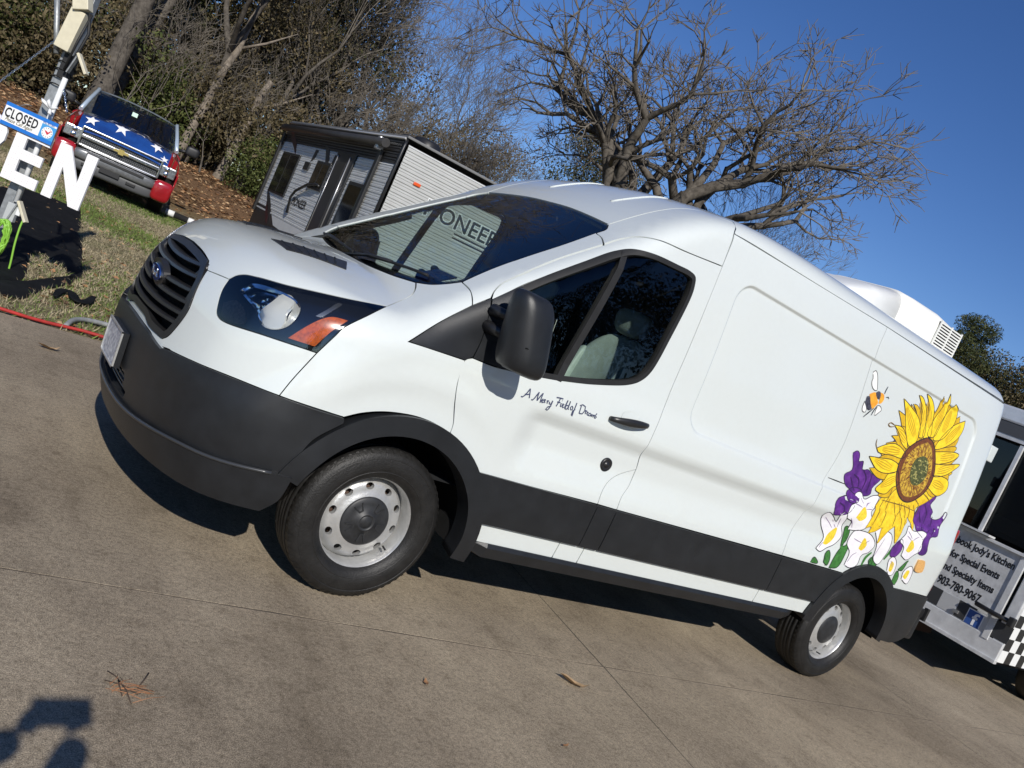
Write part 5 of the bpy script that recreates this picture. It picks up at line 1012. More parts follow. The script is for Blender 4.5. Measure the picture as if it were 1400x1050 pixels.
# ---- grass, leaves
def scatter(name, n, xr, yr, fn, mats, label, cat='grass', seed=1, dens=None):
    g = np.random.default_rng(seed); x = g.uniform(*xr, n); y = g.uniform(*yr, n)
    k = y > edge_y(x) + .02
    if dens is not None: k &= g.uniform(0, 1, n) < dens(x, y)
    x, y = x[k], y[k]; z = ground_z(x, y); V, Fc, mi = fn(g, x, y, z); me = bpy.data.meshes.new(name); me.from_pydata(V.tolist(), [], Fc.tolist()); me.update()
    for m_ in mats: me.materials.append(m_)
    me.polygons.foreach_set('material_index', mi.astype(np.int32)); o = bpy.data.objects.new(name, me); col.objects.link(o); return tag(o, label, cat, kind='stuff')
def blades(g, x, y, z):
    n = len(x); a = g.uniform(0, 2 * np.pi, n); h = g.uniform(.018, .05, n); w = g.uniform(.0025, .006, n) * (1 + y * .06); ln = g.normal(0, .03, (n, 2))
    dx, dy = np.cos(a) * w, np.sin(a) * w; V = np.stack([np.stack([x - dx, y - dy, z], 1), np.stack([x + dx, y + dy, z], 1), np.stack([x + ln[:, 0], y + ln[:, 1], z + h], 1)], 1).reshape(-1, 3)
    F_ = np.arange(3 * n).reshape(-1, 3); green = np.sin(x * 1.1 + 1.3 * np.sin(y * .7)) * .5 + np.cos(y * 1.2 + x * .6) * .5 + ss(5.2, 3., y) * .55 + g.normal(0, .45, n)
    return V, F_, (green > .25).astype(int)
SHADOW = np.array([(-.49, 10.33), (-.08, 10.48), (.27, 10.36), (-.13, 6.74), (-.34, 5.0), (-.48, 4.6), (-.48, 5.09), (-.56, 5.27), (-.64, 5.47), (-.75, 5.33), (-.83, 4.85), (-.89, 4.1), (-1.0, 3.7), (-1.5, 3.2), (-2.2, 4.2), (-1.7, 7.5)]); SHADOW2 = np.array([(-1.4, 3.2), (-.9, 3.91), (-.67, 4.4), (-.36, 5.02), (-.51, 4.42), (-.77, 3.82), (-.98, 3.19), (-1.4, 2.85)])  # outlines of the painted ground shadow, kept free of grass
def off_shadow(x, y): q = np.stack([x, y], 1); return (~(inside(q, SHADOW) | inside(q, SHADOW2))).astype(float)
scatter('grass', 150000, (-2.2, 5.5), (2.5, 15), blades, [mat('straw_grass', (.31, .26, .165), .9, var=.3, vscale=3), mat('green_grass', (.12, .17, .035), .9, var=.3, vscale=3)], 'short straw and green winter grass on the lawn', dens=off_shadow)
def leaves(sz, curl=.35):
    def f(g, x, y, z):
        n = len(x); a = g.uniform(0, 2 * np.pi, n); L_ = g.uniform(.6, 1.3, n) * sz; W = L_ * g.uniform(.35, .6, n); c, s = np.cos(a), np.sin(a); up = g.uniform(.1, curl, n) * L_; tl = g.normal(0, .25, n) * L_
        def pt(u, v, w): return np.stack([x + c * u - s * v, y + s * u + c * v, z + .006 + w], 1)
        V = np.stack([pt(-L_, 0, up * .8), pt(0, W, up + tl), pt(L_, 0, up * .6), pt(0, -W, up - tl), pt(0, 0 * W, 0 * up)], 1).reshape(-1, 3); b = np.arange(n)[:, None] * 5
        F_ = np.concatenate([b + [0, 4, 1], b + [1, 4, 2], b + [2, 4, 3], b + [3, 4, 0]], 0); mi = np.tile(g.integers(0, 3, n), 4); return V, F_, mi
    return f
lm = [mat('leaf_tan', (.42, .28, .15), .85, var=.3), mat('leaf_rust', (.30, .155, .07), .85, var=.3), mat('leaf_dark', (.10, .055, .03), .9, var=.3)]
scatter('fallen_leaves', 3600, (-2.2, 5), (2.6, 12), leaves(.035), lm, 'scattered dry brown leaves on the lawn', 'leaves', 5)
scatter('leaf_litter', 26000, (-6, 16), (14.0, 27), leaves(.06), lm, 'rust brown leaf litter on the bank below the trees', 'leaves', 6, lambda x, y: ss(14.5, 18.5, y + np.sin(x * 1.3)))
def single_leaf(x, y, rz, s, label):
    me_V = [(-1, 0, .35), (-.55, .34, .30), (.1, .42, .12), (.7, .2, .22), (1, 0, .5), (.65, -.22, .2), (.05, -.38, .28), (-.55, -.30, .42), (-.5, 0, .16), (.1, 0, .05), (.6, 0, .14), (-1.5, .08, .2)]
    mb = MB(); mb.add([(a * s, b * s, c * s + .003) for a, b, c in me_V], [(0, 8, 1), (1, 8, 9, 2), (2, 9, 10, 3), (3, 10, 4), (4, 10, 5), (5, 10, 9, 6), (6, 9, 8, 7), (7, 8, 0)], True); o = mb.build('dry_leaf', lm[0] if s > .05 else lm[1]); o.location = (x, y, 0); o.rotation_euler = (0, 0, rz); return tag(o, label, 'leaf')
single_leaf(1.05, -1.467, R(-40), .075, 'large curled tan leaf on the concrete below the van door'); single_leaf(-.916, 1.92, R(10), .07, 'brown curled leaf on the drive in front of the van nose')
single_leaf(.14, -1.60, R(70), .025, 'tiny dark leaf on the concrete near the large tan leaf'); single_leaf(.62, -1.95, R(20), .022, 'tiny dark leaf speck on the concrete near the bottom slab joint')
tw = empty('dry_twig_clump', (-1.05, -1.80, 0), R(-30), 'clump of rusty dry pine needles and twigs on the concrete', 'twigs')
rg = random.Random(11); tw.scale = (.8, .8, .8)
nm_ = mat('needle_rust', (.34, .16, .075), .8, var=.3); dk_ = mat('twig_dark', (.06, .04, .028), .9)
for k in range(20):
    a = rg.gauss(.2, .9); l = rg.uniform(.03, .075); x0, y0 = rg.gauss(0, .045), rg.gauss(0, .03); mb = MB(); mb.tube([(x0 - l * math.cos(a), y0 - l * math.sin(a), .004), (x0 + rg.gauss(0, .006), y0, .008 + rg.random() * .008), (x0 + l * math.cos(a), y0 + l * math.sin(a), .004)], .0013 if k > 6 else .0026, 4)
    mb.build('needle' if k > 6 else 'twig', nm_ if k > 6 else dk_, tw)
# ================================================================== THINGS ON THE LAWN
def text_mesh(s, size, sx=1., shear=0., bold=0., ext=.002, align='LEFT', spacing=1.0):
    cu = bpy.data.curves.new('text', 'FONT'); cu.body = s; cu.size = size; cu.shear = shear; cu.offset = bold; cu.extrude = ext; cu.align_x = align; cu.space_character = spacing; cu.resolution_u = 3
    ob = bpy.data.objects.new('text', cu); col.objects.link(ob); dg = bpy.context.evaluated_depsgraph_get(); dg.update(); me = bpy.data.meshes.new_from_object(ob.evaluated_get(dg)); bpy.data.objects.remove(ob)
    if sx != 1.: me.transform(Matrix.Diagonal((sx, 1, 1, 1)))
    return me
def text(name, s, size, Mx, m, parent, **k):
    me = text_mesh(s, size, **k); me.transform(Mx); return link(name, me, m, parent)
def frame(o, u, v):     # local (a, b, c) -> o + a*u + b*v + c*(u x v)
    u = Vector(u).normalized(); v = Vector(v).normalized(); w = u.cross(v)
    return Matrix.Translation(Vector(o)) @ Matrix((u, v, w)).transposed().to_4x4()
# ---- hoses along the edge of the drive
g = MB(); xs = np.linspace(-3.2, 1.6, 40); g.tube([(x, float(edge_y(x)) + .035 + .02 * math.sin(x * 7), .016 + .006 * math.sin(x * 9)) for x in xs], .0125, 8); tag(g.build('garden_hose', mat('red_hose', (.38, .03, .025), .55, var=.25, vscale=8)), 'red garden hose lying along the edge of the drive', 'hose')
g = MB(); P_ = catmull([(-.74, 2.68, .0), (-.71, 2.76, .02), (-.66, 2.90, .03), (-.55, 3.06, .03), (-.34, 3.14, .03), (.1, 3.1, .03), (.8, 3.2, .03)], .05); g.tube([tuple(p) for p in P_], .019, 8); tag(g.build('grey_hose', mat('grey_hose', (.24, .25, .25), .6, var=.2)), 'grey corrugated hose bending off the red hose onto the grass', 'hose')
# ---- near-black sheets stand in for the ground shadow behind the sign
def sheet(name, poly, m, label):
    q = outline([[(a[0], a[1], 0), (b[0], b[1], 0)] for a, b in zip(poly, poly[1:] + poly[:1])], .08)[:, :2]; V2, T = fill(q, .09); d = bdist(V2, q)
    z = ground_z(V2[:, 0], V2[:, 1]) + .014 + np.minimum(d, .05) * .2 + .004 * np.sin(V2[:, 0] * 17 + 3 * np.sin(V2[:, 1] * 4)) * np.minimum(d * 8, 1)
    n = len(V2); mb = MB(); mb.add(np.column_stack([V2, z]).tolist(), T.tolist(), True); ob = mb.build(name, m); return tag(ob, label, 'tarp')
tm = mat('painted_shadow', (.007, .0075, .008), .75, spec=.15, var=.5, vscale=5)

sheet('painted_shadow', [(-.49, 10.33), (-.08, 10.48), (.27, 10.36), (-.13, 6.74), (-.34, 5.0), (-.48, 4.6), (-.48, 5.09), (-.56, 5.27), (-.64, 5.47), (-.75, 5.33), (-.83, 4.85), (-.89, 4.1), (-1.0, 3.7), (-1.5, 3.2), (-2.2, 4.2), (-1.7, 7.5)], tm, 'black tarp spread on the grass behind the sign post')
sheet('painted_shadow', [(-1.4, 3.2), (-.9, 3.91), (-.67, 4.4), (-.36, 5.02), (-.51, 4.42), (-.77, 3.82), (-.98, 3.19), (-1.4, 2.85)], tm, 'narrow strip of black tarp at the edge of the spread tarp')
g = MB(); P_ = catmull([(-.73, 3.54, .03), (-.63, 3.87, .04), (-.57, 3.91, .04), (-.55, 3.63, .04), (-.48, 3.69, .04), (-.36, 4.05, .035)], .03); g.tube([tuple(p) for p in P_], [.02 + .025 * math.sin(math.pi * i / (len(P_) - 1)) for i in range(len(P_))], 8); g.V = [(v[0], v[1], float(ground_z(v[0], v[1])) + .042 + (v[2] - .035) * .22) for v in g.V]; tag(g.build('painted_shadow_curl', tm), 'black strap curled in an S on the grass', 'strap')  # flattened dark strip in place of an S-shaped cast shadow
# ---- sign post with letters
so = Vector((-.9, 4.1, 0)); sr = Vector((.844, -.537, 0)); sn = Vector((-.537, -.844, 0)); up = Vector((0, 0, 1))
def S(a, z, d=0.): return so + sr * a + up * z + sn * d
galv = mat('galvanised_steel', (.33, .345, .35), .5, .55, var=.2, vscale=25, bump=.1, bscale=80); beige = mat('beige_enamel', (.62, .57, .42), .45, var=.06); wpvc = mat('white_pvc', (.74, .75, .74), .4)
post = empty('sign_post', S(-.385, 0, -.12), 0, 'square galvanised sign post with lamp hoods and conduit', 'post'); PO = post.location
def pl_(v): return Vector(v) - PO
rotp = Matrix((sr, up.cross(sr), up)).transposed()
g = MB(); g.box(pl_(S(-.385, 1.35, -.12)), (.088, .088, 2.75), rotp, bev=.006); g.build('post_tube', galv, post)
g = MB(); g.tube([pl_(S(-.455, 1.80, -.05)), pl_(S(-.53, 2.0, -.05)), pl_(S(-.66, 2.35, -.05))], .022, 10); g.build('brace_pole', galv, post)
for (c, tl, w_, h_) in (((-.395, 2.02, -.03), 4, .125, .34), ((-.40, 2.30, .0), -22, .125, .22)):
    g = MB(); g.box(pl_(S(*c)), (w_, .10, h_), rotp @ Matrix.Rotation(R(tl), 3, 'Y'), bev=.006); g.build('lamp_hood', beige, post)
g = MB(); g.box(pl_(S(-.35, 1.74, -.09)), (.09, .08, .20), rotp, bev=.005); g.build('junction_box', M['rubber'], post)
g = MB(); g.tube([pl_(S(-.315, .55, -.05)), pl_(S(-.315, 1.1, -.05)), pl_(S(-.315, 1.65, -.05))], .021, 10); g.build('conduit', wpvc, post)
g = MB(); g.box(pl_(S(-.30, .46, -.02)), (.085, .05, .15), rotp, bev=.004); g.build('outlet_box', mat('grey_box', (.42, .44, .44), .5), post)
for (a0, z0, a1, z1) in ((-.249, .577, -.139, .435), (-.247, 1.873, -.132, 1.741)):
    mid = S((a0 + a1) / 2, (z0 + z1) / 2, .03); ang = math.atan2(z1 - z0, a1 - a0); g = MB(); g.box(pl_(mid), (math.hypot(a1 - a0, z1 - z0), .06, .022), rotp @ Matrix.Rotation(-ang, 3, 'Y'), bev=.004); g.build('outlet_cover', beige, post)
    g = MB(); g.box(pl_(S(a0 - .03, z0 - .10, .0)), (.012, .05, .16), rotp @ Matrix.Rotation(R(12), 3, 'Y'), bev=.003); g.build('outlet_plate', galv, post)
g = MB(); g.box(pl_(S(-.225, .50, .02)), (.035, .03, .08), rotp, bev=.003); g.build('plug', wpvc, post)
for k in range(4):
    z = 1.74 - .05 * k; g = MB(); th = np.linspace(0, 2 * math.pi, 20)[:-1]; g.tube([pl_(S(-.37 + .075 * math.cos(t), z + .03 * math.sin(t) - .015 * k, -.12 + .075 * math.sin(t))) for t in th], .006, 6, closed=True); g.build('cable_wrap', M['rubber'], post)
g = MB(); g.tube([pl_(S(-.30, 1.70, .0)), pl_(S(-.27, 1.9, .0)), pl_(S(-.25, 2.05, .0)), pl_(S(-.30, 2.2, .0))], .012, 6); g.tube([pl_(S(-.325, 1.70, .0)), pl_(S(-.30, 1.95, .02)), pl_(S(-.28, 2.2, .0))], .01, 6); g.build('cable_loop', M['rubber'], post)
for (A_, B_, nm) in (((-.488, 1.893, -.03), (-.95, 1.10, -.03), 'chain'), ((-.279, 1.56, -.02), (-.17, 1.40, .02), 'chain')):
    n = int(math.dist(A_, B_) / .022); ch = MB(); a_, b_ = S(*A_), S(*B_)
    for k in range(n):
        c = a_ + (b_ - a_) * ((k + .5) / n); d = (b_ - a_).normalized(); w = d.cross(sn).normalized() if k % 2 else sn; ch.tube([pl_(c + d * .014 * math.cos(t) + w * .007 * math.sin(t)) for t in np.linspace(0, 2 * math.pi, 9)[:-1]], .0028, 5, closed=True)
    ob = ch.build('chain', M['chrome'], post); ob['kind'] = 'stuff'
g = MB()
for (a_, b_) in ((-.06, .05), (-.02, .07), (.04, .03), (.02, -.05)): g.tube([pl_(S(-.30, 1.37, .02)), pl_(S(-.30 + a_, 1.37 + b_ * .7, .05)), pl_(S(-.30 + a_ * 1.5, 1.37 + b_, .03))], [.012, .016, .004], 6)
g.build('tied_bag', mat('white_film', (.72, .73, .74), .35), post)
white_l = mat('letter_white', (.80, .79, .79), .5)
Nn = [(-.118, 1.165), (-.03, 1.165), (.118, .90), (.112, 1.165), (.205, 1.165), (.205, .70), (.118, .70), (-.034, .985), (-.034, .70), (-.118, .70)]
Ee = [(-.47, 1.165), (-.185, 1.165), (-.185, 1.075), (-.375, 1.075), (-.375, .978), (-.20, .978), (-.20, .892), (-.375, .892), (-.375, .79), (-.175, .79), (-.175, .70), (-.47, .70)]
Pp = [(-.83, .70), (-.83, 1.165), (-.66, 1.165), (-.575, 1.13), (-.54, 1.05), (-.54, .98), (-.575, .905), (-.66, .865), (-.735, .865), (-.735, .70)]
Oo = [(-1.06 + .16 * math.cos(2 * math.pi * k / 24), .932 + .235 * math.sin(2 * math.pi * k / 24)) for k in range(24)]
for nm, poly in (('N', Nn), ('E', Ee), ('P', Pp), ('O', Oo)):
    cx = sum(p[0] for p in poly) / len(poly); F0 = frame(S(0, 0, .02), sr, up); base = S(cx, .70, .02); lo = empty('sign_letter', base, 0, {'N': 'white dotted letter N hanging right of the sign post', 'E': 'white dotted letter E hanging on the sign post', 'P': 'white dotted letter P left of the letter E', 'O': 'white dotted letter O beyond the letter P'}[nm], 'letter', 'letters of the open sign')
    F1 = Matrix.Translation(-base) @ F0; q = np.array(poly); holes = []
    if nm == 'O': holes = [np.array([(-1.06 + .075 * math.cos(2 * math.pi * k / 24), .932 + .15 * math.sin(2 * math.pi * k / 24)) for k in range(24)])]
    if nm == 'P': holes = [np.array([(-.735, 1.075), (-.735, .955), (-.665, .955), (-.635, .99), (-.635, 1.04), (-.665, 1.075)])]
    V2, T = fill(q, .2, holes); mb = MB()
    V = [F1 @ Vector((x, y, .012)) for x, y in V2]; mb.add(V, T.tolist()); loops = [q] + holes
    for l in loops:
        n = len(l); mb.add([F1 @ Vector((x, y, c)) for x, y in l for c in (.0121, -.012)], [(2 * i, 2 * ((i + 1) % n), 2 * ((i + 1) % n) + 1, 2 * i + 1) for i in range(n)])
    mb.build('letter_plate', white_l, lo)
    dots = MB(); gx = np.arange(q[:, 0].min() + .012, q[:, 0].max(), .021); gy = np.arange(q[:, 1].min() + .012, q[:, 1].max(), .021); pts_ = np.array([(x, y) for x in gx for y in gy]); k_ = inside(pts_, q) & (bdist(pts_, q) > .009)
    for h_ in holes: k_ &= ~inside(pts_, h_)
    for x, y in pts_[k_]: dots.add([F1 @ Vector((x + a, y + b, c)) for a, b, c in ((-.004, 0, .0122), (0, -.004, .0122), (.004, 0, .0122), (0, .004, .0122), (0, 0, .017))], [(0, 1, 4), (1, 2, 4), (2, 3, 4), (3, 0, 4)])
    dots.build('lamp_dots', mat('pale_lamp', (.72, .62, .64), .3), lo)['kind'] = 'stuff'
# closed sign
cs = empty('closed_sign', S(-.617, 1.10, .05), 0, 'blue and white CLOSED sign hanging over the letter E', 'sign'); F0 = Matrix.Translation(-cs.location) @ frame(S(-.617, 1.099, .05), sr, up) 
blue = mat('sign_blue', (.015, .16, .55), .4); wht = mat('sign_white', (.80, .80, .79), .4); blk = mat('sign_black', (.012, .012, .014), .5)
g = MB(); g.prism([(0, 0), (.44, 0), (.44, .187), (0, .187)], -.003, 0, F0); g.build('sign_board', blue, cs)
g = MB(); g.prism([(.003, .03), (.437, .03), (.437, .157), (.003, .157)], .0003, .001, F0); g.build('white_field', wht, cs)
text('word', 'CLOSED', .105, F0 @ Matrix.Translation((.012, .072, .0015)), blk, cs, sx=.66, bold=.0026, spacing=1.12)
text('small_words', 'Please Call Again', .042, F0 @ Matrix.Translation((.03, .040, .0015)), mat('olive_ink', (.12, .10, .04), .5), cs, shear=.35, sx=.80)
g = MB(); g.prism([(.318, .03), (.44, .03), (.44, .142), (.318, .142)], .0012, .0016, F0); g.build('clock_field', mat('sky_blue_print', (.06, .30, .62), .4), cs)
text('small_words', 'WILL RETURN', .026, F0 @ Matrix.Translation((.318, .145, .0018)), mat('blue_ink', (.03, .12, .4), .5), cs, sx=.6)
g = MB(); g.prism([(.378 + .046 * math.cos(2 * math.pi * k / 24), .084 + .046 * math.sin(2 * math.pi * k / 24)) for k in range(24)], .0017, .002, F0); ck = g.build('clock_face', wht, cs)
for k in range(12):
    a = 2 * math.pi * k / 12; g = MB(); g.prism([(.378 + .037 * math.cos(a) + .003 * u, .084 + .037 * math.sin(a) + .003 * v) for u, v in ((-1, -1), (1, -1), (1, 1), (-1, 1))], .0021, .0024, F0); g.build('hour_mark', blk, ck)
g = MB(); g.prism([(.352, .098), (.366, .082), (.384, .066), (.396, .083), (.410, .110), (.398, .104), (.386, .088), (.370, .095)], .0025, .003, F0); g.build('clock_hands', mat('red_print', (.55, .03, .05), .4), ck)
g = MB(); g.tube([F0 @ Vector((.10, .185, 0)), F0 @ Vector((.14, .225, -.01)), F0 @ Vector((.175, .23, -.03))], .0025, 5); g.build('hanging_wire', galv, cs)
# coiled green lead on the post
hose = empty('extension_lead', S(-.33, .02, .02), 0, 'lime green lead coiled on the sign post with its end hanging down', 'cord'); HO = hose.location; lime = mat('lime_rubber', (.22, .46, .05), .45)
rg = random.Random(4)
for k in range(9):
    a_ = .055 + .012 * rg.random(); b_ = .13 + .03 * rg.random(); c_ = -.29 + rg.uniform(-.03, .03); g = MB(); g.tube([S(c_ + a_ * math.cos(t), .235 + b_ * math.sin(t), .03 + .045 * rg.random()) - HO for t in np.linspace(0, 2 * math.pi, 25)[:-1]], .0085, 6, closed=True); g.build('coil', lime, hose)
g = MB(); g.tube([tuple(Vector(p) - HO) for p in catmull([S(-.165, .46, .03), S(-.165, .40, .04), S(-.15, .25, .05), S(-.12, .05, .05), S(-.12, -.03, .05), S(-.20, -.10, .06), S(-.34, -.07, .06), S(-.45, .04, .06)], .03)], .0085, 6); g.build('hanging_end', lime, hose)
hose.location = HO; 
# ---- striped pipe on the grass
pv = (Vector((3.0, 17.2, .55)) - Vector((1.0, 17.6, .45))); g0 = Vector((2.35, 14.6, .34)); g1 = Vector((4.6, 13.9, .38)); pp_ = empty('drain_pipe', g0, 0, 'black pipe with two white bands lying on the lawn beside the trailer', 'pipe')
pm_ = mat('black_pipe', (.02, .02, .021), .5); d_ = g1 - g0
g = MB(); g.tube([(0, 0, 0), d_], .06, 12); g.build('pipe_body', pm_, pp_)
for t0, t1 in ((0.0, .07), (.19, .235)): g = MB(); g.tube([d_ * (t0 - .002), d_ * t1], .0645, 12); g.build('white_band', wpvc, pp_)
# ================================================================== PICKUP TRUCK
tk = empty('pickup_truck', (1.10, 14.0, .16), R(-9.5), 'pickup truck wrapped in red, white and blue stars facing the drive', 'truck'); tk.scale = (1.07, 1.07, 1.07)
# local frame: front faces -Y, X to the viewer's right, origin on the ground under the bumper
bl = mat('wrap_blue', (.010, .035, .16), .2, coat=1, c2=(.015, .07, .28), vscale=2.5); rd = mat('wrap_red', (.30, .010, .015), .2, coat=.8, var=.2, vscale=3); sv = mat('silver_blue', (.42, .50, .57), .3, .3, coat=.6); wt = mat('wrap_white', (.78, .78, .80), .3, coat=.6); drk = mat('truck_dark', (.012, .012, .013), .5)
chr_ = mat('truck_chrome', (.80, .80, .82), .13, 1); grey = mat('bumper_grey', (.20, .205, .21), .35, .6, var=.15)
def grid_panel(name, fn, nu, nv, m, parent, flip=False):
    V = [fn(i / nu, j / nv) for j in range(nv + 1) for i in range(nu + 1)]; n = nu + 1
    Fc = [(j * n + i, j * n + i + 1, (j + 1) * n + i + 1, (j + 1) * n + i) for j in range(nv) for i in range(nu)]; mb = MB(); mb.add(V, Fc, True); return mb.build(name, m, parent)
def hood_z(x, y): return 1.02 + .20 * ss(-.02, .35, y) + .06 * (y - .2) * (y > .2) - .06 * (abs(x) / .78) ** 3 + .028 * ss(.38, .30, abs(x)) * ss(.0, .3, y) - .10 * ss(.06, -.06, y)
hd_ = grid_panel('bonnet', lambda u, v: ((u * 2 - 1) * (.76 + .04 * v), -.02 + .04 * (u * 2 - 1) ** 2 + v * 1.22, float(hood_z((u * 2 - 1) * (.76 + .04 * v), -.02 + v * 1.22))), 24, 20, bl, tk)
def star(cx, cy, r, a0, sx=1.):
    P_ = []
    for k in range(10): a = a0 + math.pi * k / 5; rr = r if k % 2 == 0 else r * .40; P_.append((cx + rr * math.cos(a) * sx, cy + rr * math.sin(a)))
    return P_
for (cx, cy, r, a0) in ((-.60, .22, .12, .3), (-.36, .48, .085, .9), (-.12, .26, .14, 1.6), (.20, .40, .13, .2), (.50, .26, .12, .9), (-.30, .80, .11, .5), (-.62, .60, .12, 1.1), (.05, .98, .10, .4), (.55, .75, .12, .2), (.68, .10, .08, .7), (.3, 1.0, .1, .1), (.02, .62, .08, .3), (-.66, .95, .10, .2), (.36, .68, .07, 1.0)):
    q = np.array([p for p in star(cx, cy, r, a0)]); q = outline([[(*a, 0), (*b, 0)] for a, b in zip(q, np.roll(q, -1, 0))], .04)[:, :2]; V2, T = fill(q, .05); mb = MB(); mb.add([(x, y, float(hood_z(x, y)) + .006) for x, y in V2], T.tolist(), True); mb.build('star', wt, hd_)
for sg in (-1, 1):
    grid_panel('fender', lambda u, v: (sg * (.80 + .19 * math.sin(u * math.pi / 2) ** .8), .04 + .06 * u + v * 1.25, 1.14 - .40 * u ** 2.2 + .08 * v - .03 * (1 - v) ** 3), 10, 14, rd, tk)
    grid_panel('fender_stripe', lambda u, v: (sg * (.80 + .19 * math.sin((.30 + .16 * u) * math.pi / 2) ** .8 + .004), .04 + .06 * (.3 + .16 * u) + v * 1.25, 1.146 - .40 * (.30 + .16 * u) ** 2.2 + .08 * v - .03 * (1 - v) ** 3), 3, 14, wt, tk)
    mb = MB(); mb.box((sg * .985, .75, .72), (.03, 1.3, .30), bev=.01); mb.build('fender_side', rd, tk)
    # headlamp: two stacked units
    lm_ = MB(); lm_.box((sg * .80, .06, .855), (.27, .12, .19), bev=.02); lo = lm_.build('headlamp', mat('lamp_silver', (.62, .63, .64), .22, .8, c2=(.18, .18, .19), vscale=26), tk)
    for z in (.90, .81): mb = MB(); mb.lathe([(.0, -.012), (.035, -.008), (.048, .0), (.05, .02)], 16, 'y', (sg * .78, .0, z)); mb.build('bulb_bowl', chr_, lo)
    mb = MB(); mb.box((sg * .90, .045, .86), (.05, .08, .16), bev=.01); mb.build('indicator', mat('truck_amber', (.6, .16, .05), .3), lo)
    mb = MB(); V, Fc = superbox((sg * .82, .03, .50), (.17, .15, .19), 4); mb.add(V, Fc, True); mb.build('bumper_end', rd, tk)
    mb = MB(); V, Fc = superbox((sg * 1.13, 1.30, 1.37), (.125, .07, .095), 3.5); mb.add(V, Fc, True); mr = mb.build('door_mirror', drk, tk); mb = MB(); mb.tube([(sg * .90, 1.35, 1.30), (sg * 1.05, 1.32, 1.34)], .03, 8); mb.build('mirror_arm', drk, mr)
    for y in (.85, 4.4):
        w = empty('road_wheel', (sg * .84, y, .385)); w.parent = tk; mb = MB(); mb.lathe([(.24, -.12), (.30, -.13), (.36, -.12), (.385, -.09), (.387, 0), (.385, .09), (.36, .12), (.30, .13), (.24, .12)], 36, 'x'); mb.build('tyre', tyre_m, w)
        mb = MB(); mb.lathe([(.0, .09), (.10, .10), (.20, .07), (.235, .11), (.245, .12)], 30, 'x'); mb.V = [(x * sg, y_, z) for x, y_, z in mb.V]; mb.build('rim', chr_, w)
    mb = MB(); mb.add([(sg * .96, 1.25, .50), (sg * .98, 2.2, .50), (sg * .98, 3.1, .50), (sg * .98, 3.1, 1.22), (sg * .98, 2.2, 1.22), (sg * .97, 1.25, 1.16)], [(0, 1, 2, 3, 4, 5)]); mb.build('door', bl, tk)
    mb = MB(); mb.add([(sg * .97, 3.1, .50), (sg * .97, 5.5, .50), (sg * .97, 5.5, 1.22), (sg * .97, 3.1, 1.22)], [(0, 1, 2, 3)]); mb.build('bed_side', rd, tk)
    mb = MB(); mb.add([(sg * .93, 1.55, 1.24), (sg * .94, 3.0, 1.24), (sg * .78, 2.85, 1.66), (sg * .76, 2.05, 1.66)], [(0, 1, 2, 3)]); mb.build('door_glass', M['gloss'], tk)
# cab
def roofz(x): return 1.785 - .05 * (abs(x) / .7) ** 2.5
cabm = [(-.72, 1.98, 1.70), (.72, 1.98, 1.70), (.72, 3.0, 1.70), (-.72, 3.0, 1.70)]
grid_panel('roof', lambda u, v: ((u * 2 - 1) * .735, 1.93 + .05 * (u * 2 - 1) ** 2 + v * 1.1, roofz((u * 2 - 1) * .735) - .045 * (1 - v) ** 4), 14, 8, sv, tk)
for sg in (-1, 1):
    mb = MB(); mb.tube([(sg * .865, 1.20, 1.25), (sg * .80, 1.60, 1.50), (sg * .735, 1.98, 1.715), (sg * .75, 2.3, 1.73), (sg * .755, 3.0, 1.71)], [.04, .037, .035, .04, .04], 8); mb.build('pillar', sv, tk)
mb = MB(); mb.box((-.50, 2.45, 1.80), (.012, .012, .06)); mb.build('aerial', drk, tk)
grid_panel('windscreen', lambda u, v: ((u * 2 - 1) * (.85 - .125 * v), 1.16 + .07 * (u * 2 - 1) ** 2 + v * .80, 1.235 + .50 * v - .015 * (u * 2 - 1) ** 2), 16, 8, glass('truck_glass', (.55, .62, .62), 2.2), tk)
mb = MB(); mb.box((0, 2.9, 1.1), (1.5, .06, 1.1)); mb.box((0, 1.7, .75), (1.7, 1.6, .1)); mb.build('cab_lining', mat('cab_grey', (.05, .05, .05), .8), tk)
mb = MB(); mb.box((0, 1.45, 1.18), (1.5, .35, .16), bev=.04); mb.build('dashboard', mat('tan_dash', (.28, .25, .19), .7), tk)
mb = MB(); mb.tube([(.38 + .19 * math.cos(t), 1.75 + .06 * math.sin(t), 1.25 + .17 * math.sin(t)) for t in np.linspace(0, 2 * math.pi, 20)[:-1]], .016, 6, closed=True); mb.build('steering_wheel', mat('tan_wheel', (.25, .22, .17), .6), tk)
mb = MB(); mb.box((.02, 1.80, 1.60), (.22, .03, .06), bev=.01); mb.build('rear_view_mirror', drk, tk)
mb = MB(); mb.box((-.02, 1.62, 1.56), (.10, .006, .09), Matrix.Rotation(R(-32), 4, 'X')); mb.build('windscreen_sticker', mat('pale_green_sticker', (.50, .66, .55), .5), tk)
mb = MB(); mb.box((0, 1.17, 1.215), (1.6, .12, .03)); mb.build('cowl', drk, tk)
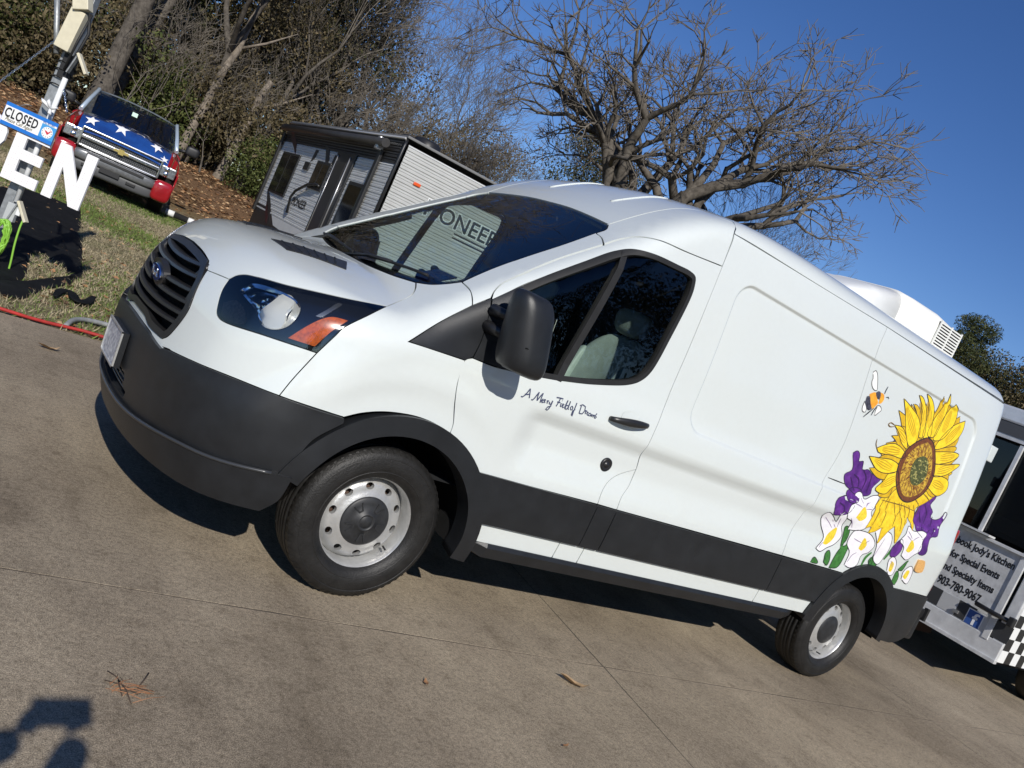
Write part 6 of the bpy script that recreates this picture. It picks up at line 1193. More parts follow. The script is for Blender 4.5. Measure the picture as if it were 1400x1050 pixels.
# grille: chrome surround, dark mesh, crossbar with gold badge
mb = MB(); mb.box((0, .07, .845), (1.34, .05, .33)); gr_ = mb.build('grille', drk, tk)
for z0 in (.925, .765):
    for k in range(-20, 21): mb = MB(); mb.box((k * .031, .035, z0), (.006, .02, .11)); mb.build('grille_rib', grey, gr_)
    for k in range(4): mb = MB(); mb.box((0, .032, z0 - .045 + .03 * k), (1.26, .02, .006)); mb.build('grille_rib', grey, gr_)
for (c, d) in (((0, .02, .995), (1.36, .08, .035)), ((0, .02, .690), (1.30, .08, .035)), ((0, .01, .845), (1.30, .09, .060)), ((-.665, .02, .845), (.035, .08, .33)), ((.665, .02, .845), (.035, .08, .33))):
    mb = MB(); mb.box(c, d, bev=.012); mb.build('grille_bar', chr_, gr_)
bw = [(-.13, -.012), (-.05, -.012), (-.04, -.042), (.05, -.042), (.042, -.012), (.13, -.012), (.118, .028), (.05, .028), (.04, .052), (-.05, .052), (-.042, .028), (-.118, .028)]
mb = MB(); mb.prism(bw, .0, .02, frame((0, -.035, .842), (1, 0, 0), (0, 0, 1))); mb.build('badge', mat('badge_gold', (.62, .48, .16), .3, .7), gr_)
mb = MB(); V, Fc = superbox((0, .03, .555), (.70, .16, .10), 4.5); mb.add(V, Fc, True); mb.build('bumper', grey, tk)
mb = MB(); mb.box((0, -.128, .60), (.95, .02, .05), bev=.006); mb.build('bumper_slot', drk, tk)
mb = MB(); V, Fc = superbox((0, .06, .38), (.72, .14, .10), 4.5); mb.add(V, Fc, True); mb.build('lower_valance', mat('valance_grey', (.06, .062, .065), .5), tk)
mb = MB(); mb.box((-.05, -.11, .46), (.33, .02, .13), bev=.004); mb.build('plate_holder', drk, tk)
for x in (.32, -.42): mb = MB(); mb.box((x, -.085, .40), (.16, .03, .06), bev=.01); mb.build('tow_hook', drk, tk)
mb = MB(); mb.box((0, 3.1, .45), (1.6, 4.8, .12)); mb.build('chassis', drk, tk)
mb = MB(); mb.add([(-.97, 5.5, .5), (.97, 5.5, .5), (.97, 5.5, 1.22), (-.97, 5.5, 1.22)], [(0, 1, 2, 3)]); mb.build('tailgate', rd, tk)
mb = MB(); mb.add([(-.75, 3.03, .9), (.75, 3.03, .9), (.72, 3.03, 1.70), (-.72, 3.03, 1.70)], [(0, 1, 2, 3)]); mb.build('cab_back', sv, tk)
# ================================================================== TRAVEL TRAILER (corrugated siding)
tt = empty('travel_trailer', (3.545, 8.10, 0), R(-4.47), 'travel trailer with corrugated grey siding and black roof band parked behind the van', 'trailer')
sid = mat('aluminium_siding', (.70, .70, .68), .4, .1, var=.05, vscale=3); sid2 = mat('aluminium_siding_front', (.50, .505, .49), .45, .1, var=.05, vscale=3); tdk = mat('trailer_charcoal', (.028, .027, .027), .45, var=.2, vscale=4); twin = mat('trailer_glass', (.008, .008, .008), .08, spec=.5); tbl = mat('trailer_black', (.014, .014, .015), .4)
LEN, WID, TOP, BOT = 6.9, 2.46, 3.08, .80
def siding(name, m, z0, z1, fn, L0, L1):
    prof = []; z = z0; pt = .092
    while z < z1 - 1e-6:
        for dz, o in ((0, .0), (.010, .018), (.040, .020), (.052, .002), (.060, .015), (.084, .015)):
            if z + dz <= z1: prof.append((z + dz, o))
        z += pt
    prof.append((z1, 0)); V = []; Fc = []
    for k, l in enumerate((L0, L1)): V += [fn(l, zz, o) for zz, o in prof]
    n = len(prof); Fc = [(i, i + 1, n + i + 1, n + i) for i in range(n - 1)]; mb = MB(); mb.add(V, Fc); return mb.build(name, m, tt)
siding('door_side_siding', sid, BOT + .35, 2.66, lambda l, z, o: (-o, l, z), .06, LEN)
siding('door_side_band', tdk, 2.66, TOP, lambda l, z, o: (-o, l, z), .06, LEN)
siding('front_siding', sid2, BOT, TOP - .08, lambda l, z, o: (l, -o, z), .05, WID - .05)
mb = MB(); mb.add([(WID, 0, BOT), (WID, LEN, BOT), (WID, LEN, TOP), (WID, 0, TOP)], [(0, 1, 2, 3)]); mb.build('far_side', sid, tt)
mb = MB(); mb.add([(0, LEN, BOT), (WID, LEN, BOT), (WID, LEN, TOP), (0, LEN, TOP)], [(0, 1, 2, 3)]); mb.build('rear_wall', sid, tt)
mb = MB(); mb.box((WID / 2, LEN / 2, TOP + .02), (WID + .02, LEN + .02, .04), bev=.012); mb.build('roof', mat('roof_grey', (.16, .16, .16), .6), tt)
mb = MB(); mb.box((WID / 2, LEN / 2, BOT - .06), (WID - .1, LEN - .1, .14)); mb.build('floor_frame', tbl, tt)
mb = MB(); mb.add([(-.004, 3.2, BOT), (-.004, LEN, BOT), (-.004, LEN, BOT + .48), (-.004, 5.6, BOT + .44), (-.004, 5.0, BOT + .18), (-.004, 3.2, BOT + .12)], [(0, 1, 2, 3, 4, 5)]); mb.V = [(x - .014, y, z) for x, y, z in mb.V]; mb.build('skirt_panel', tdk, tt)
mb = MB(); mb.box((-.005, LEN / 2, BOT + .17), (.02, LEN, .36)); mb.build('lower_panel', sid, tt)
mb = MB(); mb.tube([(-.012, -.012, BOT), (-.012, -.012, 2.75), (-.002, .01, 2.95), (.02, .05, TOP + .01)], .026, 8); mb.build('corner_trim', tbl, tt)
mb = MB(); mb.tube([(-.02, 0.05, TOP - .01), (-.02, LEN, TOP - .01)], .018, 6); mb.build('drip_rail', mat('rail_alu', (.5, .5, .5), .4, .6), tt)
def tbox(name, s0, s1, z0, z1, m, d=.03, bev=.012): mb = MB(); mb.box((-.014 - d / 2, (s0 + s1) / 2, (z0 + z1) / 2), (d, s1 - s0, z1 - z0), bev=bev); return mb.build(name, m, tt)
for (s0, s1, z0, z1) in ((5.05, 6.40, 1.56, 2.45), (2.92, 3.78, 1.90, 2.43)):
    w = tbox('window_frame', s0, s1, z0, z1, tbl); w.name = 'window'; mb = MB(); mb.box((-.047, (s0 + s1) / 2, (z0 + z1) / 2), (.006, s1 - s0 - .10, z1 - z0 - .10)); mb.build('pane', twin, w)
    mb = MB(); mb.box((-.051, (s0 + s1) / 2, (z0 + z1) / 2), (.006, .03, z1 - z0 - .1)); mb.build('mullion', tbl, w)
tbox('porch_lamp', 4.20, 4.55, 2.20, 2.36, tbl)
dw = tbox('door_frame', 1.78, 2.80, .95, 2.68, tbl, .035); mb = MB(); mb.box((-.052, 2.40, 1.75), (.02, .60, 1.50)); mb.build('door_leaf', mat('door_dark', (.03, .03, .032), .3), dw)
for s in (1.98, 2.66): mb = MB(); mb.tube([(-.06, s, 1.0), (-.06, s, 2.6)], .012, 6); mb.build('door_trim', mat('trim_alu', (.45, .45, .46), .35, .7), dw)
tbox('side_window', .80, 1.60, 1.25, 2.24, tbl); tbox('side_pane', .86, 1.54, 1.32, 2.18, twin, .038)
for s in (.62, 6.75):
    mb = MB(); mb.box((-.06, s + .08, 1.95), (.05, .13, 1.75), bev=.01); mb.build('awning_arm', tbl, tt)
mb = MB(); mb.tube([(-.13, .45, 2.92), (-.13, 6.8, 2.92)], .07, 12); mb.build('awning_roll', tdk, tt)
mb = MB(); mb.box((-.11, .72, 2.90), (.12, .12, .20), bev=.02); mb.build('awning_bracket', mat('bracket_alu', (.5, .5, .5), .35, .7), tt)
mb = MB(); mb.tube([(-.05, 4.30, 1.32), (-.09, 4.34, 1.62), (-.09, 4.20, 1.76), (-.09, 3.60, 1.95), (-.09, 3.06, 2.0), (-.05, 3.0, 1.98)], .025, 8); mb.build('grab_rail', tbl, tt)
text('brand_word', 'PIONEER', .22, frame((-.018, 4.42, 1.50), (0, -1, 0), (0, 0, 1)), tbl, tt, sx=1.15, bold=.004)
def swoosh(poly, m): mb = MB(); mb.prism(poly, .0, .004, frame((-.018, 0, 0), (0, -1, 0), (0, 0, 1))); return mb.build('swoosh_decal', m, tt)
mar = mat('decal_maroon', (.045, .012, .016), .4)
swoosh([(-6.6, 2.95), (-6.1, 2.80), (-5.75, 2.66), (-5.50, 2.42), (-5.8, 2.55), (-6.3, 2.72)], mar); swoosh([(-3.75, 2.74), (-3.45, 2.70), (-3.2, 2.48), (-3.08, 2.12), (-3.25, 2.30), (-3.5, 2.55)], tdk)
swoosh([(-4.25, 2.62), (-4.05, 2.62), (-4.10, 2.46), (-4.30, 2.36)], tdk); swoosh([(-2.98, 2.60), (-2.85, 2.60), (-2.88, 2.44), (-3.02, 2.36)], tdk)
swoosh([(-6.5, 1.60), (-6.1, 1.48), (-5.7, 1.30), (-5.35, 1.0), (-5.6, 1.08), (-6.0, 1.28), (-6.3, 1.44)], tdk); swoosh([(-6.2, 1.40), (-5.8, 1.22), (-5.5, .95), (-5.7, .98), (-6.0, 1.18)], mar)
# front: big outlined word, stripes, marker lamp
F2 = frame((.66, -.018, 2.19), (1, 0, 0), (0, 0, 1)); wl2 = mat('decal_white', (.78, .79, .78), .4)
text('front_word_outline', 'PIONEER', .34, F2, wl2, tt, sx=1.02, bold=.020, ext=.001); text('front_word', 'PIONEER', .34, F2 @ Matrix.Translation((0, 0, .0025)), mat('decal_slate', (.025, .035, .04), .4), tt, sx=1.02, bold=.006, ext=.001)
for z, h_, m_ in ((2.125, .022, tdk), (2.095, .012, wl2), (2.06, .022, tdk), (2.035, .010, wl2)): mb = MB(); mb.box((1.85, -.020, z), (1.15, .006, h_)); mb.build('front_stripe', m_, tt)
for x in (.40, 2.06): mb = MB(); mb.box((x, -.03, 2.535), (.12, .03, .05), bev=.01); mb.build('marker_lamp', mat('marker_orange', (.70, .10, .02), .3, coat=.5), tt)
for (x, s, r, h_) in ((.55, .62, .23, .15), (.6, 1.35, .25, .17)):
    mb = MB(); mb.lathe([(.0, h_), (r * .75, h_), (r * .95, h_ - .03), (r, 0.0)], 28, 'z', (x, s, TOP + .04)); mb.build('roof_vent', tbl, tt)
for s in (2.9, 3.8):
    for x in (-.0, WID):
        w = empty('road_wheel', (x + (.12 if x < 1 else -.12), s, .46)); w.parent = tt; mb = MB(); mb.lathe([(.20, -.10), (.30, -.11), (.34, -.08), (.34, .08), (.30, .11), (.20, .10)], 28, 'x'); mb.build('tyre', tyre_m, w); mb = MB(); mb.lathe([(.0, -.07), (.15, -.05), (.20, -.09)], 20, 'x'); mb.build('rim', wl2, w)
mb = MB(); mb.tube([(.5, 0, .72), (WID / 2, -1.1, .68)], .05, 6); mb.tube([(WID - .5, 0, .72), (WID / 2, -1.1, .68)], .05, 6); mb.build('tow_frame', tbl, tt)
mb = MB(); mb.tube([(WID / 2, -.95, .15), (WID / 2, -.95, 1.1)], .035, 8); mb.build('tow_jack', tbl, tt)
for s in (.5, 6.4): mb = MB(); mb.tube([(.3, s, .16), (.3, s, BOT)], .03, 6); mb.build('stabiliser', tbl, tt)

# ================================================================== FOOD TRAILER
ft = empty('food_trailer', (6.75, -.79, 0), 0, 'aluminium food trailer with printed counter panel and checkered corner behind the van', 'trailer'); fo = Vector((6.75, -.79, 0))
alu = mat('brushed_aluminium', (.68, .685, .69), .38, .3, var=.12, vscale=9, bump=.08, bscale=200); alud = mat('dull_aluminium', (.58, .585, .59), .42, .2, var=.22, vscale=7, bump=.1, bscale=60); fdk = mat('food_dark', (.015, .015, .016), .4)
def fb_(name, c, d, m, parent=None, bev=0.): mb = MB(); mb.box(Vector(c) - fo, d, bev=bev); return mb.build(name, m, parent or ft)
fb_('roof_cap', (8.75, .35, 2.52), (4.04, 2.32, .15), mat('roof_alu', (.74, .75, .76), .35, .4, var=.1, vscale=7), bev=.02)
fb_('fascia_band', (6.765, .35, 2.385), (.05, 2.28, .12), mat('band_grey', (.07, .073, .078), .5)); fb_('fascia_strip', (6.76, .35, 2.305), (.03, 2.28, .04), alud)
fb_('side_wall_far', (8.75, 1.46, 1.4), (4.0, .04, 2.1), alu); fb_('end_wall', (10.73, .35, 1.4), (.04, 2.2, 2.1), alu)
fb_('floor', (8.75, .35, .40), (4.0, 2.26, .10), fdk); fb_('bottom_rail', (6.752, .35, .455), (.035, 2.28, .18), alu, bev=.006); fb_('bottom_lip', (6.745, .35, .365), (.06, 2.29, .03), alud)
cp = fb_('counter_panel', (6.76, .35, .94), (.035, 1.92, .80), alud, bev=.004)
fb_('panel_edge', (6.742, -.625, .94), (.03, .06, .86), alu, cp, .004); fb_('panel_top', (6.735, .35, 1.345), (.05, 2.0, .03), alu, cp, .004)
fb_('corner_post', (6.77, -.735, 1.35), (.06, .10, 1.98), alu, None, .01)
fb_('counter_shelf', (6.70, .15, 1.375), (.14, .9, .018), alud, cp)
# open serving hatch: dark room behind, struts, a lifted flap
fb_('serving_room_back', (7.9, .35, 1.8), (.03, 2.2, .95), mat('room_dark', (.03, .03, .032), .7)); fb_('serving_glass', (6.78, .35, 1.83), (.008, 2.0, .86), glass('hatch_glass', (.30, .32, .33)), None)
fb_('hatch_post', (6.75, -.155, 1.81), (.03, .035, .92), alu); fb_('hatch_post', (6.75, .40, 1.81), (.03, .03, .92), alu)
mb = MB(); mb.add([Vector(v) - fo for v in ((6.9, .6, 1.45), (6.9, -.6, 1.45), (7.3, -.6, 1.60), (7.3, .6, 1.60))], [(0, 1, 2, 3)]); mb.build('griddle_hood', alu, ft)
# printed words on the panel (they continue behind the van)
FT = frame((6.7415, 0, 0), (0, -1, 0), (0, 0, 1)); ink_ = mat('black_print', (.012, .012, .013), .5)
def ftext(s, y_end, z, size, sx, m=ink_, **k):
    me = text_mesh(s, size, sx=sx, align='RIGHT', ext=.001, bold=.0028, **k); me.transform(Matrix.Translation(-fo) @ FT @ Matrix.Translation((-y_end, z, 0))); return link('printed_words', me, m, cp)
ftext("On Facebook Jody's Kitchen", -.58, 1.185, .098, .72); ftext('Available for Special Events', -.50, 1.045, .098, .70); ftext('Catering and Specialty Items', -.51, .905, .098, .70); ftext('Phone 903-780-9067', -.44, .765, .112, .68)
ck_m = mat('check_dark', (.035, .036, .038), .5); ck_l = mat('check_light', (.50, .505, .51), .5, .2)
for k in range(8): fb_('check_tile', (6.7405, .50 - .175 * k, .635), (.004, .17, .16), ck_m if k % 2 else ck_l, cp)
fbk = mat('facebook_blue', (.035, .09, .30), .4); lg = fb_('logo_tile', (6.7385, -.470, .618), (.004, .155, .155), mat('logo_white', (.72, .73, .75), .4), cp); fb_('logo_field', (6.7355, -.470, .618), (.004, .135, .135), fbk, lg)
me = text_mesh('f', .16, sx=1.1, bold=.004, ext=.001); me.transform(Matrix.Translation(-fo) @ frame((6.7325, -.455, .562), (0, -1, 0), (0, 0, 1))); link('logo_letter', me, mat('logo_letter', (.8, .8, .82), .4), lg)
mb = MB(); mb.tube([Vector(v) - fo for v in ((6.70, -.44, .76), (6.68, -.62, .755), (6.68, -.80, .76))], .022, 8); mb.build('latch_bar', fdk, ft); fb_('latch_knob', (6.68, -.79, .76), (.07, .05, .09), fdk, None, .01)
fb_('panel_latch', (6.728, -.30, .60), (.02, .05, .03), mat('latch_zinc', (.6, .6, .6), .3, .8), cp)
fb_('red_reflector_strip', (6.73, .045, .95), (.006, .012, .74), mat('red_strip', (.35, .02, .03), .4), cp)
# near side wall with check tiles
fb_('side_wall', (8.77, -.76, 1.4), (3.96, .04, 2.1), alu)
tw_, tb_ = mat('tile_white', (.74, .75, .74), .35), mat('tile_black', (.014, .014, .015), .35)
for i in range(22):
    for j in range(5): fb_('check_tile', (6.86 + i * .135, -.7835, .43 + j * .118), (.1345, .006, .1175), tb_ if (i + j) % 2 else tw_)
for x in (8.3, 9.2):
    for y in (-.62, 1.32):
        w = empty('road_wheel', Vector((x, y, .33)) - fo); w.parent = ft; mb = MB(); mb.lathe([(.18, -.09), (.29, -.10), (.33, -.07), (.33, .07), (.29, .10), (.18, .09)], 28, 'y'); mb.build('tyre', tyre_m, w)
fb_('axle_beam', (8.75, .35, .33), (.9, 1.9, .08), fdk); fb_('rear_frame', (7.1, .35, .27), (.5, .5, .12), mat('rust_frame', (.05, .025, .018), .9))
# ================================================================== TREES
def grow(seed, H, r0, levels=6, spread=.75, up_=.10, wig=.22, trunk=.28, lean=(0, 0), twig=.0055, dense=1.0, first=3, ratio=.74, taper=.55):
    g = random.Random(seed); segs = []
    def branch(p, d, r, L, lv):
        n = max(2, int(L / (.55 if lv < 3 else (.34 if lv < 5 else .22)))); st = L / n; r1 = max(r * taper, twig * .6); kids = []
        for i in range(n):
            d = (d + Vector((g.gauss(0, wig), g.gauss(0, wig), g.gauss(0, wig * .7))) * (.5 + .15 * lv if lv < 4 else .62) + Vector((0, 0, up_ * (.4 if lv > 3 else 1)))).normalized()
            q = p + d * st; ra = r + (r1 - r) * i / n; rb = r + (r1 - r) * (i + 1) / n; segs.append((p, q, ra, rb, lv)); p = q
            if lv > 0 and i >= n * .25 and g.random() < .62 * dense and lv < levels: kids.append((p, d, rb * .66, L * g.uniform(.45, .72)))
        if lv < levels:
            for k in range(first if lv == 0 else (2 if g.random() < .75 else 3)): kids.append((p, d, r1 * (.92 if k == 0 else .78), L * ratio * g.uniform(.8, 1.15) * (1.25 if lv == 0 else 1)))
        for (p_, d_, r_, L_) in kids:
            if r_ < twig and lv > 2: r_ = twig
            if L_ < .16: continue
            a = Vector((g.gauss(0, 1), g.gauss(0, 1), g.gauss(0, 1))); a = (a - d_ * a.dot(d_)).normalized(); s_ = spread * g.uniform(.6, 1.25)
            branch(p_, (d_ + a * s_).normalized(), r_, L_, lv + 1)
    branch(Vector((0, 0, -.1)), Vector((lean[0], lean[1], 1)).normalized(), r0, H * trunk, 0); return segs
def seg_mesh(name, segs, thick):
    sel = [s for s in segs if (s[2] >= .03) == thick]
    if not sel: return None
    P0 = np.array([s[0] for s in sel]); P1 = np.array([s[1] for s in sel]); ra = np.array([s[2] for s in sel]); rb = np.array([s[3] for s in sel]); n = 8 if thick else 3
    d = P1 - P0; P1 = P1 + d * (.12 if thick else .03); d /= np.linalg.norm(d, axis=1)[:, None]; t = np.where(np.abs(d[:, 2:3]) < .9, [[0, 0, 1.]], [[1., 0, 0]]); u = np.cross(t, d); u /= np.linalg.norm(u, axis=1)[:, None]; w = np.cross(d, u)
    an = 2 * np.pi * np.arange(n) / n; ring = np.cos(an)[None, :, None] * u[:, None] + np.sin(an)[None, :, None] * w[:, None]
    V = np.concatenate([P0[:, None] + ring * ra[:, None, None], P1[:, None] + ring * rb[:, None, None]], 1).reshape(-1, 3)
    b = np.arange(len(sel))[:, None] * 2 * n; k = np.arange(n)[None]; Fq = np.stack([b + k, b + (k + 1) % n, b + n + (k + 1) % n, b + n + k], -1).reshape(-1, 4)
    me = bpy.data.meshes.new(name); me.vertices.add(len(V)); me.vertices.foreach_set('co', V.ravel()); me.loops.add(Fq.size); me.loops.foreach_set('vertex_index', Fq.ravel().astype(np.int32)); me.polygons.add(len(Fq)); me.polygons.foreach_set('loop_start', np.arange(0, Fq.size, 4, dtype=np.int32)); me.polygons.foreach_set('loop_total', np.full(len(Fq), 4, np.int32)); me.update(calc_edges=True); me.polygons.foreach_set('use_smooth', [True] * len(Fq)); return me
bark = mat('grey_bark', (.145, .128, .107), .95, spec=.1, c2=(.052, .045, .038), vscale=7, bump=.5, bscale=30); twg = mat('twig_bark', (.165, .145, .12), .95, spec=.05, var=.25, vscale=2); barkd = mat('dark_bark', (.07, .055, .042), .95, spec=.1, var=.3, vscale=9, bump=.5, bscale=25); pale = mat('pale_bark', (.27, .23, .185), .95, spec=.1, c2=(.12, .10, .08), vscale=8, bump=.4, bscale=30)
PROTO = {}
def proto_bare(key, **k): s = grow(**k); PROTO[key] = (seg_mesh('trunk', s, True), seg_mesh('crown', s, False))
def place_tree(name, key, x, y, rz, sc, label, group=None, mt=(None, None), z=None):
    e = empty(name, (x, y, float(ground_z(x, y)) if z is None else z), rz, label, 'tree', group); e.scale = (sc, sc, sc) if not isinstance(sc, tuple) else sc
    for me, nm, m_ in zip(PROTO[key], ('trunk', 'crown'), mt):
        if me is not None:
            o = bpy.data.objects.new(nm, me); col.objects.link(o); o.parent = e
            if not me.materials: me.materials.append(m_)
    return e
proto_bare('oak', seed=21, H=11.0, r0=.52, levels=7, spread=.80, up_=.07, wig=.34, trunk=.24, first=5, dense=1.15, ratio=.73, twig=.0100, taper=.62)
proto_bare('b1', seed=5, H=11, r0=.20, levels=6, spread=.60, up_=.11, wig=.16, trunk=.34, first=3, dense=.85, twig=.008); proto_bare('b2', seed=8, H=11, r0=.17, levels=6, spread=.62, up_=.10, wig=.20, trunk=.30, first=3, dense=.9, twig=.008); proto_bare('b3', seed=13, H=10, r0=.22, levels=6, spread=.70, up_=.07, wig=.22, trunk=.28, first=4, dense=.75, twig=.008)
proto_bare('brush', seed=33, H=4.2, r0=.035, levels=4, spread=.65, up_=.08, wig=.25, trunk=.25, first=4, dense=.9, twig=.006)
BT = (bark, twg)
place_tree('oak_tree', 'oak', 13.4, 13.75, R(110), 1.10, 'large bare oak with twisting spreading limbs behind the van roof', mt=BT, z=.35)
place_tree('oak_tree', 'oak', 12.2, 23.6, R(70), .58, 'smaller bare oak with dark crooked limbs rising over the trailer roof', mt=BT)
place_tree('oak_tree', 'oak', 9.8, 26.5, R(310), .72, 'bare oak with crooked crown at the edge of the woods behind the trailer', mt=BT)
for (x, y, rz, sc, key, lb) in ((13.5, 21.5, 40, .62, 'b3', 'bare tree with open crown left of the large oak'), (12.0, 25.0, 190, .66, 'b1', 'tall bare tree above the travel trailer roof'), (16.5, 19.5, 300, .55, 'b2', 'slim bare tree between the oak and the trailer'), (9.4, 25.5, 100, .85, 'b2', 'bare tree with dense twigs at the trailer end of the woods'), (20.5, 17.0, 20, .5, 'b3', 'small bare tree behind the oak crown'), (15.2, 13.4, 130, .5, 'b1', 'short bare tree low beside the oak trunk')):
    place_tree('bare_tree', key, x, y, R(rz), sc, lb, 'bare trees behind the trailer', BT)
for (x, y, rz, sc, key) in ((15.5, 27, 10, .6, 'b2'), (18.5, 25.5, 80, .58, 'b1'), (21.5, 24, 140, .6, 'b2'), (24, 21.5, 210, .6, 'b3'), (13.8, 29, 270, .75, 'b1'), (26.5, 19.5, 330, .5, 'b1'), (19.8, 28, 45, .62, 'b3'), (23.0, 14.6, 70, .5, 'b2'), (18.2, 13.2, 20, .5, 'b2'), (20.6, 11.6, 160, .42, 'b3')):
    place_tree('bare_tree', key, x, y, R(rz), sc, 'distant leafless tree with fine grey twigs behind the oak', 'distant bare trees behind the oak', BT)
# the woods: bare trunks and limbs, evergreens and brush between them
wl_ = [(6.4, 24.4, 0, .95, 'b2', 1), (4.7, 25.4, 70, 1.0, 'b1', 0), (2.0, 24.6, 200, 1.25, 'b1', 0), (2.9, 27.5, 20, 1.3, 'b3', 0), (.2, 26.5, 140, 1.15, 'b2', 0), (-1.8, 28, 250, 1.3, 'b1', 0), (7.8, 26.6, 310, 1.2, 'b3', 0), (5.5, 29, 160, 1.35, 'b1', 0), (9.3, 29.5, 30, 1.3, 'b2', 0), (-4.5, 27, 80, 1.3, 'b3', 0), (3.9, 31.5, 120, 1.5, 'b2', 0), (.8, 30.5, 0, 1.5, 'b3', 0), (7.2, 32.5, 220, 1.5, 'b1', 0), (11.5, 30, 60, 1.3, 'b3', 0)]
for i, (x, y, rz, sc, key, pl0) in enumerate(wl_):
    place_tree('woodland_tree', key, x, y, R(rz), sc, 'leafless woodland tree with tangled twigs in the thicket behind the truck', 'woodland trees behind the truck', BT)
for (x, y, h_, r_, lx, ly, lb) in ((5.75, 24.9, 3.6, .17, .10, 0, 'pale leaning trunk with broken top rising from the leaf bank'), (4.3, 24.6, 5.5, .15, .12, .02, 'grey trunk leaning right beside the truck mirror'), (1.65, 23.6, 9.0, .30, .06, .05, 'thick dark trunk towering behind the truck roof')):
    e = empty('tree_trunk', (x, y, float(ground_z(x, y))), 0, lb, 'tree', 'standing trunks at the edge of the woods'); mb = MB(); n = 12; rg = random.Random(int(x * 10)); pts_ = [(lx * h_ * t + rg.gauss(0, .04) * t, ly * h_ * t + rg.gauss(0, .04) * t, h_ * t - .15) for t in np.linspace(0, 1, n)]; mb.tube(pts_, [r_ * (1.25 - .25 * min(1, t * 6)) * (1 - .45 * t) for t in np.linspace(0, 1, n)], 12); mb.build('trunk', pale if r_ < .3 else bark, e)
    mb = MB(); b0 = pts_[8]; mb.tube([b0, (b0[0] + .6, b0[1] - .3, b0[2] + .5), (b0[0] + 1.3, b0[1] - .5, b0[2] + 1.2)], [r_ * .35, r_ * .25, .01], 7); mb.build('limb', pale if r_ < .3 else bark, e)
# evergreens
def leaf_cloud(seed, blobs, n, size, flat=.5):
    g = np.random.default_rng(seed); bl_ = np.array(blobs); w = bl_[:, 3] ** 2; idx = g.choice(len(bl_), n, p=w / w.sum()); d = g.normal(0, 1, (n, 3)); d /= np.linalg.norm(d, axis=1)[:, None]; rad = g.uniform(.25, 1, n) ** .45
    c = bl_[idx, :3] + d * (bl_[idx, 3] * rad)[:, None] * [1, 1, .75]; a = g.normal(0, 1, (n, 3)); a /= np.linalg.norm(a, axis=1)[:, None]; b = np.cross(a, g.normal(0, 1, (n, 3))); b /= np.linalg.norm(b, axis=1)[:, None]; s = size * g.uniform(.5, 1.4, n)[:, None]
    V = np.stack([c - a * s, c + b * s * flat, c + a * s, c - b * s * flat], 1).reshape(-1, 3); F_ = np.arange(4 * n).reshape(-1, 4); me = bpy.data.meshes.new('crown'); me.from_pydata(V.tolist(), [], F_.tolist()); me.update(); return me
def leafmat(name, a, b, c):
    m, nt, bs_ = nodes(name); N = nt.nodes; L = nt.links; ge = N.new('ShaderNodeNewGeometry'); r = N.new('ShaderNodeValToRGB'); r.color_ramp.elements[0].color = (*a, 1); r.color_ramp.elements[1].color = (*c, 1); e = r.color_ramp.elements.new(.5); e.color = (*b, 1); L.new(ge.outputs['Random Per Island'], r.inputs[0]); L.new(r.outputs[0], bs_.inputs['Base Color']); bs_.inputs['Roughness'].default_value = .7; bs_.inputs['Specular IOR Level'].default_value = .2; return m
ev = leafmat('cedar_leaf', (.028, .034, .012), (.055, .058, .024), (.10, .092, .042)); ol = leafmat('olive_brush_leaf', (.045, .038, .018), (.095, .076, .038), (.16, .125, .07)); pn = leafmat('pine_needles', (.024, .034, .012), (.048, .060, .020), (.095, .095, .036)); pg_ = leafmat('privet_leaf', (.035, .050, .012), (.070, .085, .022), (.12, .13, .045))
def blobs_col(seed, h, r, n, base=.15):
    g = random.Random(seed); return [(g.gauss(0, r * .45), g.gauss(0, r * .45), h * (base + (1 - base) * g.random()), r * g.uniform(.35, .62)) for _ in range(n)]
def trunk_m(h, r): mb = MB(); mb.tube([(0, 0, -.2), (.1, 0, h * .4), (0, .1, h * .85)], [r, r * .7, r * .2], 8); me = bpy.data.meshes.new('trunk'); me.from_pydata(mb.V, [], mb.F); me.update(); return me
PROTO['cedar'] = (trunk_m(8, .16), leaf_cloud(1, blobs_col(1, 8.5, 2.1, 48), 24000, .055)); PROTO['cedar2'] = (trunk_m(7, .15), leaf_cloud(2, blobs_col(5, 7.0, 2.4, 44), 23000, .055)); PROTO['shrub'] = (trunk_m(1.6, .05), leaf_cloud(3, blobs_col(9, 2.2, 1.3, 22, .1), 7000, .045)); PROTO['shrub2'] = (trunk_m(1.6, .05), leaf_cloud(4, blobs_col(12, 2.8, 1.5, 24, .1), 7500, .05))
PROTO['shrub3'] = (PROTO['shrub'][0].copy(), PROTO['shrub'][1].copy())
for i, (x, y, rz, sc, key) in enumerate(((1.0, 28.6, 0, 1.15, 'cedar'), (-2.2, 30, 60, 1.2, 'cedar2'), (3.4, 29.5, 120, 1.25, 'cedar'), (6.2, 28.0, 200, 1.0, 'cedar2'), (8.4, 28.4, 300, 1.1, 'cedar'), (5.0, 33, 30, 1.5, 'cedar2'), (9.8, 32, 250, 1.2, 'cedar2'), (-5.5, 29, 10, 1.4, 'cedar'), (1.8, 34, 80, 1.6, 'cedar'), (7.6, 35, 170, 1.5, 'cedar'))):
    place_tree('cedar_tree', key, x, y, R(rz), sc, 'dark dense evergreen standing deep in the woods behind the truck', 'evergreens in the woods', (barkd, ev if key == 'cedar' else ol))
for (x, y, rz, sc, key, lb) in ((13.3, 23.6, 0, (.8, .8, .82), 'cedar2', 'olive evergreen showing through the bare trees beside the trailer'), (17.6, 22.5, 90, (.85, .85, .9), 'cedar', 'green evergreen between the bare trees and the oak')):
    place_tree('cedar_tree', key, x, y, R(rz), sc, lb, None, (barkd, ev))
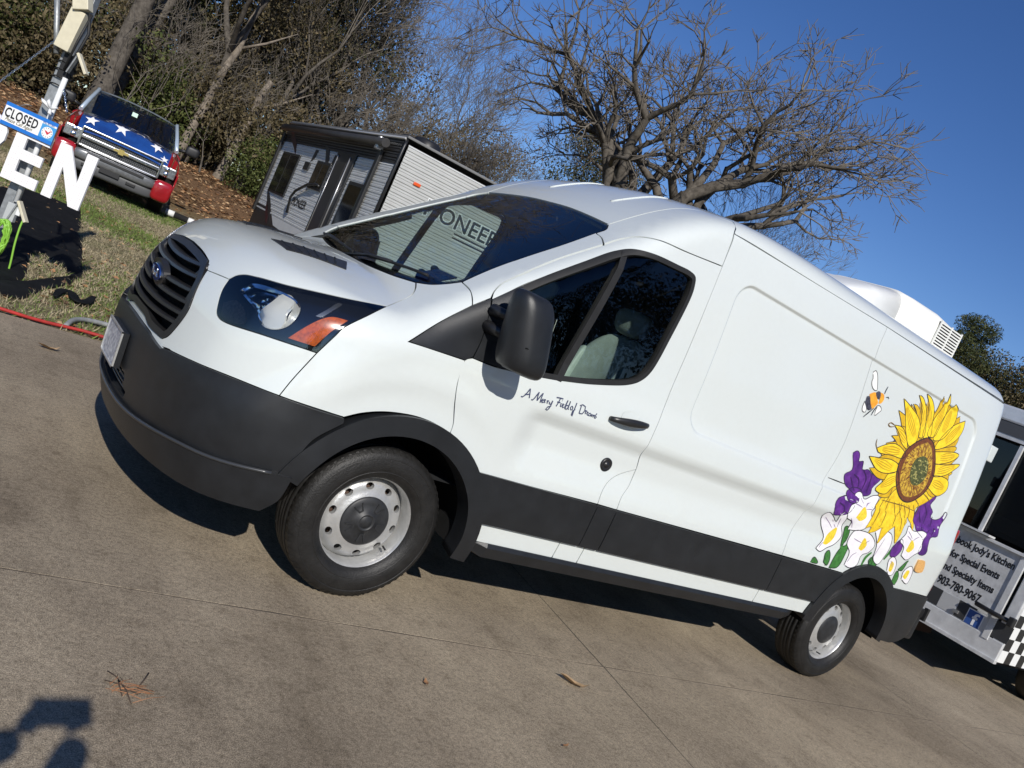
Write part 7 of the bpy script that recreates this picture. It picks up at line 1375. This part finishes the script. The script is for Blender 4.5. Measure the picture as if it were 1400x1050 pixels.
for i, (x, y, rz, sc, key) in enumerate(((6.7, 23.4, 0, 1.0, 'shrub'), (7.6, 24.2, 50, 1.2, 'shrub2'), (5.2, 25.8, 100, 1.1, 'shrub2'), (3.3, 25.2, 150, 1.2, 'shrub'), (1.2, 25.3, 200, 1.3, 'shrub2'), (-.8, 25.8, 250, 1.3, 'shrub'), (-2.8, 26, 300, 1.3, 'shrub2'), (8.8, 24.0, 20, 1.2, 'shrub'), (6.1, 26.8, 70, 1.4, 'shrub2'), (4.0, 27.3, 10, 1.5, 'shrub'), (7.2, 22.9, 220, .75, 'shrub'), (9.9, 23.2, 180, 1.1, 'shrub2'), (.2, 27.6, 40, 1.5, 'shrub2'))):
    e = place_tree('undergrowth_bush', key, x, y, R(rz), sc, 'leafy olive bush in the undergrowth at the foot of the woods', 'bushes at the foot of the woods', (barkd, pg_ if key == 'shrub' else ol)); e['category'] = 'bush'
for i in range(60):
    g_ = random.Random(900 + i); x = g_.uniform(-4.5, 10.5); y = 24.2 + g_.uniform(-.6, 4.0) + max(0, (2 - x)) * .1; e = place_tree('brush_thicket', 'brush', x, y, g_.uniform(0, 6.28), g_.uniform(.8, 1.7), 'bare twiggy sapling in the thicket', 'saplings in the thicket', BT); e['category'] = 'sapling'
# pines at the right, behind the food trailer
def pine_proto(seed, h):
    g = random.Random(seed); bl = []
    for k in range(30):
        t = .42 + .58 * k / 29; a = g.uniform(0, 6.28); rr = h * .20 * (1.15 - t) * 1.6 * g.uniform(.5, 1.1); bl.append((math.cos(a) * rr, math.sin(a) * rr, h * t + g.gauss(0, .2), h * .075 * g.uniform(.5, 1.3)))
    return (trunk_m(h, h * .02), leaf_cloud(seed, bl, 20000, .085, .20))
PROTO['pine'] = pine_proto(6, 9.5); PROTO['pine2'] = pine_proto(9, 9.5)
for (x, y, rz, sc, key, lb) in ((27.0, 12.3, 0, .745, 'pine', 'pine tree with rounded top rising over the van rear'), (29.2, 10.6, 90, .70, 'pine2', 'pine tree with open branches above the food trailer roof'), (26.0, 14.6, 200, .50, 'pine2', 'low pine crown beside the roof air conditioner'), (31.5, 9.6, 30, .66, 'pine', 'far pine tree at the edge behind the food trailer')):
    place_tree('pine_tree', key, x, y, R(rz), sc, lb, 'pines beyond the food trailer', (barkd, pn), z=.6)
for (x, y, rz, sc, key, lb) in ((27.7, 11.9, 40, .73, 'cedar', 'dark evergreen mass between the pines beyond the van rear'), (28.9, 10.8, 130, .88, 'cedar2', 'olive evergreen under the open pine'), (28.3, 11.5, 80, .76, 'cedar', 'dark evergreen filling the gap between rounded pine and open pine'), (29.7, 10.7, 200, .86, 'cedar2', 'olive evergreen right behind the food trailer roof cap'), (26.2, 13.3, 250, .50, 'cedar', 'small dark evergreen beside the roof air conditioner'), (30.6, 9.8, 300, .72, 'cedar2', 'broad evergreen above the food trailer fascia'), (28.2, 12.6, 10, .66, 'cedar2', 'olive evergreen behind the rounded pine')):
    place_tree('cedar_tree', key, x, y, R(rz), sc, lb, None, (barkd, pn), z=.3)
# trees across the drive, behind the photographer (seen mirrored in the glass)
for i, (x, y, rz, sc, key) in enumerate(((-16, -30, 0, 1.5, 'cedar'), (-4, -34, 60, 1.3, 'b1'), (3, -30, 100, 1.6, 'cedar2'), (8.5, -31, 30, 1.7, 'cedar'), (13, -27, 160, 1.3, 'b3'), (15.5, -30, 220, 1.8, 'cedar2'), (21, -26, 200, 1.7, 'cedar'), (26, -22, 90, 1.6, 'cedar2'), (30, -16, 10, 1.5, 'cedar'))):
    place_tree('street_tree' if key[0] == 'b' else 'cedar_tree', key, x, y, R(rz), sc, ('bare tree' if key[0] == 'b' else 'dense evergreen') + ' standing across the drive behind the photographer', 'trees across the drive', (bark, twg) if key[0] == 'b' else (barkd, ev), z=0.)
# ================================================================== THE PHOTOGRAPHER (stands at the camera; only the shadow falls into view)
ph = empty('person', (-2.42, -4.60, 0), 0, 'person in dark jacket and jeans holding up a phone at the edge of the drive', 'person')
PB = Vector((-2.42, -4.60, 0)); fwd = Vector((.60, .80, 0)); rgt = Vector((.80, -.60, 0))
def W(a, b, c): return rgt * a + fwd * b + Vector((0, 0, c))         # right, forward, up
PHN = Vector(CAM) - Vector(c_f) * .012                                # back of the phone at the lens
def skin_body(name, verts, edges, m, sub=2, root_i=0):
    me = bpy.data.meshes.new(name); me.from_pydata([tuple(v[0]) for v in verts], edges, []); o = bpy.data.objects.new(name, me); col.objects.link(o); o.parent = ph
    o.modifiers.new('skin', 'SKIN'); sk = me.skin_vertices[0].data
    for i, v in enumerate(verts): sk[i].radius = (v[1], v[2] if len(v) > 2 else v[1]); sk[i].use_root = (i == root_i)
    sm = o.modifiers.new('sub', 'SUBSURF'); sm.levels = sub; sm.render_levels = sub; me.materials.append(m); return o
jk = mat('dark_jacket', (.03, .035, .05), .9, var=.2); jn = mat('blue_jeans', (.05, .07, .13), .9, var=.2); skn = mat('skin', (.50, .32, .24), .55); hair = mat('brown_hair', (.06, .035, .02), .7)
hl = PHN - PB                                                         # phone in person space
hr_w = hl + Vector(c_r) * .066 - Vector(c_f) * .05 - Vector(c_u) * .05; hl_w = hl - Vector(c_r) * .072 - Vector(c_f) * .055 - Vector(c_u) * .045
body = [(W(0, 0, .98), .15, .12), (W(0, .02, 1.18), .15, .11), (W(0, .02, 1.36), .17, .12), (W(0, .0, 1.46), .10, .08), (W(0, .02, 1.53), .055, .055), (W(0, .05, 1.62), .072, .085), (W(0, .05, 1.72), .075, .09),
        (W(.19, .0, 1.42), .065), (W(.24, .16, 1.26), .058), (hr_w, .045), (W(-.19, .0, 1.42), .065), (W(-.20, .18, 1.26), .056), (hl_w, .042),
        (W(.10, .0, .90), .095), (W(.11, .03, .50), .062), (W(.11, -.02, .09), .046), (W(.115, .13, .045), .038), (W(-.10, .0, .90), .095), (W(-.12, .03, .50), .062), (W(-.12, -.02, .09), .046), (W(-.125, .13, .045), .038)]
ed = [(0, 1), (1, 2), (2, 3), (3, 4), (4, 5), (5, 6), (3, 7), (7, 8), (8, 9), (3, 10), (10, 11), (11, 12), (0, 13), (13, 14), (14, 15), (15, 16), (0, 17), (17, 18), (18, 19), (19, 20)]
bo = skin_body('body', body, ed, jk); 
bo.data.materials.append(jn); bo.data.materials.append(skn)
def hand(side, wr):
    s = 1 if side == 'r' else -1; u_ = Vector(c_u); r_ = Vector(c_r) * s; b_ = -Vector(c_f); verts = [(wr, .026, .02), (wr + u_ * .03 - r_ * .005, .03, .017)]; edges = [(0, 1)]
    for k, (ln, h0) in enumerate(((.055, .045), (.065, .03), (.062, .012), (.05, -.005))):
        p0 = wr + u_ * (.03 + h0 * .6) - b_ * .01; p1 = p0 - b_ * .028 - r_ * .006 + u_ * .006; p2 = p1 - r_ * ln * .45 - b_ * .002; i = len(verts); verts += [(p0, .0095), (p1, .0085), (p2, .0075)]; edges += [(1, i), (i, i + 1), (i + 1, i + 2)]
    p0 = wr + u_ * .025 - r_ * .02; p1 = p0 - r_ * .022 + u_ * .018 + b_ * .004; i = len(verts); verts += [(p0, .011), (p1, .0095)]; edges += [(0, i), (i, i + 1)]
    return skin_body('hand', verts, edges, skn, 1)
hand('r', hr_w); hand('l', hl_w)
hd = PB * 0 + W(0, .06, 1.67); V, Fc = superbox((0, 0, 0), (.078, .098, .122), 2.2, 24, 16, taper=.06)
mb = MB(); mb.add([hd + rgt * x + fwd * y + Vector((0, 0, z)) for x, y, z in V], Fc, True); hd_o = mb.build('head', skn, ph)
mb = MB(); mb.add([hd + rgt * x * 1.08 + fwd * (y * 1.05 - .018) + Vector((0, 0, z * 1.04 + .014)) for x, y, z in V if True], Fc, True)
mb.V = [v if (Vector(v) - hd).dot(fwd) < .055 or v[2] > hd.z + .07 else tuple(Vector(v) - fwd * .05) for v in mb.V]; mb.build('hair', hair, ph)
mb = MB(); n0 = hd + fwd * .098 + Vector((0, 0, -.01)); mb.tube([n0 + Vector((0, 0, .035)), n0 + fwd * .012, n0 + fwd * .004 + Vector((0, 0, -.012))], [.008, .014, .008], 8); mb.build('nose', skn, hd_o)
for sg in (1, -1):
    mb = MB(); mb.add(*superbox(tuple(hd + rgt * (.033 * sg) + fwd * .088 + Vector((0, 0, .012))), (.012, .01, .008), 2, 10, 7), smooth=True); mb.build('eye', mat('eye_white', (.6, .6, .6), .2), hd_o)
    mb = MB(); mb.add(*superbox(tuple(hd + rgt * (.079 * sg) + Vector((0, 0, 0))), (.012, .022, .03), 2.2, 10, 7), smooth=True); mb.build('ear', skn, hd_o)
mb = MB(); mb.tube([hd + rgt * -.025 + fwd * .09 + Vector((0, 0, -.058)), hd + fwd * .097 + Vector((0, 0, -.056)), hd + rgt * .025 + fwd * .09 + Vector((0, 0, -.058))], .006, 6); mb.build('mouth', mat('lip', (.35, .14, .12), .5), hd_o)
for sg in (1, -1): mb = MB(); mb.add(*superbox(tuple(W(.115 * sg, .08, .042)), (.048, .135, .042), 3, 16, 10), smooth=True); mb.build('shoe', mat('shoe_dark', (.03, .028, .026), .7), ph)
for sg in (1, -1):
    mb = MB(); mb.tube([W(.09 * sg, .0, .98), W(.105 * sg, .0, .85), W(.115 * sg, .04, .52), W(.118 * sg, -.01, .10)], [.115, .108, .083, .07], 14); mb.build('trouser_leg', jn, ph)
phone = empty('phone', PHN, 0, 'dark phone held up in both hands of the photographer', 'phone'); rot = Matrix((Vector(c_r), Vector(c_u), -Vector(c_f))).transposed()
mb = MB(); mb.box(-Vector(c_f) * .006, (.160, .076, .009), rot, bev=.003); mb.build('phone_body', mat('phone_black', (.02, .02, .022), .3), phone)
mb = MB(); mb.box(-Vector(c_f) * .0111, (.150, .069, .0006), rot); mb.build('phone_screen', M['gloss'], phone)
